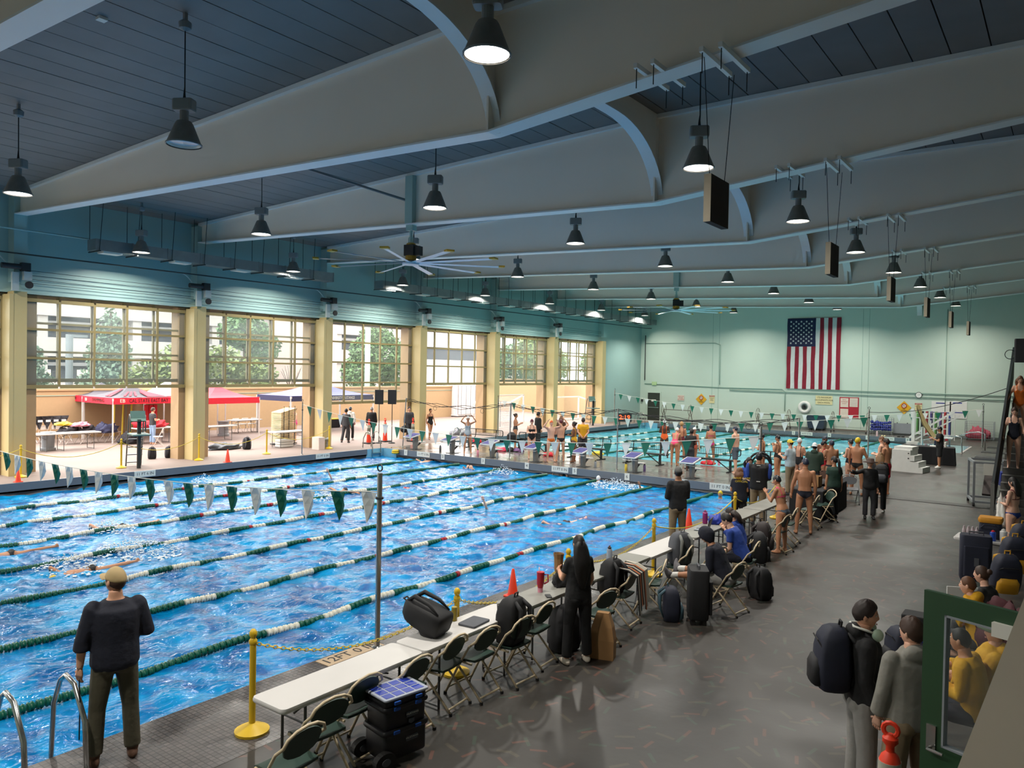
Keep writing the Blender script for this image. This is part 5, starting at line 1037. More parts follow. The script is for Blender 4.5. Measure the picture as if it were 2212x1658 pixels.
def make_fchair(m1, m2):
    t = thing('folding_chair', 'x', 'chair', (0, 0, 0), 0)
    # hoop: front foot -> up and back -> arched top -> down
    w_ = .215; q = [(-w_, .24, .02), (-w_, .06, .36), (-w_, -.1, .62)]
    for k in range(7): a = math.pi*k/6; q.append((-w_*math.cos(a)*1.02, -.2-.035*math.sin(a), .70+.12*math.sin(a)))
    q += [(w_, -.1, .62), (w_, .06, .36), (w_, .24, .02)]
    MB().tube(q, .0145, 8).build('back_hoop', m1, t, smooth=True)
    for s_ in (-1, 1):
        MB().tube([(s_*.19, -.27, .02), (s_*.19, -.02, .27), (s_*.19, .15, .43)], .0135, 8).build('rear_leg', m1, t, smooth=True)
        MB().bar((s_*.2, -.13, .42), (s_*.2, .17, .43), .02, .02).build('seat_rail', m1, t)
        for p in ((s_*.19, -.27, .012), (s_*w_, .245, .012)): MB().cyl((p[0], p[1], 0), (p[0], p[1], .03), .02, 8).build('foot_tip', M_tip, t)
    MB().cyl((-.19, -.235, .055), (.19, -.235, .055), .012, 7).build('rear_bar', m1, t); MB().cyl((-w_, .21, .085), (w_, .21, .085), .012, 7).build('front_bar', m1, t)
    m = MB(); rows = []
    for i in range(7):
        f = i/6; y = -.16+.36*f; hw = .185+.02*math.sin(f*3.1); rows.append([V((hw*e, y, .445+.012*(e*e)+.012*(1-f)-(.02 if f == 1 else 0))) for e in (-1, -.5, 0, .5, 1)])
    vs = [p for r in rows for p in r]; fs = [(i*5+j, i*5+j+1, i*5+j+6, i*5+j+5) for i in range(6) for j in range(4)]
    m.add(vs, fs).add([p-V((0, 0, .025)) for p in vs], [tuple(reversed(f)) for f in fs]); e = len(vs)
    for a, b in [(i*5, i*5+5) for i in range(6)]+[(i*5+9, i*5+4) for i in range(6)]+[(j+1, j) for j in range(4)]+[(30+j, 31+j) for j in range(4)]: m.f.append((a, b, b+e, a+e)); m.m.append(0)
    m.build('seat', m2, t, smooth=SM)
    poly = []
    for k in range(13): a = math.pi*k/12; poly.append((.2*math.cos(a), .70+.11*math.sin(a)))
    for k in range(1, 8): a = math.pi+math.pi*k/8; poly.append((.19*math.cos(a)*(1 if abs(math.cos(a)) > .5 else .9), .66+.10*math.sin(a)))
    Mb = Matrix.Translation((0, -.135, .55)) @ Matrix.Rotation(math.radians(15), 4, 'X') @ Matrix.Translation((0, 0, -.55))
    m = MB(); r0 = [Mb @ V((p[0], -.012, p[1]-.02)) for p in poly]; r1 = [Mb @ V((p[0], .006, p[1]-.02)) for p in poly]; m.loft([r0, r1]).build('backrest', m2, t); return t
fc, uc = make_fchair(M_cframe, M_cseat), []
CH = [(-5.2, 3.98, 3, 'at the bottom edge left of the tool box'), (-5.45, 4.5, -4, 'directly behind the tool box, seat in full view'), (-5.58, 5.0, 2, 'partly hidden by the tool box'), (-5.52, 5.66, 3, 'just beyond the tool box at the white table'), (-5.62, 6.36, 6, 'under the black backpack lying on the table'), (-5.52, 6.82, 0, 'empty one right of the black backpack'), (-5.42, 7.4, -3, 'holding a standing black backpack'), (-5.52, 8.0, 4, 'left of the woman in black'), (-5.2, 9.1, -12, 'right of the woman with the paper bag'), (-5.38, 10.08, 5, 'under the striped towel'), (-5.3, 10.95, 20, 'under the hooded student feet'), (-4.33, 11.7, -8, 'the hooded student sits on'), (-4.98, 12.55, -14, 'beside the boy in blue shirt'), (-5.4, 12.2, 10, 'holding the grey backpack'), (-4.62, 13.3, 6, 'of the boy in blue shirt'), (-4.85, 14.05, -4, 'left of the girl leaning on a chair'), (-5.1, 15.2, 3, 'the girl in the bikini leans on'), (-5.0, 16.4, -6, 'beyond the bikini girl at the table'), (-5.1, 17.3, 4, 'beside the swimmer seen from behind'), (-5.2, 19.5, 2, 'at the last grey table')]
for x, y, a, lab in CH: place(fc, uc, (x, y, 0), math.pi/2+math.radians(a), 'beige folding chair with green seat ' + lab, 'green folding chairs along the tables')
p = G(1775, 1128); place(fc, uc, (p.x, p.y+.2, 0), math.radians(135), 'beige folding chair standing alone on the walkway by the green shirt woman', 'green folding chairs along the tables')
p = G(1800, 1085); place(fc, uc, (p.x-.4, p.y+1.4, 0), math.radians(110), 'beige folding chair close to the black draped table', 'green folding chairs along the tables')
dk_ch = make_fchair(M_iron, mat('chair_grey_vinyl', (92, 94, 98), .5)); p = G(1848, 1080); place(dk_ch, [], (p.x, p.y-.7, 0), math.radians(200), 'dark grey folding chair right of the black draped table', 'green folding chairs along the tables')
# ================================================================ BAGS AND THINGS
def backpack(name, label, c, rz, m1, m2=None, s=1.0, tilt=0, roll=0, cat='backpack', straps=True):
    t = thing(name, label, cat, c, rz); t.rotation_euler = (tilt, roll, rz); t.scale = (s, s, s); m2 = m2 or m1
    rings = []
    for z, wx, dy, yo in ((0, .13, .09, 0), (.02, .155, .115, 0), (.15, .165, .13, 0), (.3, .16, .125, 0), (.4, .145, .11, -.005), (.46, .11, .085, -.015), (.49, .06, .045, -.02)):
        rings.append([V((wx*math.copysign(abs(math.cos(a))**.45, math.cos(a)), yo+dy*math.copysign(abs(math.sin(a))**.45, math.sin(a)), z)) for a in [2*math.pi*k/16 for k in range(16)]])
    MB().loft(rings).build('pack_body', m1, t, smooth=True)
    rings = [[V((wx*math.copysign(abs(math.cos(a))**.6, math.cos(a)), .12+dy*math.copysign(abs(math.sin(a))**.6, math.sin(a)), z)) for a in [2*math.pi*k/12 for k in range(12)]] for z, wx, dy in ((.03, .1, .03), (.05, .125, .055), (.18, .125, .055), (.24, .09, .035))]
    MB().loft(rings).build('front_pocket', m2, t, smooth=True)
    MB().tube([(-.13, .09, .33), (-.08, .125, .39), (.08, .125, .39), (.13, .09, .33)], .006, 5).build('zip', M_tip, t); MB().tube([(-.03, -.05, .48), (-.03, -.06, .53), (.03, -.06, .53), (.03, -.05, .48)], .009, 6).build('top_loop', m2, t)
    if straps:
        for s_ in (-1, 1): MB().tube([(s_*.07, -.09, .45), (s_*.09, -.17, .38), (s_*.1, -.17, .2), (s_*.11, -.12, .06)], [.02, .026, .02, .008], 6).build('strap', m2, t, smooth=True)
    return t
M_bkB = mat('nylon_black', (26, 26, 29), .7, var=.25, scale=12); M_bkN = mat('nylon_navy', (30, 34, 52), .7, var=.2, scale=12); M_bkG = mat('nylon_grey', (84, 86, 92), .75, var=.15, scale=12)
backpack('backpack', 'big black backpack lying on the white table', (-5.62, 6.42, .86), math.radians(100), M_bkB, None, 1.12, math.radians(-72))
backpack('backpack', 'black backpack standing upright on a folding chair', (-5.42, 7.4, .46), math.radians(95), M_bkB, None, 1.15)
backpack('backpack', 'black backpack on the floor behind the woman in black', (-5.45, 8.66, 0), math.radians(70), M_bkB, None, 1.25)
backpack('backpack', 'black backpack on the chair beneath the striped towel', (-5.45, 9.95, .46), math.radians(80), M_bkB, None, 1.1)
backpack('backpack', 'grey backpack on the chair by the white table', (-5.42, 12.32, .46), math.radians(60), M_bkG, mat('nylon_light', (120, 122, 118), .7), 1.15)
backpack('backpack', 'black backpack behind the hooded student chair', (-4.15, 12.75, 0), math.radians(-30), M_bkB, None, 1.1)
backpack('backpack', 'navy backpack beside the black suitcase', (-4.85, 10.75, 0), math.radians(-60), M_bkN, mat('nylon_teal', (60, 88, 100), .7), 1.05)
backpack('backpack', 'black backpack hung on the chair beside the boy in blue', (-4.6, 14.0, .3), math.radians(-70), M_bkB, None, 1.15)
backpack('backpack', 'black garment bag hung on the chair the girl leans on', (-4.85, 15.0, .3), math.radians(-80), mat('nylon_brownblack', (44, 36, 36), .7), None, 1.15)
backpack('backpack', 'black rucksack outside by the lifeguard chair', (-29.3, 15.7, 0), 1.2, M_clB, None, .95); backpack('backpack', 'black duffel on the patio beside the second column', (-29.2, 16.35, 0), 1.4, M_clB, None, .95)
backpack('backpack', 'purple bag at the foot of the second column', (-29.5, 16.95, 0), 1.2, mat('bag_purple', (124, 104, 176), .7), None, .8); backpack('backpack', 'black sports bag on the patio before the white tarp', (-29.9, 20.4, 0), 1.3, M_clB, M_bkG, 1.1)
def suitcase(label, c, rz, m1, s=1, handle=True):
    t = thing('suitcase', label, 'suitcase', c, rz); t.scale = (s, s, s); MB().rbox((0, 0, .4), (.4, .26, .66), .05, 3).build('case_body', m1, t, smooth=SM); MB().rbox((0, .15, .36), (.32, .05, .44), .02, 2).build('front_pocket', m1, t)
    MB().tube([(-.09, 0, .73), (-.09, 0, .77), (.09, 0, .77), (.09, 0, .73)], .012, 6).build('top_handle', M_bkG, t)
    for x in (-.15, .15): MB().cyl((x-.02, -.08, .04), (x+.02, -.08, .04), .04, 10).build('wheel', M_tip, t); MB().bx(x-.02, x+.02, .05, .1, 0, .08).build('foot', M_tip, t)
    MB().bx(-.03, .03, .176, .182, .3, .42).build('logo_patch', M_bkG, t); return t
suitcase('tall black suitcase standing behind the navy backpack', (-4.5, 10.92, 0), math.radians(-60), M_bkB, 1.12)
q = G(2110, 1252); suitcase('large navy suitcase before the table of drinks', (q.x, 16.2, 0), math.radians(190), M_bkN, 1.25)
# striped towel
t = thing('striped_towel', 'cream towel with orange and black stripes draped over a chair', 'towel', (-5.3, 10.15, 0)); M_tw = [mat('towel_cream', (196, 188, 172), .9), mat('towel_black', (34, 32, 34), .9), mat('towel_orange', (196, 110, 62), .9)]
for k in range(11):
    x = -.25+.05*k; m = MB(); pr = [(x, -.22, .42+.05*math.sin(k)), (x, -.2, .66), (x, -.08, .885+.01*math.sin(k*2)), (x, .1, .87), (x, .24, .80), (x, .27, .5), (x, .29, .3+.06*math.cos(k))]
    vs = []
    for p in pr: vs += [V(p), V((p[0]+.05, p[1], p[2]+.006))]
    fs = [(2*i, 2*i+1, 2*i+3, 2*i+2) for i in range(len(pr)-1)]; m.add(vs, fs).add([v-V((0, .0, .014)) for v in vs], [tuple(reversed(f)) for f in fs]); o = m.build('towel_stripe', M_tw[[0, 0, 0, 2, 1, 0, 1, 2, 1, 0, 1][k]], t)
t.rotation_euler.z = math.radians(-80)
# rolling tool box stack
q = V((-5.0, 5.02, 0)); t = thing('rolling_toolbox', 'stacked black rolling tool boxes with clear organiser lid', 'tool box', (-5.22, 5.26, 0), math.radians(80)); t.scale = (.95, .95, .70); M_tb = mat('toolbox_black', (22, 22, 25), .45, var=.15); M_tbB = mat('latch_blue', (34, 84, 170), .4)
MB().rbox((0, 0, .25), (.52, .36, .36), .04, 3).build('lower_box', M_tb, t, smooth=SM); MB().rbox((0, 0, .455), (.56, .4, .07), .04, 3).build('lower_rim', M_tb, t, smooth=SM)
MB().rbox((0, 0, .62), (.5, .35, .3), .04, 3).build('upper_box', M_tb, t, smooth=SM); MB().rbox((0, 0, .775), (.55, .39, .06), .04, 3).build('upper_rim', M_tb, t, smooth=SM)
MB().rbox((0, 0, .85), (.5, .36, .1), .03, 3).build('organiser_box', M_tb, t, smooth=SM); lid = MB().rbox((0, 0, .912), (.54, .4, .03), .03, 3).build('organiser_lid', mat('clear_lid', (170, 176, 190), .12, var=.05), t, smooth=SM)
for i in range(4):
    for j in range(3): MB().bx(-.235+.12*i, -.135+.12*i, -.165+.115*j, -.07+.115*j, .927, .931).build('compartment', mat('cup_blue', (40, 62, 160), .4, var=.3, scale=20), lid)
for z, w_ in ((.455, .2), (.775, .2), (.86, .21)):
    for x in (-.13, .13): MB().bx(x-.035, x+.035, -w_-.012, -w_+.01, z-.02, z+.02).build('latch', M_tbB, t)
for z in (.63, .3):
    pl = MB().bx(-.0, .14, -.186, -.18, z-.035, z+.035).build('name_plate', M_bkG, t); text('MUSTANG', .032, M_sign, frame((.07, -.188, z+.008), (1, 0, 0), (0, 0, 1)), t, extr=.0008)
MB().prism([(-.035, .03), (.035, .03), (.035, -.015), (0, -.045), (-.035, -.015)], -.186, -.18, 'y', M=Matrix.Translation((.06, 0, .535))).build('shield_badge', M_bkG, t)
for s_ in (-1,): 
    for y in (-.2, .2): MB().cyl((-.27, y-.035, .12), (-.27, y+.035, .12), .12, 20).build('wheel', M_tip, t); MB().cyl((-.27, y-.04, .12), (-.27, y+.04, .12), .05, 12).build('wheel_hub', M_bkG, t)
# table-top items
def bottle(label, c, r, h, m1, m2, name='water_bottle', handle=False):
    t = thing(name, label, 'bottle', c); MB().lathe([(r*.9, 0), (r, .01), (r, h*.78), (r*.7, h*.84)], 16).build('bottle_body', m1, t, smooth=SM); MB().lathe([(r*.6, h*.82), (r*.62, h*.93), (r*.3, h*.95), (r*.25, h)], 12).build('bottle_cap', m2, t, smooth=SM)
    if handle: MB().tube([(r*.9, 0, h*.72), (r*1.9, 0, h*.72), (r*2.0, 0, h*.4), (r*.9, 0, h*.34)], r*.16, 6).build('handle', m1, t, smooth=True)
    return t
M_tumb = mat('tumbler_red', (176, 26, 48), .35); q = G(1167, 1278, .755)
t = thing('tumbler', 'red tumbler with side handle on the grey table', 'tumbler', (q.x, q.y, .755), math.radians(40)); MB().lathe([(.034, 0), (.036, .05), (.036, .06)], 18).build('pink_base', M_clP, t); MB().lathe([(.036, .06), (.05, .12), (.052, .26)], 18).build('cup', M_tumb, t, smooth=SM); MB().lathe([(.054, .26), (.054, .275), (.01, .285)], 18).build('lid', M_tumb, t); MB().tube([(.05, 0, .24), (.1, 0, .24), (.105, 0, .14), (.05, 0, .11)], .01, 6).build('handle', M_tumb, t, smooth=True); MB().cyl((-.02, 0, .28), (-.02, 0, .34), .006, 6).build('straw', M_clW, t)
q = G(1182, 1287, .755); tag(MB().rbox((0, 0, .006), (.075, .15, .01), .012, 2).build('phone', M_motor, loc=(q.x+.02, q.y, .755), rz=.8), 'phone lying on the grey table by the red tumbler', 'phone')
q = G(1316, 1222, .755); bottle('blue-grey water bottle with black spout on the grey table', (q.x, q.y, .755), .045, .32, mat('bottle_blue', (150, 160, 176), .3), M_motor)
q = G(1205, 1265, .755); heap((q.x+.02, q.y+.05, .755), (.11, .14, .2), M_bkB, 'small black pouch on the table beside the red tumbler', 'pouch', 3, 'bag')
q = G(1000, 1352, .755); t = thing('laptop', 'closed dark laptop behind the black backpack on the table', 'laptop', (-5.66, 6.98, .745), math.radians(95)); MB().rbox((0, 0, .012), (.34, .24, .022), .02, 2).build('laptop_shell', M_bkG, t)
tag(MB().lathe([(.035, 0), (.035, .16), (.03, .165)], 14).build('metal_cup', mat('cup_olive', (150, 130, 40), .4), loc=(-5.9, 6.9, .745)), 'olive cup standing behind the black backpack', 'cup')
t = thing('laptop', 'open laptop with dark screen on the grey table', 'laptop', (-5.7, 13.95, .76), math.radians(-78)); MB().rbox((0, 0, .008), (.34, .24, .014), .015, 2).build('keyboard_deck', M_bin, t); Rl = Matrix.Rotation(math.radians(-16), 3, 'X')
MB().box(V((0, .12, .01)) + Rl @ V((0, 0, .12)), (.34, .012, .23), M=Rl).build('lid', M_motor, t); MB().box(V((0, .112, .01)) + Rl @ V((0, 0, .12)), (.31, .004, .2), M=Rl).build('screen', mat('screen_dark', (34, 32, 38), .2, var=.3, scale=3), t); MB().bx(-.14, .14, -.02, .09, .0155, .017).build('keys', M_motor, t); MB().bx(-.05, .05, -.1, -.035, .0155, .017).build('trackpad', M_bkG, t)
bottle('magenta bottle behind the open laptop', (-5.88, 14.55, .76), .05, .27, mat('bottle_magenta', (150, 34, 110), .4), mat('cap_magenta', (120, 24, 90), .4)); heap((-5.72, 14.75, .76), (.14, .2, .14), mat('bag_blue', (36, 58, 160), .6, var=.3), 'blue drawstring bag on the table beyond the laptop', 'drawstring_bag', 6, 'bag')
t = thing('sunglasses', 'black goggles lying in front of the open laptop', 'goggles', (-5.55, 13.55, .765)); 
for x in (-.035, .035): MB().torus((x, 0, .012), .022, .005, 12, 5).build('lens_ring', M_tip, t)
MB().tube([(-.055, 0, .012), (-.06, .05, .01), (.06, .05, .01), (.055, 0, .012)], .004, 5).build('strap', M_tip, t)
q = G(1270, 1395); t = thing('paper_bag', 'tall brown paper bag standing by the woman in black', 'bag', (-4.9, 8.74, 0), .3); MB().loft([[V((x*k, y*k, z)) for x, y in ((-.16, -.09), (.16, -.09), (.16, .09), (-.16, .09))] for k, z in ((1, 0), (1.02, .25), (.85, .42), (.5, .6))]).build('bag_body', mat('kraft_paper', (150, 112, 70), .8, var=.12), t)
# small things on the bulkhead
M_pk = mat('flop_pink', (206, 60, 90), .7)
for k, (px, py, m_, lab) in enumerate(((1085, 974, M_pk, 'pink flip-flops on the bulkhead before the bench'), (1103, 974, M_tip, 'black flip-flops on the bulkhead before the bench'), (1118, 975, mat('flop_lilac', (150, 110, 160), .7), 'lilac flip-flops by the thin post'), (1137, 962, M_clR, 'red towel on the bulkhead beside the woman in black suit'), (1030, 955, M_clR, 'red and black towel under the second bench'), (1185, 985, M_clR, 'small red bag by the orange brief swimmer'), (1292, 982, M_clY, 'yellow green mesh bag by the thin post'), (1530, 1003, M_clR, 'dark red bag at the feet of the pink bikini swimmer'))):
    q = G(px, py); heap((q.x, q.y, 0), (.28, .2, .14), m_, lab, 'towel_heap', k, 'towel')
for k, (px, py, m1, lab) in enumerate(((951, 975, M_bkG, 'dark bottle behind lane number two'), (1032, 984, M_clP, 'pink bottle before the third block'), (1074, 990, M_bin, 'grey bottle beside the third block'), (1286, 1010, M_bin, 'clear bottle by the thin post'), (1352, 1016, M_clY, 'yellow bottle on the sixth block step'), (1392, 1018, mat('bottle_lilac', (120, 100, 150), .4), 'lilac bottle right of the sixth block'), (1553, 1005, M_clP, 'pink shaker bottle behind the seventh block'))):
    q = G(px, py); bottle(lab, (q.x, q.y, 0), .05, .3, m1, M_tip)
tag(MB().lathe([(.22, 0), (.22, .3), (.1, .42), (.02, .44)], 14).build('duffel', M_bkB, loc=(-20.9, 28.3, .48)), 'black bag standing on the first bench', 'bag')
tag(MB().torus((0, 0, .1), .12, .05, 16, 8).torus((0, 0, .02), .13, .05, 16, 8).build('rope_hook_coil', M_yel, smooth=True, loc=(XL+.98, YB0-.16, -.16)), 'yellow float coil at the corner beside lane number one', 'float')
# black draped timing table with boxes
q = G(1800, 1095); t = thing('timing_table', 'black draped table crowded with equipment between the swimmers', 'table', (-5.6, 22.0, 0), 0); m = MB()
m.loft([[V((x*k, y*k, z)) for x, y in ((-.42, -1.3), (.42, -1.3), (.42, 1.3), (-.42, 1.3))] for k, z in ((1.02, .01), (1.0, .74), (.98, .76))]).build('cloth', MATS['cloth_matte_black'], t)
M_box = mat('cardboard', (170, 128, 84), .8, var=.1)
for x, y, lab, m_ in ((-5.6, 21.4, 'open cardboard box on the black draped table', M_box), (-5.55, 22.6, 'dark brown patterned bag on the black draped table', mat('bag_brown', (84, 58, 46), .7, var=.4, scale=30))):
    t = thing('supply_box', lab, 'box', (x, y, .765)); MB().bx(-.18, .18, -.16, .16, 0, .02).build('box_floor', m_, t)
    for (a, b, c_, d) in ((-.18, -.165, -.16, .16), (.165, .18, -.16, .16), (-.18, .18, -.16, -.145), (-.18, .18, .145, .16)): MB().bx(a, b, c_, d, .0, .3).build('box_wall', m_, t)
heap((-5.6, 21.9, .765), (.25, .3, .12), M_bkB, 'tangle of black cables on the draped table', 'cable_heap', 4, 'cables')
# right-hand gear table
q = G(2080, 1158, .74); gt = make_table(1.83, .6, M_tabW); place(gt, [], (-.85, 16.9, 0), math.pi/2-.05, 'white table with drinks and cooler bag by the stairs')
t = thing('cooler_bag', 'navy cooler bag with yellow lid on the drinks table', 'cooler bag', (-1.2, 17.0, .745)); MB().rbox((0, 0, .15), (.36, .3, .3), .05, 3).build('bag_body', M_bkN, t, smooth=SM); MB().rbox((0, 0, .35), (.4, .34, .1), .06, 3).build('bag_lid', mat('lid_yellow', (206, 140, 30), .6, var=.1), t, smooth=SM); MB().tube([(-.15, -.16, .2), (-.08, -.2, .28), (.08, -.2, .28), (.15, -.16, .2)], .012, 6).build('carry_strap', M_bkN, t)
for k in range(8):
    i, j = k % 4, k//4; tag(MB().lathe([(.03, 0), (.032, .12), (.015, .18), (.015, .2)], 10).build('water_bottle', mat('pet_clear', (190, 176, 180), .2, var=.3, scale=25), loc=(-1.62+.07*i, 16.82+.07*j, .745)), 'plastic water bottle in the pack on the drinks table', 'bottle', 'water bottles in the pack')
bottle('blue sports drink bottle before the cooler bag', (-1.14, 16.72, .745), .05, .2, mat('drink_blue', (40, 80, 180), .35, var=.4, scale=20), M_clR); t = bottle('white tumbler with straw on the drinks table', (-.98, 16.78, .745), .06, .24, M_white, M_white, 'tumbler', True); heap((-.65, 16.85, .745), (.3, .2, .08), M_float, 'blue cloth folded on the drinks table', 'folded_cloth', 8, 'cloth')
M_ybag = mat('bag_yellow', (206, 150, 30), .6, var=.1)
for k, (px, py, lab) in enumerate(((2168, 1240, 'yellow and navy backpack nearest among the right seats'), (2185, 1200, 'yellow and navy backpack behind the nearest one'), (2205, 1170, 'yellow and navy backpack at the right picture edge'))):
    q = PY(px, py, [13.2, 14.2, 15.2][k]); backpack('backpack', lab, (q.x, q.y, q.z-.22), math.radians(200), M_bkN, M_ybag, 1.15, math.radians(-20))
heap((-.55, 10.9, .5), (.35, .4, .45), mat('maroon_cloth', (74, 28, 36), .8, var=.15), 'maroon jacket behind the ponytail student', 'jacket_heap', 9, 'jacket')
# ================================================================ STAIR, GUARD, SEATING, FOREGROUND
M_step = mat('stair_concrete', (92, 90, 86), .75, var=.12); sx0, sx1, sY0, sl = -1.5, .9, 22.4, .5484
stp = thing('stairway', 'dark concrete stair with black side guard rising along the right wall', 'stairs', (0, 0, 0))
for k in range(20): MB().bx(sx0, sx1, sY0+.31*k, sY0+.31*(k+1)+.02, max(0, .17*(k+1)-.5), .17*(k+1)).build('step', M_step, stp)
MB().prism([(sY0-.3, .25), (sY0+6.2, .25+sl*6.5), (sY0+6.2, 1.15+sl*6.5), (sY0-.3, 1.15)], sx0-.06, sx0-.02, 'x').build('guard_panel', mat('guard_black', (30, 28, 30), .5), stp)
MB().bar((sx0-.04, sY0-.3, 1.2), (sx0-.04, sY0+6.2, 1.2+sl*6.5), .06, .05).build('guard_cap', M_stain, stp); MB().bx(sx0-.08, sx0, sY0-.36, sY0-.28, 0, 1.2).build('guard_post', M_stain, stp)
ben = thing('tier_bench', 'low dark seating tier along the right side', 'seating', (0, 0, 0)); MB().bx(.0, 1.2, 6.6, 16.2, 0, .42).build('lower_tier', M_step, ben); MB().bx(1.2, 3.0, 6.6, 20.5, 0, .85).build('upper_tier', M_step, ben)
# green door with glass, standing open
DG = mat('door_green', (38, 72, 44), .45, var=.06); H0 = G(2000, 1272, 2.13); dirn = (G(2160, 1312, 2.13)-H0); dirn.z = 0; dirn.normalize()
dg_ = sempty('door_9', (H0.x, H0.y, 0)); dg_.rotation_euler.z = math.atan2(dirn.y, dirn.x)
for (x0, x1, z0, z1) in ((0, .16, 0, 2.13), (.76, .92, 0, 2.13), (.16, .76, 1.98, 2.13), (.16, .76, 0, .98)): MB().bx(x0, x1, -.022, .022, z0, z1).build('door_rail', DG, dg_)
for (x0, x1, z0, z1) in ((.16, .175, .98, 1.98), (.745, .76, .98, 1.98), (.16, .76, .98, .995), (.16, .76, 1.965, 1.98)): MB().bx(x0, x1, -.03, .03, z0, z1).build('glazing_bead', M_bin, dg_)
MB().bx(.17, .75, -.004, .004, .985, 1.975).build('pane', glass_mat('door_pane', haze=.04), dg_)
MB().bx(.05, .12, -.034, -.022, .92, 1.12).build('handle_plate', M_stain, dg_); MB().tube([(.085, -.034, .95), (.085, -.08, .95), (.2, -.08, .95)], .012, 8).build('lever_handle', M_stain, dg_); MB().bx(.5, .86, -.06, -.022, 1.93, 2.03).build('closer', M_sign, dg_)
# foreground parapet (the ledge beside the viewer)
pa = G(2055, 1658, 2.9); M_ledge = mat('ledge_plaster', (206, 194, 176), .85, var=.1, scale=4)
a0, a1 = CAMP + ray(2052, 1700)*1.25, CAMP + ray(2232, 1240)*1.5
d_ = (a1-a0); o = struct(MB().loft([[a0, a1, a1+V((1.6, .2, 0)), a0+V((1.6, .2, 0))], [a0+V((.0, .0, -1.6)), a1+V((0, 0, -1.6)), a1+V((1.6, .2, -1.6)), a0+V((1.6, .2, -1.6))]]).build('trim_2', M_ledge))
# ================================================================ PEOPLE
def remesh(mb, vox, sm=4):
    me = bpy.data.meshes.new('r'); me.from_pydata([tuple(p) for p in mb.v], [], mb.f); o = bpy.data.objects.new('r', me); TMP.collection.objects.link(o)
    r = o.modifiers.new('r', 'REMESH'); r.mode = 'VOXEL'; r.voxel_size = vox
    s = o.modifiers.new('s', 'SMOOTH'); s.factor = .5; s.iterations = sm
    m = tmp_mesh(o); bpy.data.objects.remove(o); bpy.data.meshes.remove(me); return m
def mesh_np(me):
    co = np.empty(len(me.vertices)*3); me.vertices.foreach_get('co', co); no = np.empty(len(me.vertices)*3); me.vertices.foreach_get('normal', no)
    return co.reshape(-1, 3), no.reshape(-1, 3), [tuple(p.vertices) for p in me.polygons]
def ering(c, r, f, rx, ry, n=14, p=.85):
    out = []
    for k in range(n):
        a = 2*math.pi*k/n; x, y = math.cos(a), math.sin(a); out.append(c + r*(rx*math.copysign(abs(x)**p, x)) + f*(ry*math.copysign(abs(y)**p, y)))
    return out
def headpos(d):
    p = V((d.x*.074, d.y*.095, d.z*.118))
    if p.z < 0:
        t = -p.z/.118; p.x *= 1-.30*t**1.4; p.y *= (1-.06*t) if d.y > 0 else (1-.5*t)
    if d.y > 0:
        ax = abs(p.x); p.y -= .006*math.exp(-(p.x/.05)**2-((p.z+.01)/.06)**2)
        p.y += .017*math.exp(-(p.x/.013)**2-((p.z+.018)/.020)**2) + .008*math.exp(-(p.x/.010)**2-((p.z-.010)/.025)**2)
        p.y -= .009*math.exp(-((ax-.031)/.016)**2-((p.z-.016)/.012)**2); p.y += .004*math.exp(-((ax-.028)/.02)**2-((p.z-.036)/.008)**2)
        p.y += .005*math.exp(-(p.x/.02)**2-((p.z+.062)/.010)**2) + .009*math.exp(-(p.x/.022)**2-((p.z+.100)/.016)**2)
    return p
def lerp_tab(x, xs, ys):
    return float(np.interp(x, xs, ys))
AZ = [0, .6, 1.15, 1.6, 2.2, 3.15]
HL = {'short': [.62, .5, .1, -.1, -.35, -.55], 'buzz': [.62, .5, .1, .0, -.3, -.5], 'swimcap': [.36, .3, .02, -.05, -.22, -.3], 'cap': [.38, .34, .2, .14, .1, .05], 'bald': [2]*6, 'long': [.62, .45, -.1, -.5, -.8, -.95], 'hood': [.7, .3, -.3, -.8, -1, -1]}
def shell(style, th, nu, nv, scale, ridge=0, seed=0):
    m = MB(); rows = []
    for i in range(nv+1):
        t = -math.pi/2+math.pi*i/nv; row = []
        for k in range(nu):
            a = 2*math.pi*k/nu; d = V((math.cos(t)*math.sin(a), math.cos(t)*math.cos(a), math.sin(t))); az = abs(math.atan2(d.x, d.y))
            zl = lerp_tab(az, AZ, HL[style]); f = min(1, max(0, (d.z-zl)/.10+.3)); p = headpos(d)
            if d.y > .2 and f > 0: p.y = d.y*.095
            r = 1+th*f if f > 0 else .9
            if ridge and f > 0: r += ridge*math.sin(a*9+seed+3*t)*math.sin(t*7+a*3)
            row.append(p*r*scale)
        rows.append(row)
    m.loft(rows, caps=True); return m
SKIN = {'fair': (226, 176, 150), 'light': (214, 160, 130), 'tan': (190, 134, 100), 'olive': (176, 124, 92), 'brown': (124, 80, 56), 'dark': (84, 52, 40)}
def skinm(k): return mat('skin_'+k, SKIN[k], .5, var=.06, scale=9)
M_eyeW = mat('eye_white', (226, 222, 216), .3, var=0); M_eyeD = mat('eye_dark', (44, 30, 24), .3, var=0); M_lip = mat('lips', (166, 92, 84), .45, var=0)
HAIRC = {'black': (24, 20, 20), 'brown': (66, 44, 32), 'dkbrown': (40, 28, 24), 'blond': (176, 138, 88), 'auburn': (104, 66, 40), 'grey': (120, 116, 112), 'dblond': (128, 96, 62)}
def hairm(k): return mat('hair_'+k, HAIRC[k], .55, var=.25, scale=40)
def mir(v): return (-v[0], v[1], v[2])
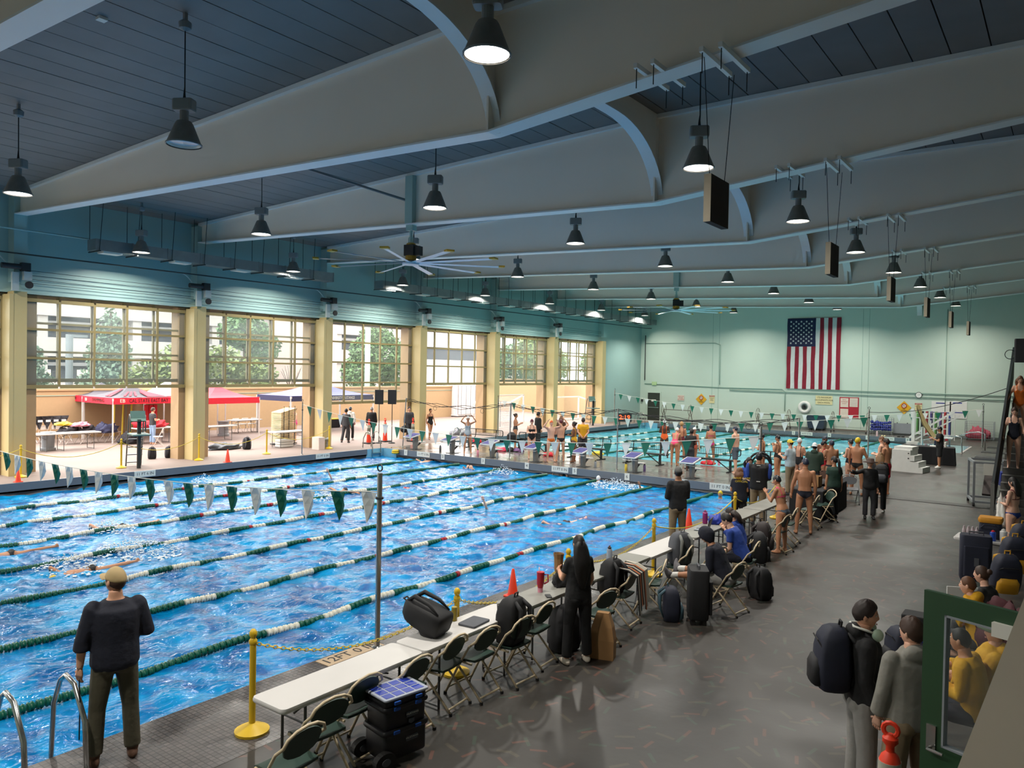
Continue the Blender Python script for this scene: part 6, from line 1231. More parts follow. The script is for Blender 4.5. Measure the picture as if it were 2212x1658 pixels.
ARMS = {'down': ((.17, .0, -1), (.06, .16, -1)), 'cross': ((.3, .3, -1), (-.95, .45, .2)), 'front': ((.2, .08, -1), (-.5, .9, .1)), 'goggles': ((.62, .5, .3), (-.6, .05, .8)), 'pray': ((.12, .28, -1), (-.38, .32, .88)), 'hip': ((.55, -.2, -1), (-.75, .45, -.35)),
        'phone': ((.12, .25, -1), (-.35, .85, .42)), 'behind': ((.2, -.3, -1), (-.6, -.35, -.75)), 'fwd': ((.1, .9, -.45), (0, .9, -.4)), 'pocket': ((.3, -.1, -1), (-.12, .35, -1)), 'lap': ((.12, .45, -1), (-.3, .9, -.12)), 'lean': ((.1, .75, -.75), (0, .55, -.85)), 'up': ((.1, .1, 1), (0, .1, 1)), 'reach': ((.3, .8, .2), (.1, 1, .1)), 'chin': ((.1, .5, -.85), (-.3, .3, .9)), 'swing': ((.15, -.3, -1), (.05, .05, -1)), 'swingf': ((.15, .3, -1), (.0, .5, -.9)), 'out': ((.85, .35, -.35), (.8, .3, .05)), 'recover': ((.55, -.35, .35), (.25, .3, -.2))}
def hand_geo(m, w, d, nrm, side, s, curl, n):
    """palm plus five bent fingers"""
    d = d.normalized(); nrm = (nrm - d*nrm.dot(d)).normalized(); x = d.cross(nrm)*side; L = .08*s
    rings = [[w + d*(L*t) + x*(hw*s*cx) + nrm*(th*s*cy) for cx, cy in ((-1, -.7), (-.5, -1), (.5, -1), (1, -.7), (1, .7), (.5, 1), (-.5, 1), (-1, .7))] for t, hw, th in ((-.15, .022, .018), (.15, .03, .016), (.6, .04, .014), (1.0, .039, .011))]
    m.loft(rings)
    for k, (fl, off) in enumerate(((.064, .029), (.074, .010), (.068, -.010), (.053, -.029))):
        p = w + d*(L*.96) + x*(off*s); a = 0; pts = [p]
        for j, q in enumerate((.45, .32, .25)):
            a += curl*(.7 if j == 0 else 1); dd = d*math.cos(a) + nrm*math.sin(a); p = p + dd*(fl*q*s); pts.append(p)
        m.tube(pts, [.0088*s, .0085*s, .0078*s, .006*s], n)
    p = w + d*(L*.25) + x*(.028*s); q = p + (d*.55 + x*.75 + nrm*.25).normalized()*(.042*s); r = q + (d*.9 + x*.1 + nrm*.5).normalized()*(.034*s); m.tube([p, q, r], [.0115*s, .0098*s, .007*s], n)
PEOPLE = []
def person(label, at, f=0, h=1.75, sex='m', skin='light', hair=('short', 'brown'), wear=(), arms='down', larm=None, legs=None, lean=0, side=0, head=(0, 0), seat=None, z0=0, R=None, pelz=None, curl=.35, stout=1.0, world=False, goggles=False):
    s = h/1.75; fem = sex == 'f'
    if world: base = V(at)
    else: base = G(at[0], at[1], (h*.985 if seat is None else seat+.86*s)+z0); base.z = z0
    rz = math.atan2(-base.x, base.y) - math.radians(f)
    dist = (base-CAMP).length; vox = .011 if dist < 10 else (.0145 if dist < 22 else .021); nf = 7 if dist < 12 else 5
    RL = Matrix.Rotation(math.radians(-lean), 3, 'X') @ Matrix.Rotation(math.radians(side), 3, 'Y')
    def D(v): return V(v).normalized()
    lg = legs or ((.04, .01, -1), (.0, -.02, -1), (-.05, .01, -1), (0, -.02, -1))
    hj = [V((.088, 0, -.035))*s, V((-.088, 0, -.035))*s]
    kn = [hj[i] + D(lg[2*i])*(.425*s) for i in (0, 1)]; an = [kn[i] + D(lg[2*i+1])*(.42*s) for i in (0, 1)]
    if pelz is not None: zp = pelz
    elif seat is not None: zp = seat + .095*s
    else: zp = .072*s - min(a.z for a in an)
    O = V((0, 0, zp)); Rb = R or Matrix.Identity(3)
    def W(p): return O + Rb @ p          # pelvis-relative -> local
    hj, kn, an = [W(p) for p in hj], [W(p) for p in kn], [W(p) for p in an]
    def T(x, y, d): return W(RL @ (V((x, y, d))*s))
    sw = (.146 if fem else .170)*(.5+.5*stout); ra = ARMS[arms] if isinstance(arms, str) else arms
    la = larm if larm is not None else arms; la = ARMS[la] if isinstance(la, str) else la
    AR = []
    for sd, (ua, fa) in ((1, ra), (-1, la)):
        ua, fa = (ua, fa) if sd == 1 else (mir(ua), mir(fa))
        sh = T(sd*sw, -.01, .455); el = sh + Rb @ RL @ D(ua)*(.285*s); wr = el + Rb @ RL @ D(fa)*(.25*s); AR.append((sh, el, wr))
    xr, yr, zr = Rb @ RL @ V((1, 0, 0)), Rb @ RL @ V((0, 1, 0)), Rb @ RL @ V((0, 0, 1))
    prof = ([(-.115, .07, .075), (-.05, .168, .118), (.04, .160, .112), (.14, .124, .090), (.25, .132, .098), (.36, .146, .108), (.43, .150, .088), (.475, .118, .070), (.50, .080, .060), (.525, .052, .054), (.6, .048, .052)] if fem else
            [(-.115, .07, .075), (-.05, .158, .112), (.04, .150, .106), (.14, .138, .097), (.25, .154, .108), (.36, .172, .116), (.43, .178, .094), (.475, .140, .078), (.50, .095, .068), (.525, .062, .060), (.6, .055, .058)])
    prof = [(d, rx*(stout if d < .45 else 1), ry*(stout if d < .45 else 1)) for d, rx, ry in prof]
    def torso(m, infl=0, d0=-1, d1=2, loose=0, neck=True):
        rings = []; dd = sorted(set([p[0] for p in prof if d0 <= p[0] <= d1] + [x for x in (d0, d1) if -.13 < x < .6]))
        for d in dd:
            rx = lerp_tab(d, [p[0] for p in prof], [p[1] for p in prof]); ry = lerp_tab(d, [p[0] for p in prof], [p[2] for p in prof])
            if loose and d < .45: rx = rx*(1-loose)+.172*stout*loose; ry = ry*(1-loose)+.122*stout*loose
            rings.append(ering(T(0, 0, d), xr, yr, (rx+infl)*s, (ry+infl)*s))
        m.loft(rings)
    af = .86 if fem else 1.0
    def arm(m, i, infl=0, t1=2.0, loose=0):
        sh, el, wr = AR[i]; m.ell(sh, [(.060*af+infl*.6)*s]*3, 10, 8)
        pts, rs = [sh, sh.lerp(el, .5), el, el.lerp(wr, .3), wr], [.054, .048, .041, .043, .029]; rs = [(r*af+infl+loose*(.012 if k > 2 else .006))*s for k, r in enumerate(rs)]
        if t1 < 1: q = sh.lerp(el, t1); pts, rs = [sh, sh.lerp(el, t1*.6), q], [rs[0], rs[1]+.004, rs[1]+.008*s]
        elif t1 < 2: q = el.lerp(wr, t1-1); pts, rs = pts[:3]+[q], rs[:3]+[rs[3]]
        m.tube(pts, rs, 10)
    def leg(m, i, infl=0, t1=2.0, straight=0):
        hp, k, a = hj[i], kn[i], an[i]; tf = 1.04 if fem else 1.0
        pts, rs = [hp, hp.lerp(k, .45), k, k.lerp(a, .3), k.lerp(a, .65), a], [.088*tf, .077*tf, .056, .058, .046, .037]
        rs = [(r+infl)*s for r in rs]
        if straight: rs = [max(r, straight*s*(1.06-.03*j)) for j, r in enumerate(rs)]
        if t1 < 1: pts, rs = [hp, hp.lerp(k, t1*.6), hp.lerp(k, t1)], [rs[0], rs[1], max(rs[1], rs[2])]
        elif t1 < 2: pts, rs = pts[:3]+[k.lerp(a, t1-1)], rs[:3]+[rs[3]]
        m.tube(pts, rs, 12)
    def footdir(i): d = (Rb @ V((.12 if i == 0 else -.12, 1, 0))); t = (an[i]-kn[i]).normalized(); return (d - t*d.dot(t)*(1 if R or abs(t.z) < .7 else 0)).normalized()
    def foot(m, i, infl=0, high=0):
        a = an[i]; fd = footdir(i); up = V((0, 0, 1)) if not R and (an[i]-kn[i]).normalized().z < -.6 else -(an[i]-kn[i]).normalized(); x = fd.cross(up).normalized(); Mx = Matrix((x, fd, up)).transposed()
        m.ell(a + fd*.05*s - up*.042*s, ((.040+infl)*s, (.125+infl)*s, (.030+infl*.6)*s), 12, 8, Mx); m.ell(a - fd*.025*s - up*.03*s, ((.034+infl)*s, (.045+infl)*s, (.042+infl*.6)*s), 10, 8, Mx); m.ell(a + fd*.02*s - up*.005*s, ((.034+infl)*s, (.06+infl)*s, (.045+infl)*s), 10, 8, Mx)
        if high: m.tube([a, a.lerp(kn[i], high)], [(.042+infl)*s, (.046+infl)*s], 10)
    # body
    b = MB(); torso(b)
    for i in (0, 1):
        arm(b, i); leg(b, i); foot(b, i); sd = 1-2*i
        b.ell(T(sd*.072, -.042, -.065), (.088*s, .080*s, .088*s), 10, 8)
        if fem: b.ell(T(sd*.066, .072, .335), (.06*s, .05*s, .058*s), 10, 8)
    me = remesh(b, vox*s, 5); co, no, fa = mesh_np(me); bpy.data.meshes.remove(me)
    body = MB(); body.v = [tuple(p) for p in co]; body.f = list(fa); body.m = [0]*len(fa)
    for i in (0, 1):
        sh, el, wr = AR[i]; d = (wr-el).normalized(); nr = (xr*(-1 if i == 0 else 1)*.8 + yr*.5 - zr*.2); hand_geo(body, wr, d, nr, 1 if i == 0 else -1, s*.95, curl, nf)
    # head
    hc = T(0, .012, .665); Rh = Rb @ RL @ Matrix.Rotation(math.radians(head[0]), 3, 'Z') @ Matrix.Rotation(math.radians(head[1]), 3, 'X') @ Matrix.Rotation(math.radians(lean*.6 if not R else 0), 3, 'X')
    nu, nv = (44, 34) if dist < 12 else (24, 20); rows = []
    for i in range(nv+1):
        t = -math.pi/2+math.pi*i/nv; rows.append([hc + Rh @ (headpos(V((math.cos(t)*math.sin(2*math.pi*k/nu), math.cos(t)*math.cos(2*math.pi*k/nu), math.sin(t))))*s) for k in range(nu)])
    body.loft(rows, caps=False)
    for sd in (-1, 1):
        body.ell(hc + Rh @ V((sd*.074*s, -.004*s, -.002*s)), (.012*s, .022*s, .032*s), 8, 6, Rh @ Matrix.Rotation(sd*.3, 3, 'Z'))
        body.mi = 1; body.ell(hc + Rh @ V((sd*.031*s, .0765*s, .016*s)), (.013*s, .010*s, .0075*s), 10, 6, Rh); body.mi = 2; body.ell(hc + Rh @ V((sd*.031*s, .0835*s, .016*s)), (.006*s, .0045*s, .006*s), 8, 6, Rh)
        body.ell(hc + Rh @ V((sd*.031*s, .085*s, .036*s)), (.018*s, .004*s, .0035*s), 8, 5, Rh @ Matrix.Rotation(-sd*.12, 3, 'Y')); body.mi = 0
    body.mi = 3; body.ell(hc + Rh @ V((0, .0895*s, -.060*s)), (.022*s, .006*s, .006*s), 10, 6, Rh); body.mi = 0
    o = body.build('person', [skinm(skin), M_eyeW, M_eyeD, M_lip], smooth=True, loc=base, rz=rz); tag(o, label, 'person'); PEOPLE.append(o)
    def child(mb, name, m_, vx=None, sm=9, keep=False):
        if keep: return mb.build(name, m_, o, smooth=True)
        mm = remesh(mb, (vx or vox)*s, sm); mm.materials.clear(); mm.materials.append(m_); mm.shade_smooth(); c = bpy.data.objects.new(name, mm); COL.objects.link(c); c.parent = o; return c
    # swimwear cut from the body surface
    def cut(name, pred, m_, off=.006):
        iR = np.array((Rb @ RL).transposed()); q = (co - np.array(O)) @ iR.T / s
        inarm = np.zeros(len(co), bool)
        for sh, el, wr in AR:
            for a_, b_ in ((sh, el), (el, wr)):
                a_, b_ = np.array(a_), np.array(b_); ab = b_-a_; t = np.clip(((co-a_) @ ab)/(ab @ ab), .12, 1); inarm |= np.linalg.norm(co-(a_+t[:, None]*ab), axis=1) < .062*s
        kp = pred(np.abs(q[:, 0]), q[:, 1], q[:, 2]) & ~inarm
        ff = [f_ for f_ in fa if all(kp[list(f_)])]
        if not ff: return
        idx = sorted(set(i for f_ in ff for i in f_)); mp = {i: k for k, i in enumerate(idx)}; nv_ = co + no*off*s; m = MB()
        m.add([V(nv_[i]) for i in idx] , [tuple(mp[i] for i in f_) for f_ in ff]); return m.build(name, m_, o, smooth=True)
    for wdef in wear:
        kind, m_ = wdef[0], wdef[1]
        if kind == 'onepiece': cut('swimsuit', lambda u, v, w_: ((w_ > -.125+1.0*np.maximum(0, u-.035)) & (w_ < np.where(v > 0, .36-.0*u, .16)) & (w_ < .40)) | ((np.abs(u-.075) < .022) & (w_ > .1) & (w_ < .53)), m_)
        elif kind == 'brief': cut('swim_brief', lambda u, v, w_: (w_ > -.13+.75*np.maximum(0, u-.03)) & (w_ < .045), m_)
        elif kind == 'bikini':
            cut('bikini_top', lambda u, v, w_: ((w_ > .27) & (w_ < .37) & (v > .02)) | ((w_ > .29) & (w_ < .325) & (v <= .02)) | ((np.abs(u-.07) < .016) & (w_ > .3) & (w_ < .53)), m_); cut('bikini_bottom', lambda u, v, w_: (w_ > -.13+.9*np.maximum(0, u-.03)) & (w_ < .02), wdef[2] if len(wdef) > 2 else m_)
        elif kind in ('tee', 'long', 'hoodie', 'jacket', 'tank'):
            m = MB(); lo = .55 if kind != 'tank' else .3; torso(m, .016 if kind == 'tee' else .024, -.10 if kind != 'tee' else -.06, .515, lo)
            for i in (0, 1): arm(m, i, .013 if kind == 'tee' else .018, .62 if kind == 'tee' else (1.8 if len(wdef) < 3 else wdef[2]), 0 if kind == 'tee' else 1)
            for sd in (-1, 1): m.ell(T(sd*.07, -.035, -.045), (.098*s, .098*s, .07*s), 10, 8)
            if fem:
                for sd in (-1, 1): m.ell(T(sd*.064, .078, .33), (.072*s, .06*s, .07*s), 10, 8)
            if kind == 'hoodie' and hair[0] != 'hood': m.ell(T(0, -.075, .52), (.115*s, .075*s, .075*s), 12, 8); m.ell(T(0, .03, .515), (.09*s, .07*s, .045*s), 12, 8)
            child(m, {'tee': 't_shirt', 'long': 'sweater', 'hoodie': 'hoodie', 'jacket': 'jacket', 'tank': 'tank_top'}[kind], m_)
        elif kind in ('pants', 'sweats', 'leggings', 'shorts', 'jammer'):
            m = MB(); inf = {'pants': .014, 'sweats': .022, 'leggings': .008, 'shorts': .022, 'jammer': .007}[kind]; torso(m, inf, -.115, .05)
            for i in (0, 1):
                leg(m, i, inf, {'shorts': 1.02, 'jammer': .92}.get(kind, 1.93), {'pants': .072, 'sweats': .082, 'shorts': .1}.get(kind, 0)); m.ell(T((1-2*i)*.072, -.042, -.065), [(.080+inf)*s]*3, 10, 8)
            child(m, {'jammer': 'swim_trunks', 'sweats': 'sweatpants'}.get(kind, kind), m_)
        elif kind in ('shoes', 'boots', 'clogs'):
            for i in (0, 1): m = MB(); foot(m, i, .011, .18 if kind == 'boots' else 0); child(m, {'shoes': 'shoe', 'boots': 'boot', 'clogs': 'clog'}[kind], m_)
        elif kind == 'socks':
            for i in (0, 1): m = MB(); m.tube([an[i], an[i].lerp(kn[i], .35)], [.046*s, .054*s], 10); child(m, 'sock', m_)
    # hair and headgear
    def hp(v): return hc + Rh @ (V(v)*s)
    def put(m, name, m_): m.v = [tuple(hc + Rh @ V(p)) for p in m.v]; return m.build(name, m_, o, smooth=True)
    st = hair[0]; hm_ = hairm(hair[1]) if isinstance(hair[1], str) else hair[1]; hu, hv = (40, 28) if dist < 12 else (24, 16)
    if st in ('short', 'buzz'): put(shell('short' if st == 'short' else 'buzz', .17 if st == 'short' else .06, hu, hv, s, .03 if st == 'short' else 0), 'hair', hm_)
    elif st in ('long', 'pony', 'bun', 'curly'):
        put(shell('long' if st in ('long', 'curly') else 'short', .12 if st != 'curly' else .22, hu, hv, s, .012 if st != 'curly' else .06), 'hair', hm_)
        Lh = hair[2] if len(hair) > 2 else .4; bk = Rb @ RL
        if st in ('long', 'curly'):
            m = MB(); rings = []
            for i in range(9):
                t = i/8; c = hp((0, -.035, .06)) + (bk @ V((0, -lerp_tab(t, [0, .2, .45, 1], [.0, .035, .085, .095]), 0)))*s + (bk @ V((0, 0, -1)))*(Lh*t*s)
                wv = lerp_tab(t, [0, .12, .35, .7, 1], [.06, .098, .122, .105, .045]); rings.append([c + xr*(wv*s*math.cos(a)*(1+.06*math.sin(7*a+i))) + yr*((.062-.022*t)*s*math.sin(a)*(1+.1*math.sin(5*a+i))) for a in [2*math.pi*k/20 for k in range(20)]])
            m.loft(rings); m.build('hair_length', hm_, o, smooth=True)
        elif st == 'pony': MB().tube([hp((0, -.09, .05)), hp((0, -.14, .03)), hp((0, -.15, -.06)), hp((0, -.13, -.06-Lh*.6)), hp((0, -.12, -.06-Lh))], [.02*s, .034*s, .042*s, .034*s, .012*s], 10).build('ponytail', hm_, o, smooth=True)
        else: MB().ell(hp((0, -.1, .06)), (.045*s, .04*s, .042*s), 12, 8).build('hair_bun', hm_, o, smooth=True)
    elif st == 'swimcap': put(shell('swimcap', .055, hu, hv, s), 'swim_cap', hm_)
    elif st == 'cap':
        put(shell('short', .08, hu, hv, s, .01), 'hair', hairm(hair[2] if len(hair) > 2 else 'brown')); c = put(shell('cap', .15, hu, hv, s), 'cap', hm_); back = -1 if len(hair) > 3 else 1
        m = MB(); rows = []
        for i in range(5):
            t = i/4; rows.append([hp((.078*math.sin(a)*(1+.05*t), back*(.075+.085*t)*math.cos(a)+back*.02*t, .055-.016*t-.02*abs(math.sin(a))**2)) for a in [-1.25+2.5*k/8 for k in range(9)]])
        vs = [p for r in rows for p in r]; fs = [(i*9+j, i*9+j+1, i*9+j+10, i*9+j+9) for i in range(4) for j in range(8)]; m.add(vs, fs).add([p-(Rh @ V((0, 0, .006*s))) for p in vs], [tuple(reversed(q)) for q in fs]); m.build('cap_brim', hm_, o, smooth=True)
        if Lh_ := (hair[4] if len(hair) > 4 else 0): MB().tube([hp((0, -.09, .03)), hp((0, -.13, 0)), hp((0, -.12, -Lh_))], [.02*s, .03*s, .012*s], 8).build('ponytail', hairm(hair[2]), o, smooth=True)
    elif st == 'hat':
        put(shell('short', .09, hu, hv, s), 'hair', hairm(hair[2])); m = MB(); m.lathe([(.20, .03), (.205, .04), (.11, .055), (.1, .13), (.07, .145), (.01, .15)], 22); m.v = [(p[0]*s, p[1]*s*1.05, p[2]*s) for p in m.v]; put(m, 'brimmed_hat', hm_)
    elif st == 'hood':
        put(shell('hood', .42, hu, hv, s), 'raised_hood', hm_)
    if goggles:
        m = MB()
        for sd in (-1, 1): m.ell((sd*.032*s, .088*s, .018*s), (.024*s, .012*s, .015*s), 10, 6)
        m.tube([V((.055*math.cos(0), .08, .018))*s, V((.08, .02, .03))*s, V((.06, -.085, .04))*s, V((-.06, -.085, .04))*s, V((-.08, .02, .03))*s, V((-.055, .08, .018))*s], .006*s, 5); put(m, 'goggles', M_tip)
    o['hand_r'] = list(o.matrix_basis @ (AR[0][2] + (AR[0][2]-AR[0][1]).normalized()*.08*s)); o['hand_l'] = list(o.matrix_basis @ (AR[1][2] + (AR[1][2]-AR[1][1]).normalized()*.08*s))
    return o
def cl(name, c, r=.8, v=.12): return mat('cloth_'+name, c, r, var=v, scale=9, bump=.6)
C_navy = cl('deep_navy', (24, 27, 42)); C_olive = cl('olive', (74, 70, 54)); C_black = cl('black_wear', (24, 24, 26)); C_khaki = cl('khaki', (136, 118, 92)); C_grey = cl('heather_grey', (138, 136, 128)); C_lgrey = cl('light_sweat', (150, 148, 144)); C_white = cl('white_wear', (216, 214, 208)); C_blue = cl('royal', (36, 66, 148)); C_green = cl('forest', (46, 62, 50)); C_green2 = cl('dark_tee_green', (34, 60, 50)); C_yel = cl('yellow_wear', (212, 158, 24)); C_orange = cl('orange_suit', (226, 112, 30)); C_coral = cl('coral_suit', (228, 116, 92)); C_pink = cl('pink_suit', (226, 70, 116)); C_hot = cl('hot_pink', (214, 40, 140)); C_red = cl('red_suit', (190, 30, 50)); C_gsuit = cl('grey_suit', (170, 180, 188)); C_slate = cl('slate', (86, 98, 112)); C_dk = cl('dark_grey', (56, 56, 60)); C_mar = cl('maroon', (96, 26, 40)); C_brown = cl('boot_brown', (84, 56, 40)); C_tie = cl('tie_dye', (176, 190, 196), .8, .35); C_cream = cl('cream_clog', (206, 196, 180)); C_plaid = cl('plaid', (46, 44, 46), .8, .6); C_shoe = cl('shoe_grey', (110, 108, 112)); C_oran2 = cl('bright_orange', (236, 100, 40))
CapW, CapY, CapB, CapN, CapM, CapO, CapBl = (mat('cap_'+n, c, .35, var=.08) for n, c in (('white', (220, 222, 222)), ('yellow', (216, 186, 36)), ('black', (34, 36, 42)), ('navy', (40, 46, 66)), ('maroon', (90, 28, 44)), ('orange', (214, 92, 34)), ('blue', (36, 70, 170))))
CapT, CapG = mat('cap_tan', (180, 156, 112), .7), mat('cap_grey', (86, 86, 84), .7)
apart = ((.1, .03, -1), (.05, -.02, -1), (-.12, .0, -1), (-.06, -.03, -1)); walk = ((.03, .3, -1), (.0, -.1, -1), (-.03, -.25, -1), (0, -.45, -1))
SIT = ((.16, 1, -.08), (.05, .05, -1), (-.16, 1, -.08), (-.05, .05, -1)); SITB = ((.1, 1, .1), (.05, .35, -.9), (-.1, 1, .12), (-.05, .35, -.9))
# --- the large figures in front
m1 = person('man in tan cap, navy sweater and olive trousers standing at the pool edge', (-7.2, 3.52, 0), -8, 1.84, 'm', 'light', ('cap', CapT, 'brown'), [('long', C_navy, 1.35), ('pants', C_olive), ('boots', C_brown)], arms=((.32, .02, -1), (-.3, .95, -.02)), larm=((.3, .0, -1), (.06, .08, -1)), legs=apart, head=(30, 4), world=True, stout=1.1)
hr = V(m1['hand_r']); tag(MB().rbox((0, 0, 0), (.07, .05, .018), .02, 3).build('stopwatch', M_motor, loc=hr+V((.12, .03, -.03))), 'small black stopwatch swinging beside the man in tan cap', 'stopwatch')
hl = V(m1['hand_l']); tag(MB().tube([hl+V((.05, -.02, 0)), hl+V((.07, -.02, -.2)), hl+V((.06, -.02, -.55))], .006, 5).build('lanyard', M_cord), 'dark lanyard cord hanging by the leg of the man in tan cap', 'cord')
w1 = person('woman in black T-shirt and trousers with long dark hair at the tables', (-5.06, 8.36, 0), -25, 1.66, 'f', 'light', ('long', 'black', .62), [('tee', C_black), ('pants', C_black), ('clogs', C_cream)], arms=((.22, .1, -1), (-.1, .55, -.8)), larm=((.25, .3, -1), (-.2, .95, .3)), legs=apart, world=True)
hl = V(w1['hand_l']); t = thing('snack_bag', 'crumpled brown paper bag held by the woman in black', 'bag', hl+V((0, .02, .0))); MB().loft([[V((.06*k*math.cos(a), .05*k*math.sin(a), z)) for a in [6.283*j/9 for j in range(9)]] for k, z in ((.8, -.08), (1, -.05), (1.1, .1), (1.3, .17), (1.2, .17), (.9, .05))]).build('bag_paper', MATS['kraft_paper'], t)
hr = V(w1['hand_r']); tag(MB().cyl(hr+V((0, 0, .05)), hr+V((.03, .02, -.16)), .012, 8).build('marker_pen', M_tip), 'black pen in the hand of the woman in black', 'pen')
b1 = person('young man in black hoodie and grey sweatpants with headphones and backpack', (1868, 1300), 75, 1.8, 'm', 'light', ('short', 'dkbrown'), [('hoodie', C_black), ('sweats', C_lgrey), ('shoes', C_white)], arms=((.12, -.08, -1), (-.05, .45, -.9)), larm=((.12, -.05, -1), (-.05, .4, -.9)), head=(-12, -4), legs=apart)
mw_ = b1.matrix_basis; t = thing('headphones', 'pale green headphones around the neck of the young man in black', 'headphones', b1.location); t.rotation_euler = b1.rotation_euler; s_ = 1.8/1.75; M_hp = mat('headphone_green', (176, 198, 176), .4); M_hp2 = mat('headphone_band', (214, 214, 206), .4)
for sd in (-1, 1): MB().ell((sd*.105, .085, 1.52), (.028, .048, .055), 14, 10).build('ear_cup', M_hp, t, smooth=True)
MB().tube([(-.1, .07, 1.53), (-.11, -.02, 1.56), (-.06, -.1, 1.57), (.06, -.1, 1.57), (.11, -.02, 1.56), (.1, .07, 1.53)], .011, 7).build('head_band', M_hp2, t, smooth=True)
q = b1.matrix_basis @ V((0, -.26, 1.0)); backpack('backpack', 'black backpack worn by the young man in the black hoodie', (q.x, q.y, q.z), b1.rotation_euler.z+math.pi, M_bkN, M_bkB, 1.12)
g1 = person('young man in grey hoodie and tan cargo shorts beside the green door', (1972, 1338), -30, 1.78, 'm', 'fair', ('short', 'brown'), [('hoodie', C_grey), ('shorts', C_khaki), ('shoes', C_dk)], arms='down', larm=((.2, .05, -1), (.0, .3, -.95)), head=(25, 0), legs=apart)
delineator(-1.02, 6.15, 'grey and white ribbed delineator with red top before the green door', 0)
# people at the seats on the right
person('student in yellow hoodie with braided hair resting chin on hand', (2120, 1250), -80, 1.68, 'f', 'fair', ('buzz', 'auburn'), [('hoodie', C_yel), ('pants', C_dk)], arms='chin', legs=SIT, lean=12, seat=.45, head=(0, 4))
person('student with ponytail in black T-shirt behind the yellow hoodie', (2150, 1228), -70, 1.66, 'f', 'fair', ('bun', 'brown'), [('tee', C_black), ('pants', C_dk)], arms='lap', legs=SIT, lean=14, seat=.45, head=(0, 6))
person('student with cropped black hair holding a phone, seen through the door glass', (2118, 1366), -75, 1.74, 'm', 'tan', ('buzz', 'black'), [('tank', C_yel), ('pants', C_navy)], arms='phone', legs=SIT, lean=14, seat=.45, head=(0, 8))
person('person in grey green cap and yellow shirt lounging in plaid trousers', (2122, 1340), -100, 1.74, 'm', 'light', ('cap', mat('cap_sage', (104, 116, 92), .7), 'brown'), [('hoodie', C_yel), ('pants', C_plaid)], arms='lap', legs=SITB, lean=-12, seat=.45)
q = G(2085, 1290, .6); tag(MB().bx(-.25, .25, -.01, .01, 0, .75).build('white_board', M_white, loc=(q.x, q.y, 0), rz=.5), 'white folder board leaning before the yellow hoodie student', 'board')
backpack('backpack', 'navy backpack with pink tag behind the grey hoodie man', (G(1942, 1400, .25).x, G(1942, 1400, .25).y, 0), 2.2, M_bkN, M_bkB, 1.1); t = thing('gear_crate', 'black and blue crate behind the green door', 'crate', (G(1985, 1335, .3).x, G(1985, 1335, .3).y, 0)); MB().rbox((0, 0, .12), (.4, .3, .24), .03, 2).build('crate_body', M_float, t); MB().rbox((0, 0, .3), (.42, .32, .12), .03, 2).build('crate_bag', M_bkB, t)
# stair people
person('woman in orange swimsuit with long hair on the stair', (PY(2204, 812, 26.4).x, 26.4, PY(2204, 812, 26.4).z-1.68), 175, 1.7, 'f', 'light', ('long', 'auburn', .35), [('onepiece', C_orange)], arms=((.45, .2, -1), (.3, .3, -.8)), head=(10, -18), world=True)
person('woman in navy swimsuit on the stair holding a red item', (PY(2192, 880, 24.7).x, 24.7, PY(2192, 880, 24.7).z-1.66), 178, 1.68, 'f', 'fair', ('bun', 'brown'), [('onepiece', C_navy)], arms=((.3, .05, -1), (.1, .5, -.8)), head=(0, -25), world=True)
person('woman in blue swimsuit holding a white towel at the stair foot', (2190, 1032), -60, 1.68, 'f', 'fair', ('long', 'black', .35), [('bikini', C_mar, C_blue)], arms='front')
person('person in navy jacket bending at the stair edge', (-.35, 23.3, .17*3), -80, 1.72, 'm', 'tan', ('short', 'black'), [('jacket', C_navy), ('pants', C_black), ('shoes', C_shoe)], arms='fwd', lean=55, world=True)
q = G(2168, 1090, 1.05); heap((q.x, q.y, .6), (.14, .14, .5), C_white, 'white towel held by the woman in blue swimsuit', 'towel', 4, 'towel')
# --- officials and coaches on the walkway
person('coach in grey cap, black sweater and khaki trousers at the pool corner', (1466, 1010), -25, 1.8, 'm', 'olive', ('cap', CapG, 'black'), [('long', C_black), ('pants', C_khaki), ('shoes', C_dk)], arms=((.2, .1, -1), (-.7, .7, -.1)), head=(-20, 0))
q = PX(1598, 1012, -6.3); t1 = person('woman with curly brown hair in navy T-shirt with yellow print', (q.x, q.y, 0), -5, q.z/.985, 'f', 'tan', ('curly', 'auburn', .24), [('tee', C_navy), ('pants', C_black)], stout=1.12, arms='front', head=(-45, 0), world=True)
mb_ = t1.matrix_basis; R3 = mb_.to_3x3(); 
for k, l in enumerate(('WAVE SWIM', 'OFFICIAL')): text(l, .07, MATS['cap_yellow'], frame((0.03, -.158, 1.33-.075*k), (1, 0, 0), (0, 0, 1)), t1, name='shirt_print')
j1 = person('man in black and blue jacket and khaki trousers seen from behind', (1640, 978), 2, 1.84, 'm', 'olive', ('cap', CapB, 'black'), [('jacket', C_black), ('pants', C_khaki), ('shoes', C_dk)], stout=1.1, arms='front')
for sd in (-1, 1): MB().ell((sd*.255, -.01, 1.36), (.065, .08, .2), 10, 8).build('blue_sleeve_panel', C_blue, j1, smooth=True)
for z in (1.52, 1.12): MB().box((0.0, -.175, z), (.09, .006, .02)).build('white_tab', C_white, j1)
person('woman with dark hair looking down beside the blue jacket man', (1618, 988), 160, 1.66, 'f', 'fair', ('long', 'dkbrown', .3), [('tee', C_blue), ('pants', C_black)], arms='front', head=(10, -15))
person('girl in pink bikini top and grey bottom leaning on a chair', (1692, 1027), -60, 1.66, 'f', 'tan', ('swimcap', CapB), [('bikini', C_pink, C_slate)], arms=((.15, .5, -.85), (.0, .35, -.9)), larm=((.1, .45, -.7), (-.25, .45, .85)), lean=12, legs=apart)
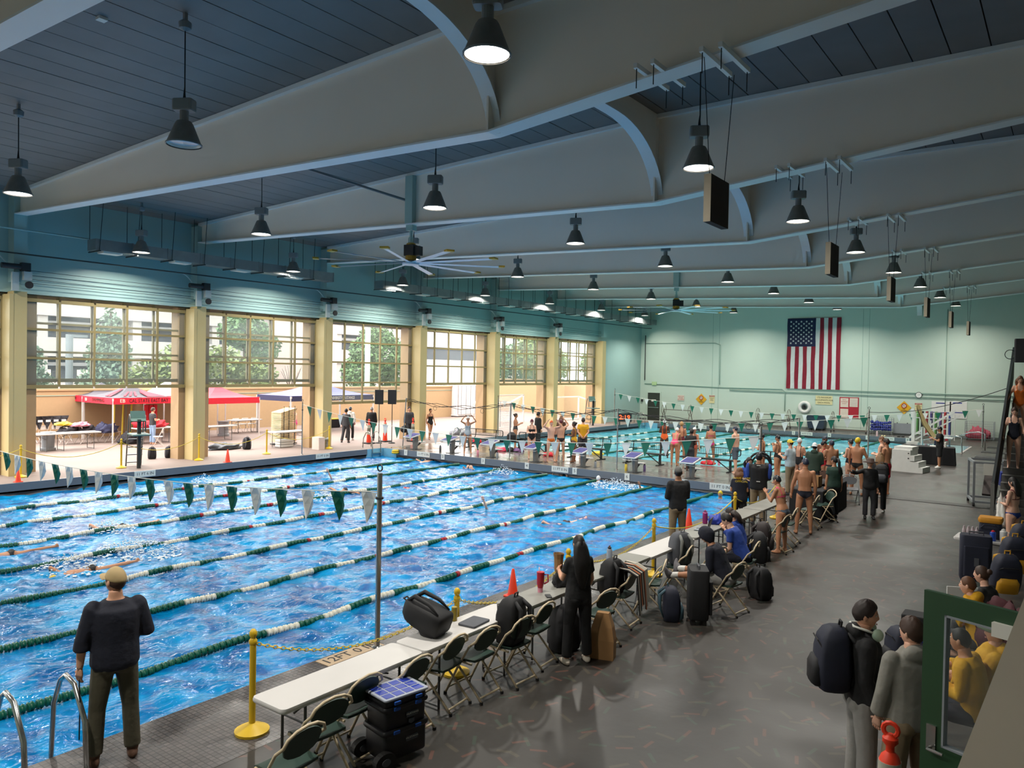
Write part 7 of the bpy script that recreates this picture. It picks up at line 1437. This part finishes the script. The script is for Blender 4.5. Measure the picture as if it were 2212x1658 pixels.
person('male swimmer in navy briefs and dark cap seen from behind', (1740, 990), -8, 1.82, 'm', 'tan', ('swimcap', CapN), [('brief', C_navy)], arms=((.2, -.05, -1), (.0, .2, -1)), larm=((.3, .2, -1), (.1, .3, -1)), legs=apart, head=(25, 0))
person('person in yellow cap and tie-dye T-shirt writing', (1708, 950), -60, 1.76, 'm', 'light', ('cap', CapY, 'brown', 1), [('tee', C_tie), ('pants', C_khaki), ('shoes', C_dk)], arms='phone', stout=1.08, head=(0, -12))
person('woman in black swimsuit with arms crossed', (1647, 936), -70, 1.72, 'f', 'tan', ('swimcap', CapB), [('onepiece', C_black)], arms='cross', legs=apart, goggles=True)
person('woman in black swimsuit clasping her hands at her chin', (1681, 940), -65, 1.7, 'f', 'tan', ('swimcap', CapB), [('onepiece', C_black)], arms='pray', head=(0, -12))
person('swimmer in white cap behind the tie-dye shirt', (1727, 946), 20, 1.72, 'f', 'light', ('swimcap', CapW), [('onepiece', C_black)], arms='cross')
person('person in dark green hoodie and white cap', (1760, 957), 5, 1.74, 'm', 'tan', ('cap', CapW, 'black', 1), [('hoodie', C_green), ('pants', C_dk), ('shoes', C_white)], arms='front', stout=1.08)
person('woman in dark green T-shirt with curly ponytail', (1803, 985), -20, 1.68, 'f', 'tan', ('pony', 'black', .3), [('tee', C_green2), ('pants', C_black), ('shoes', C_dk)], arms='down', stout=1.08, legs=walk, head=(30, -10))
person('woman in red swimsuit and dark cap among the swimmers', (1779, 952), 60, 1.72, 'f', 'tan', ('swimcap', CapB), [('onepiece', C_red)], arms='front', goggles=True)
person('man in dark cap behind the red swimsuit', (1797, 951), -30, 1.78, 'm', 'olive', ('swimcap', CapN), [('brief', C_navy)], arms='cross')
person('swimmer in navy cap furthest back in the group', (1782, 942), 170, 1.78, 'm', 'brown', ('swimcap', CapN), [('brief', C_black)], arms='down', goggles=True)
person('man in yellow cap and black briefs seen from behind', (1853, 945), 20, 1.86, 'm', 'tan', ('swimcap', CapY), [('brief', C_black), ('socks', C_white)], arms=((.3, .3, -1), (.2, .5, -.8)), legs=apart, head=(-20, 0))
person('woman in black cap left of the yellow cap man', (1838, 949), -40, 1.72, 'f', 'fair', ('swimcap', CapB), [('onepiece', C_navy)], arms='front')
person('woman in brown hat and dark sweater pointing left', (1880, 992), 170, 1.6, 'f', 'light', ('hat', mat('hat_brown', (64, 44, 36), .7), 'black'), [('long', C_black), ('pants', C_dk), ('shoes', C_black)], arms=((.75, .45, -.25), (.7, .5, .25)), larm='down')
k1 = person('person in black with long light brown hair and backpack', (1902, 978), 5, 1.68, 'f', 'light', ('long', 'dblond', .42), [('jacket', C_black), ('sweats', C_black), ('shoes', C_white)], arms='front')
q = k1.matrix_basis @ V((.06, -.26, .86)); backpack('backpack', 'black lettered backpack worn by the person with light brown hair', tuple(q), k1.rotation_euler.z+math.pi, M_bkB, M_bkG, 1.05)
person('man with short dark hair and towel over his shoulder', (1916, 948), -60, 1.82, 'm', 'tan', ('short', 'dkbrown'), [('jammer', C_red)], arms='front', head=(0, -8))
person('man with reddish face behind the short-haired swimmer', (1906, 943), -70, 1.8, 'm', 'fair', ('buzz', 'auburn'), [('brief', C_navy)], arms='front', head=(0, -10))
person('official in black polo shirt and shorts at the draped table', (-4.45, 36.2, 0), -95, 1.76, 'm', 'olive', ('cap', CapB, 'black'), [('tee', C_black), ('shorts', C_black), ('shoes', C_white)], arms='phone', stout=1.12, head=(0, -4), world=True)
# --- seated at the tables
person('student in navy hoodie with hood up sitting with legs stretched on a chair', (-4.36, 11.66, 0), -72, 1.78, 'm', 'olive', ('hood', C_navy), [('hoodie', C_navy), ('shorts', C_lgrey), ('socks', C_white), ('shoes', C_shoe)], arms='lap', legs=((.12, 1, .12), (.05, 1, -.12), (-.12, 1, .05), (-.02, 1, -.16)), lean=26, seat=.46, head=(0, -22), world=True)
s1 = person('boy with dark hair in blue shirt bent over a book', (-4.64, 13.26, 0), -75, 1.74, 'm', 'fair', ('short', 'black'), [('tee', C_blue), ('pants', C_navy), ('shoes', C_dk)], arms='lap', legs=SIT, lean=26, seat=.46, head=(0, -18), world=True)
person('girl with long dark hair and blue sleeves at the open laptop', (-4.9, 14.0, 0), -80, 1.66, 'f', 'light', ('long', 'dkbrown', .3), [('long', C_blue), ('pants', C_dk), ('shoes', C_dk)], arms='chin', legs=SIT, lean=22, seat=.46, head=(0, -10), world=True)
# --- swimmers on the bulkhead
person('dark-skinned swimmer in white cap and orange suit seen from behind', (1436, 906), 0, 1.74, 'f', 'dark', ('swimcap', CapW), [('onepiece', C_oran2)], arms='cross', legs=apart)
person('swimmer in pink suit bending forward', (1458, 918), 15, 1.68, 'f', 'tan', ('swimcap', CapW), [('onepiece', C_pink)], arms='fwd', lean=35)
person('blond swimmer in dark pink suit seen from behind', (1473, 911), -5, 1.74, 'f', 'tan', ('short', 'blond'), [('onepiece', C_mar)], arms='front', lean=8)
person('person in dark shirt behind the coral swimsuit', (1491, 926), 20, 1.66, 'm', 'dark', ('short', 'black'), [('tee', C_black), ('shorts', C_dk)], arms='front', lean=15)
person('woman in coral swimsuit and white cap walking to the viewer', (1499, 921), 165, 1.72, 'f', 'light', ('swimcap', CapW), [('onepiece', C_coral)], arms='swing', larm='swingf', legs=walk, lean=8, goggles=True)
person('swimmer in pink bikini with dark hair bun', (1536, 917), -10, 1.7, 'f', 'tan', ('bun', 'black'), [('bikini', C_hot, C_hot)], arms='front', legs=apart)
person('male swimmer in dark patterned trunks and cap in profile', (1589, 921), -60, 1.82, 'm', 'fair', ('swimcap', CapN), [('jammer', C_slate)], arms='down', legs=((.05, .06, -1), (0, .04, -1), (-.05, -.15, -1), (0, -.2, -1)))
person('woman in pale grey suit and white cap adjusting goggles', (1011, 899), 170, 1.7, 'f', 'tan', ('swimcap', CapW), [('onepiece', C_gsuit)], arms='goggles', legs=apart)
person('woman in dark suit standing sideways by the thin post', (1114, 893), 85, 1.7, 'f', 'tan', ('bun', 'dkbrown'), [('onepiece', C_dk)], arms='phone')
person('woman in black two-piece and maroon cap looking at her hands', (1149, 905), 170, 1.72, 'f', 'fair', ('swimcap', CapM), [('onepiece', C_black)], arms='front', stout=1.1, head=(0, -22))
person('person with dark curly hair in black sweater behind the maroon cap', (1163, 890), 60, 1.78, 'm', 'olive', ('short', 'black'), [('long', C_black), ('pants', C_black)], arms='down')
person('man in orange briefs and cap adjusting goggles', (1191, 908), 160, 1.74, 'm', 'fair', ('swimcap', CapO), [('brief', C_orange)], arms='goggles', legs=apart)
person('man in black trunks and maroon cap seen from behind', (1212, 906), -20, 1.78, 'm', 'light', ('swimcap', CapM), [('brief', C_black)], arms='goggles', larm='front', legs=apart)
person('person with long brown hair and brown jacket behind the maroon cap man', (1213, 898), 10, 1.74, 'f', 'tan', ('long', 'auburn', .4), [('jacket', C_brown), ('pants', C_dk)], arms='front')
person('woman in yellow swimsuit with dark bun turning left', (1241, 911), -70, 1.7, 'f', 'brown', ('bun', 'black'), [('onepiece', C_yel)], arms='front')
person('man in yellow T-shirt with hands behind his back', (1260, 903), -5, 1.76, 'm', 'light', ('short', 'dkbrown'), [('tee', C_yel), ('shorts', C_dk)], arms='behind', stout=1.1)
# --- outside and along the door wall
person('person in white hoodie and black trousers walking on the patio', (757, 878), 20, 1.76, 'm', 'tan', ('cap', CapB, 'black', 1), [('hoodie', C_white), ('pants', C_black), ('shoes', C_white)], legs=walk, arms='pocket')
person('person in dark clothes hidden behind the white hoodie', (748, 882), 25, 1.74, 'm', 'tan', ('short', 'black'), [('long', C_dk), ('pants', C_dk), ('shoes', C_dk)], legs=walk)
person('man in grey beanie and black jacket seen from behind', (803, 879), 5, 1.76, 'm', 'olive', ('swimcap', mat('beanie', (140, 138, 136), .9)), [('jacket', C_black), ('pants', C_dk), ('shoes', C_dk)], stout=1.08)
d1 = person('man in dark sweater walking with a black duffel bag', (884, 878), 165, 1.8, 'm', 'light', ('short', 'black'), [('long', C_dk), ('pants', C_dk), ('shoes', C_dk)], legs=walk); hr = V(d1['hand_r']); tag(MB().ell((0, 0, -.2), (.16, .28, .19)).tube([(0, -.14, -.06), (0, -.06, .0), (0, .06, .0), (0, .14, -.06)], .014, 6).build('duffel_bag', M_bkB, smooth=True, loc=hr), 'black duffel bag carried by the walking man', 'bag')
person('woman in black swimsuit walking at the fourth column', (930, 882), 150, 1.68, 'f', 'tan', ('bun', 'dkbrown'), [('onepiece', C_black)], legs=walk, arms='swing', larm='swingf')
person('older man in grey jacket and black shorts leaning over a chair', (-32.1, 18.45, 0), 80, 1.76, 'm', 'fair', ('cap', CapB, 'grey'), [('jacket', C_dk), ('shorts', C_black), ('shoes', C_shoe)], arms='fwd', lean=14, world=True)
person('person in grey top and jeans behind the older man', (-34.5, 18.5, 0), 60, 1.74, 'm', 'light', ('short', 'brown'), [('tee', C_dk), ('pants', cl('jeans', (140, 164, 196)))], arms='front', world=True)
person('woman in pink swimsuit near the stacked boards', (-31.6, 24.3, 0), -60, 1.7, 'f', 'fair', ('bun', 'auburn'), [('onepiece', C_hot)], arms='front', world=True)
person('swimmer in yellow cap and navy shorts beside the pink swimsuit', (-31.9, 23.9, 0), 100, 1.7, 'm', 'fair', ('swimcap', CapY), [('jammer', C_navy)], arms='cross', world=True)
# --- swimmers in the water
PR, BK = Matrix.Rotation(-math.pi/2, 3, 'X'), Matrix.Rotation(math.pi/2, 3, 'X')
kick = ((.05, .08, -1), (0, -.1, -1), (-.05, -.12, -1), (0, -.05, -1))
def swim(label, px, py, f, style, skin, cap, suit, sex='m', dz=0):
    q = G(px, py, WZ); wa = math.atan2(-q.x, q.y)
    yd = 0 if f == 'far' else math.pi; fdeg = math.degrees(wa-yd)
    rd = random.Random(px)
    if style == 'free': person(label, (q.x, q.y, 0), fdeg, 1.75, sex, skin, ('swimcap', cap), [suit], arms='recover', larm=((.1, .25, 1), (0, .1, 1)), legs=kick, R=PR, pelz=WZ-.06+dz, world=True)
    elif style == 'back': person(label, (q.x, q.y, 0), fdeg+180, 1.75, sex, skin, ('swimcap', cap), [suit], arms=((.15, .8, .55), (0, .85, .5)), larm='down', legs=kick, R=BK, pelz=WZ-.14+dz, world=True)
    elif style == 'fly': person(label, (q.x, q.y, 0), fdeg, 1.75, sex, skin, ('swimcap', cap), [suit], arms=((1, -.25, .2), (.9, .2, .3)), legs=kick, R=Matrix.Rotation(-math.radians(72), 3, 'X'), pelz=WZ-.16+dz, world=True)
    elif style == 'up': person(label, (q.x, q.y, 0), fdeg, 1.75, sex, skin, ('swimcap', cap), [suit], arms=('goggles' if 'goggles' in label else 'front'), pelz=WZ-.52+dz, world=True, R=Matrix.Identity(3))
    elif style == 'roll': person(label, (q.x, q.y, 0), fdeg, 1.75, sex, skin, ('swimcap', cap), [suit], arms='down', lean=70, R=Matrix.Rotation(-math.radians(60), 3, 'X'), pelz=WZ+.0+dz, world=True, legs=((.1, .8, -.5), (0, -.4, -1), (-.1, .8, -.5), (0, -.4, -1)))
B_ = ('brief', C_black); O_ = ('onepiece', C_black)
swim('backstroke swimmer with one arm raised in the left lanes', 735, 1030, 'near', 'back', 'fair', CapW, O_, 'f')
swim('butterfly swimmer in dark cap among the middle left lanes', 712, 1066, 'far', 'fly', 'tan', CapB, B_)
swim('freestyle swimmer close to the left with bent arm', 262, 1137, 'near', 'free', 'light', CapW, B_)
swim('freestyle swimmer with orange arm left of the man in tan cap', 195, 1229, 'near', 'free', 'tan', CapY, B_)
swim('swimmer at the left picture edge', 20, 1195, 'near', 'free', 'olive', CapB, B_)
swim('swimmer in red suit gliding under the surface', 880, 1052, 'far', 'free', 'light', mat('cap_red', (190, 30, 60), .4), ('onepiece', C_red), 'f', -.06)
swim('swimmer kicking off near lane number two', 932, 995, 'near', 'free', 'light', CapW, B_)
swim('swimmer rolling with curved back in the third lane', 1015, 1012, 'far', 'roll', 'fair', CapB, B_)
swim('swimmer with raised arm in the middle right lanes', 1065, 1092, 'near', 'back', 'fair', CapO, B_)
swim('swimmer in dark cap resting at the bulkhead', 1191, 1022, 'far', 'up', 'light', CapN, B_)
swim('swimmer adjusting goggles at the bulkhead', 1214, 1027, 'near', 'up', 'tan', CapB, O_, 'f')
swim('swimmer in white cap resting in lane six', 1292, 1042, 'far', 'up', 'fair', CapW, B_)
swim('swimmer in blue cap gliding in the right lanes', 1222, 1127, 'near', 'free', 'fair', CapBl, ('onepiece', C_navy), 'f', -.03)
swim('swimmer in yellow cap waiting at the last lane by the coach', 1556, 1076, 'near', 'up', 'tan', CapY, B_)
swim('swimmer on the back by the far bulkhead splash', 1390, 1052, 'near', 'back', 'tan', CapB, B_, 'm', -.1)
swim('swimmer in dark cap at the far end of the far pool', 1453, 925, 'near', 'up', 'light', CapN, B_)
# splashes
M_foam = mat('foam', (232, 240, 246), .35, var=.05)
def splash(px, py, r, n, label, hgt=.35):
    q = G(px, py, WZ); rs = random.Random(px); m = MB()
    for k in range(n*2):
        a = rs.uniform(0, 6.283); d = r*rs.random()**.6; z = max(0, hgt*(1-d/r)*rs.random()); s_ = rs.uniform(.006, .02)*(2.2 if z < .04 else 1); m.ell((d*math.cos(a)*1.4, d*math.sin(a), z), (s_, s_*rs.uniform(.6, 1.5), s_*(.35 if z < .04 else .9)), 5, 4)
    o = m.build('water_splash', M_foam, smooth=True, loc=q); tag(o, label, 'splash', kind='stuff')
for a in ((300, 1190, .8, 320, 'foamy kick splash behind the swimmer near the left'), (1330, 1050, .8, 320, 'tall white splash at lane number six'), (925, 990, .5, 120, 'small splash by lane number two'), (700, 1075, .5, 120, 'foam around the butterfly swimmer'), (150, 1225, .6, 150, 'foam around the swimmer left of the man in tan cap'), (1085, 1020, .5, 100, 'foam trail in the fourth lane'), (440, 1040, .4, 70, 'little splash along the left curb'), (240, 1142, .5, 100, 'foam around the swimmer close to the left')): splash(*a)
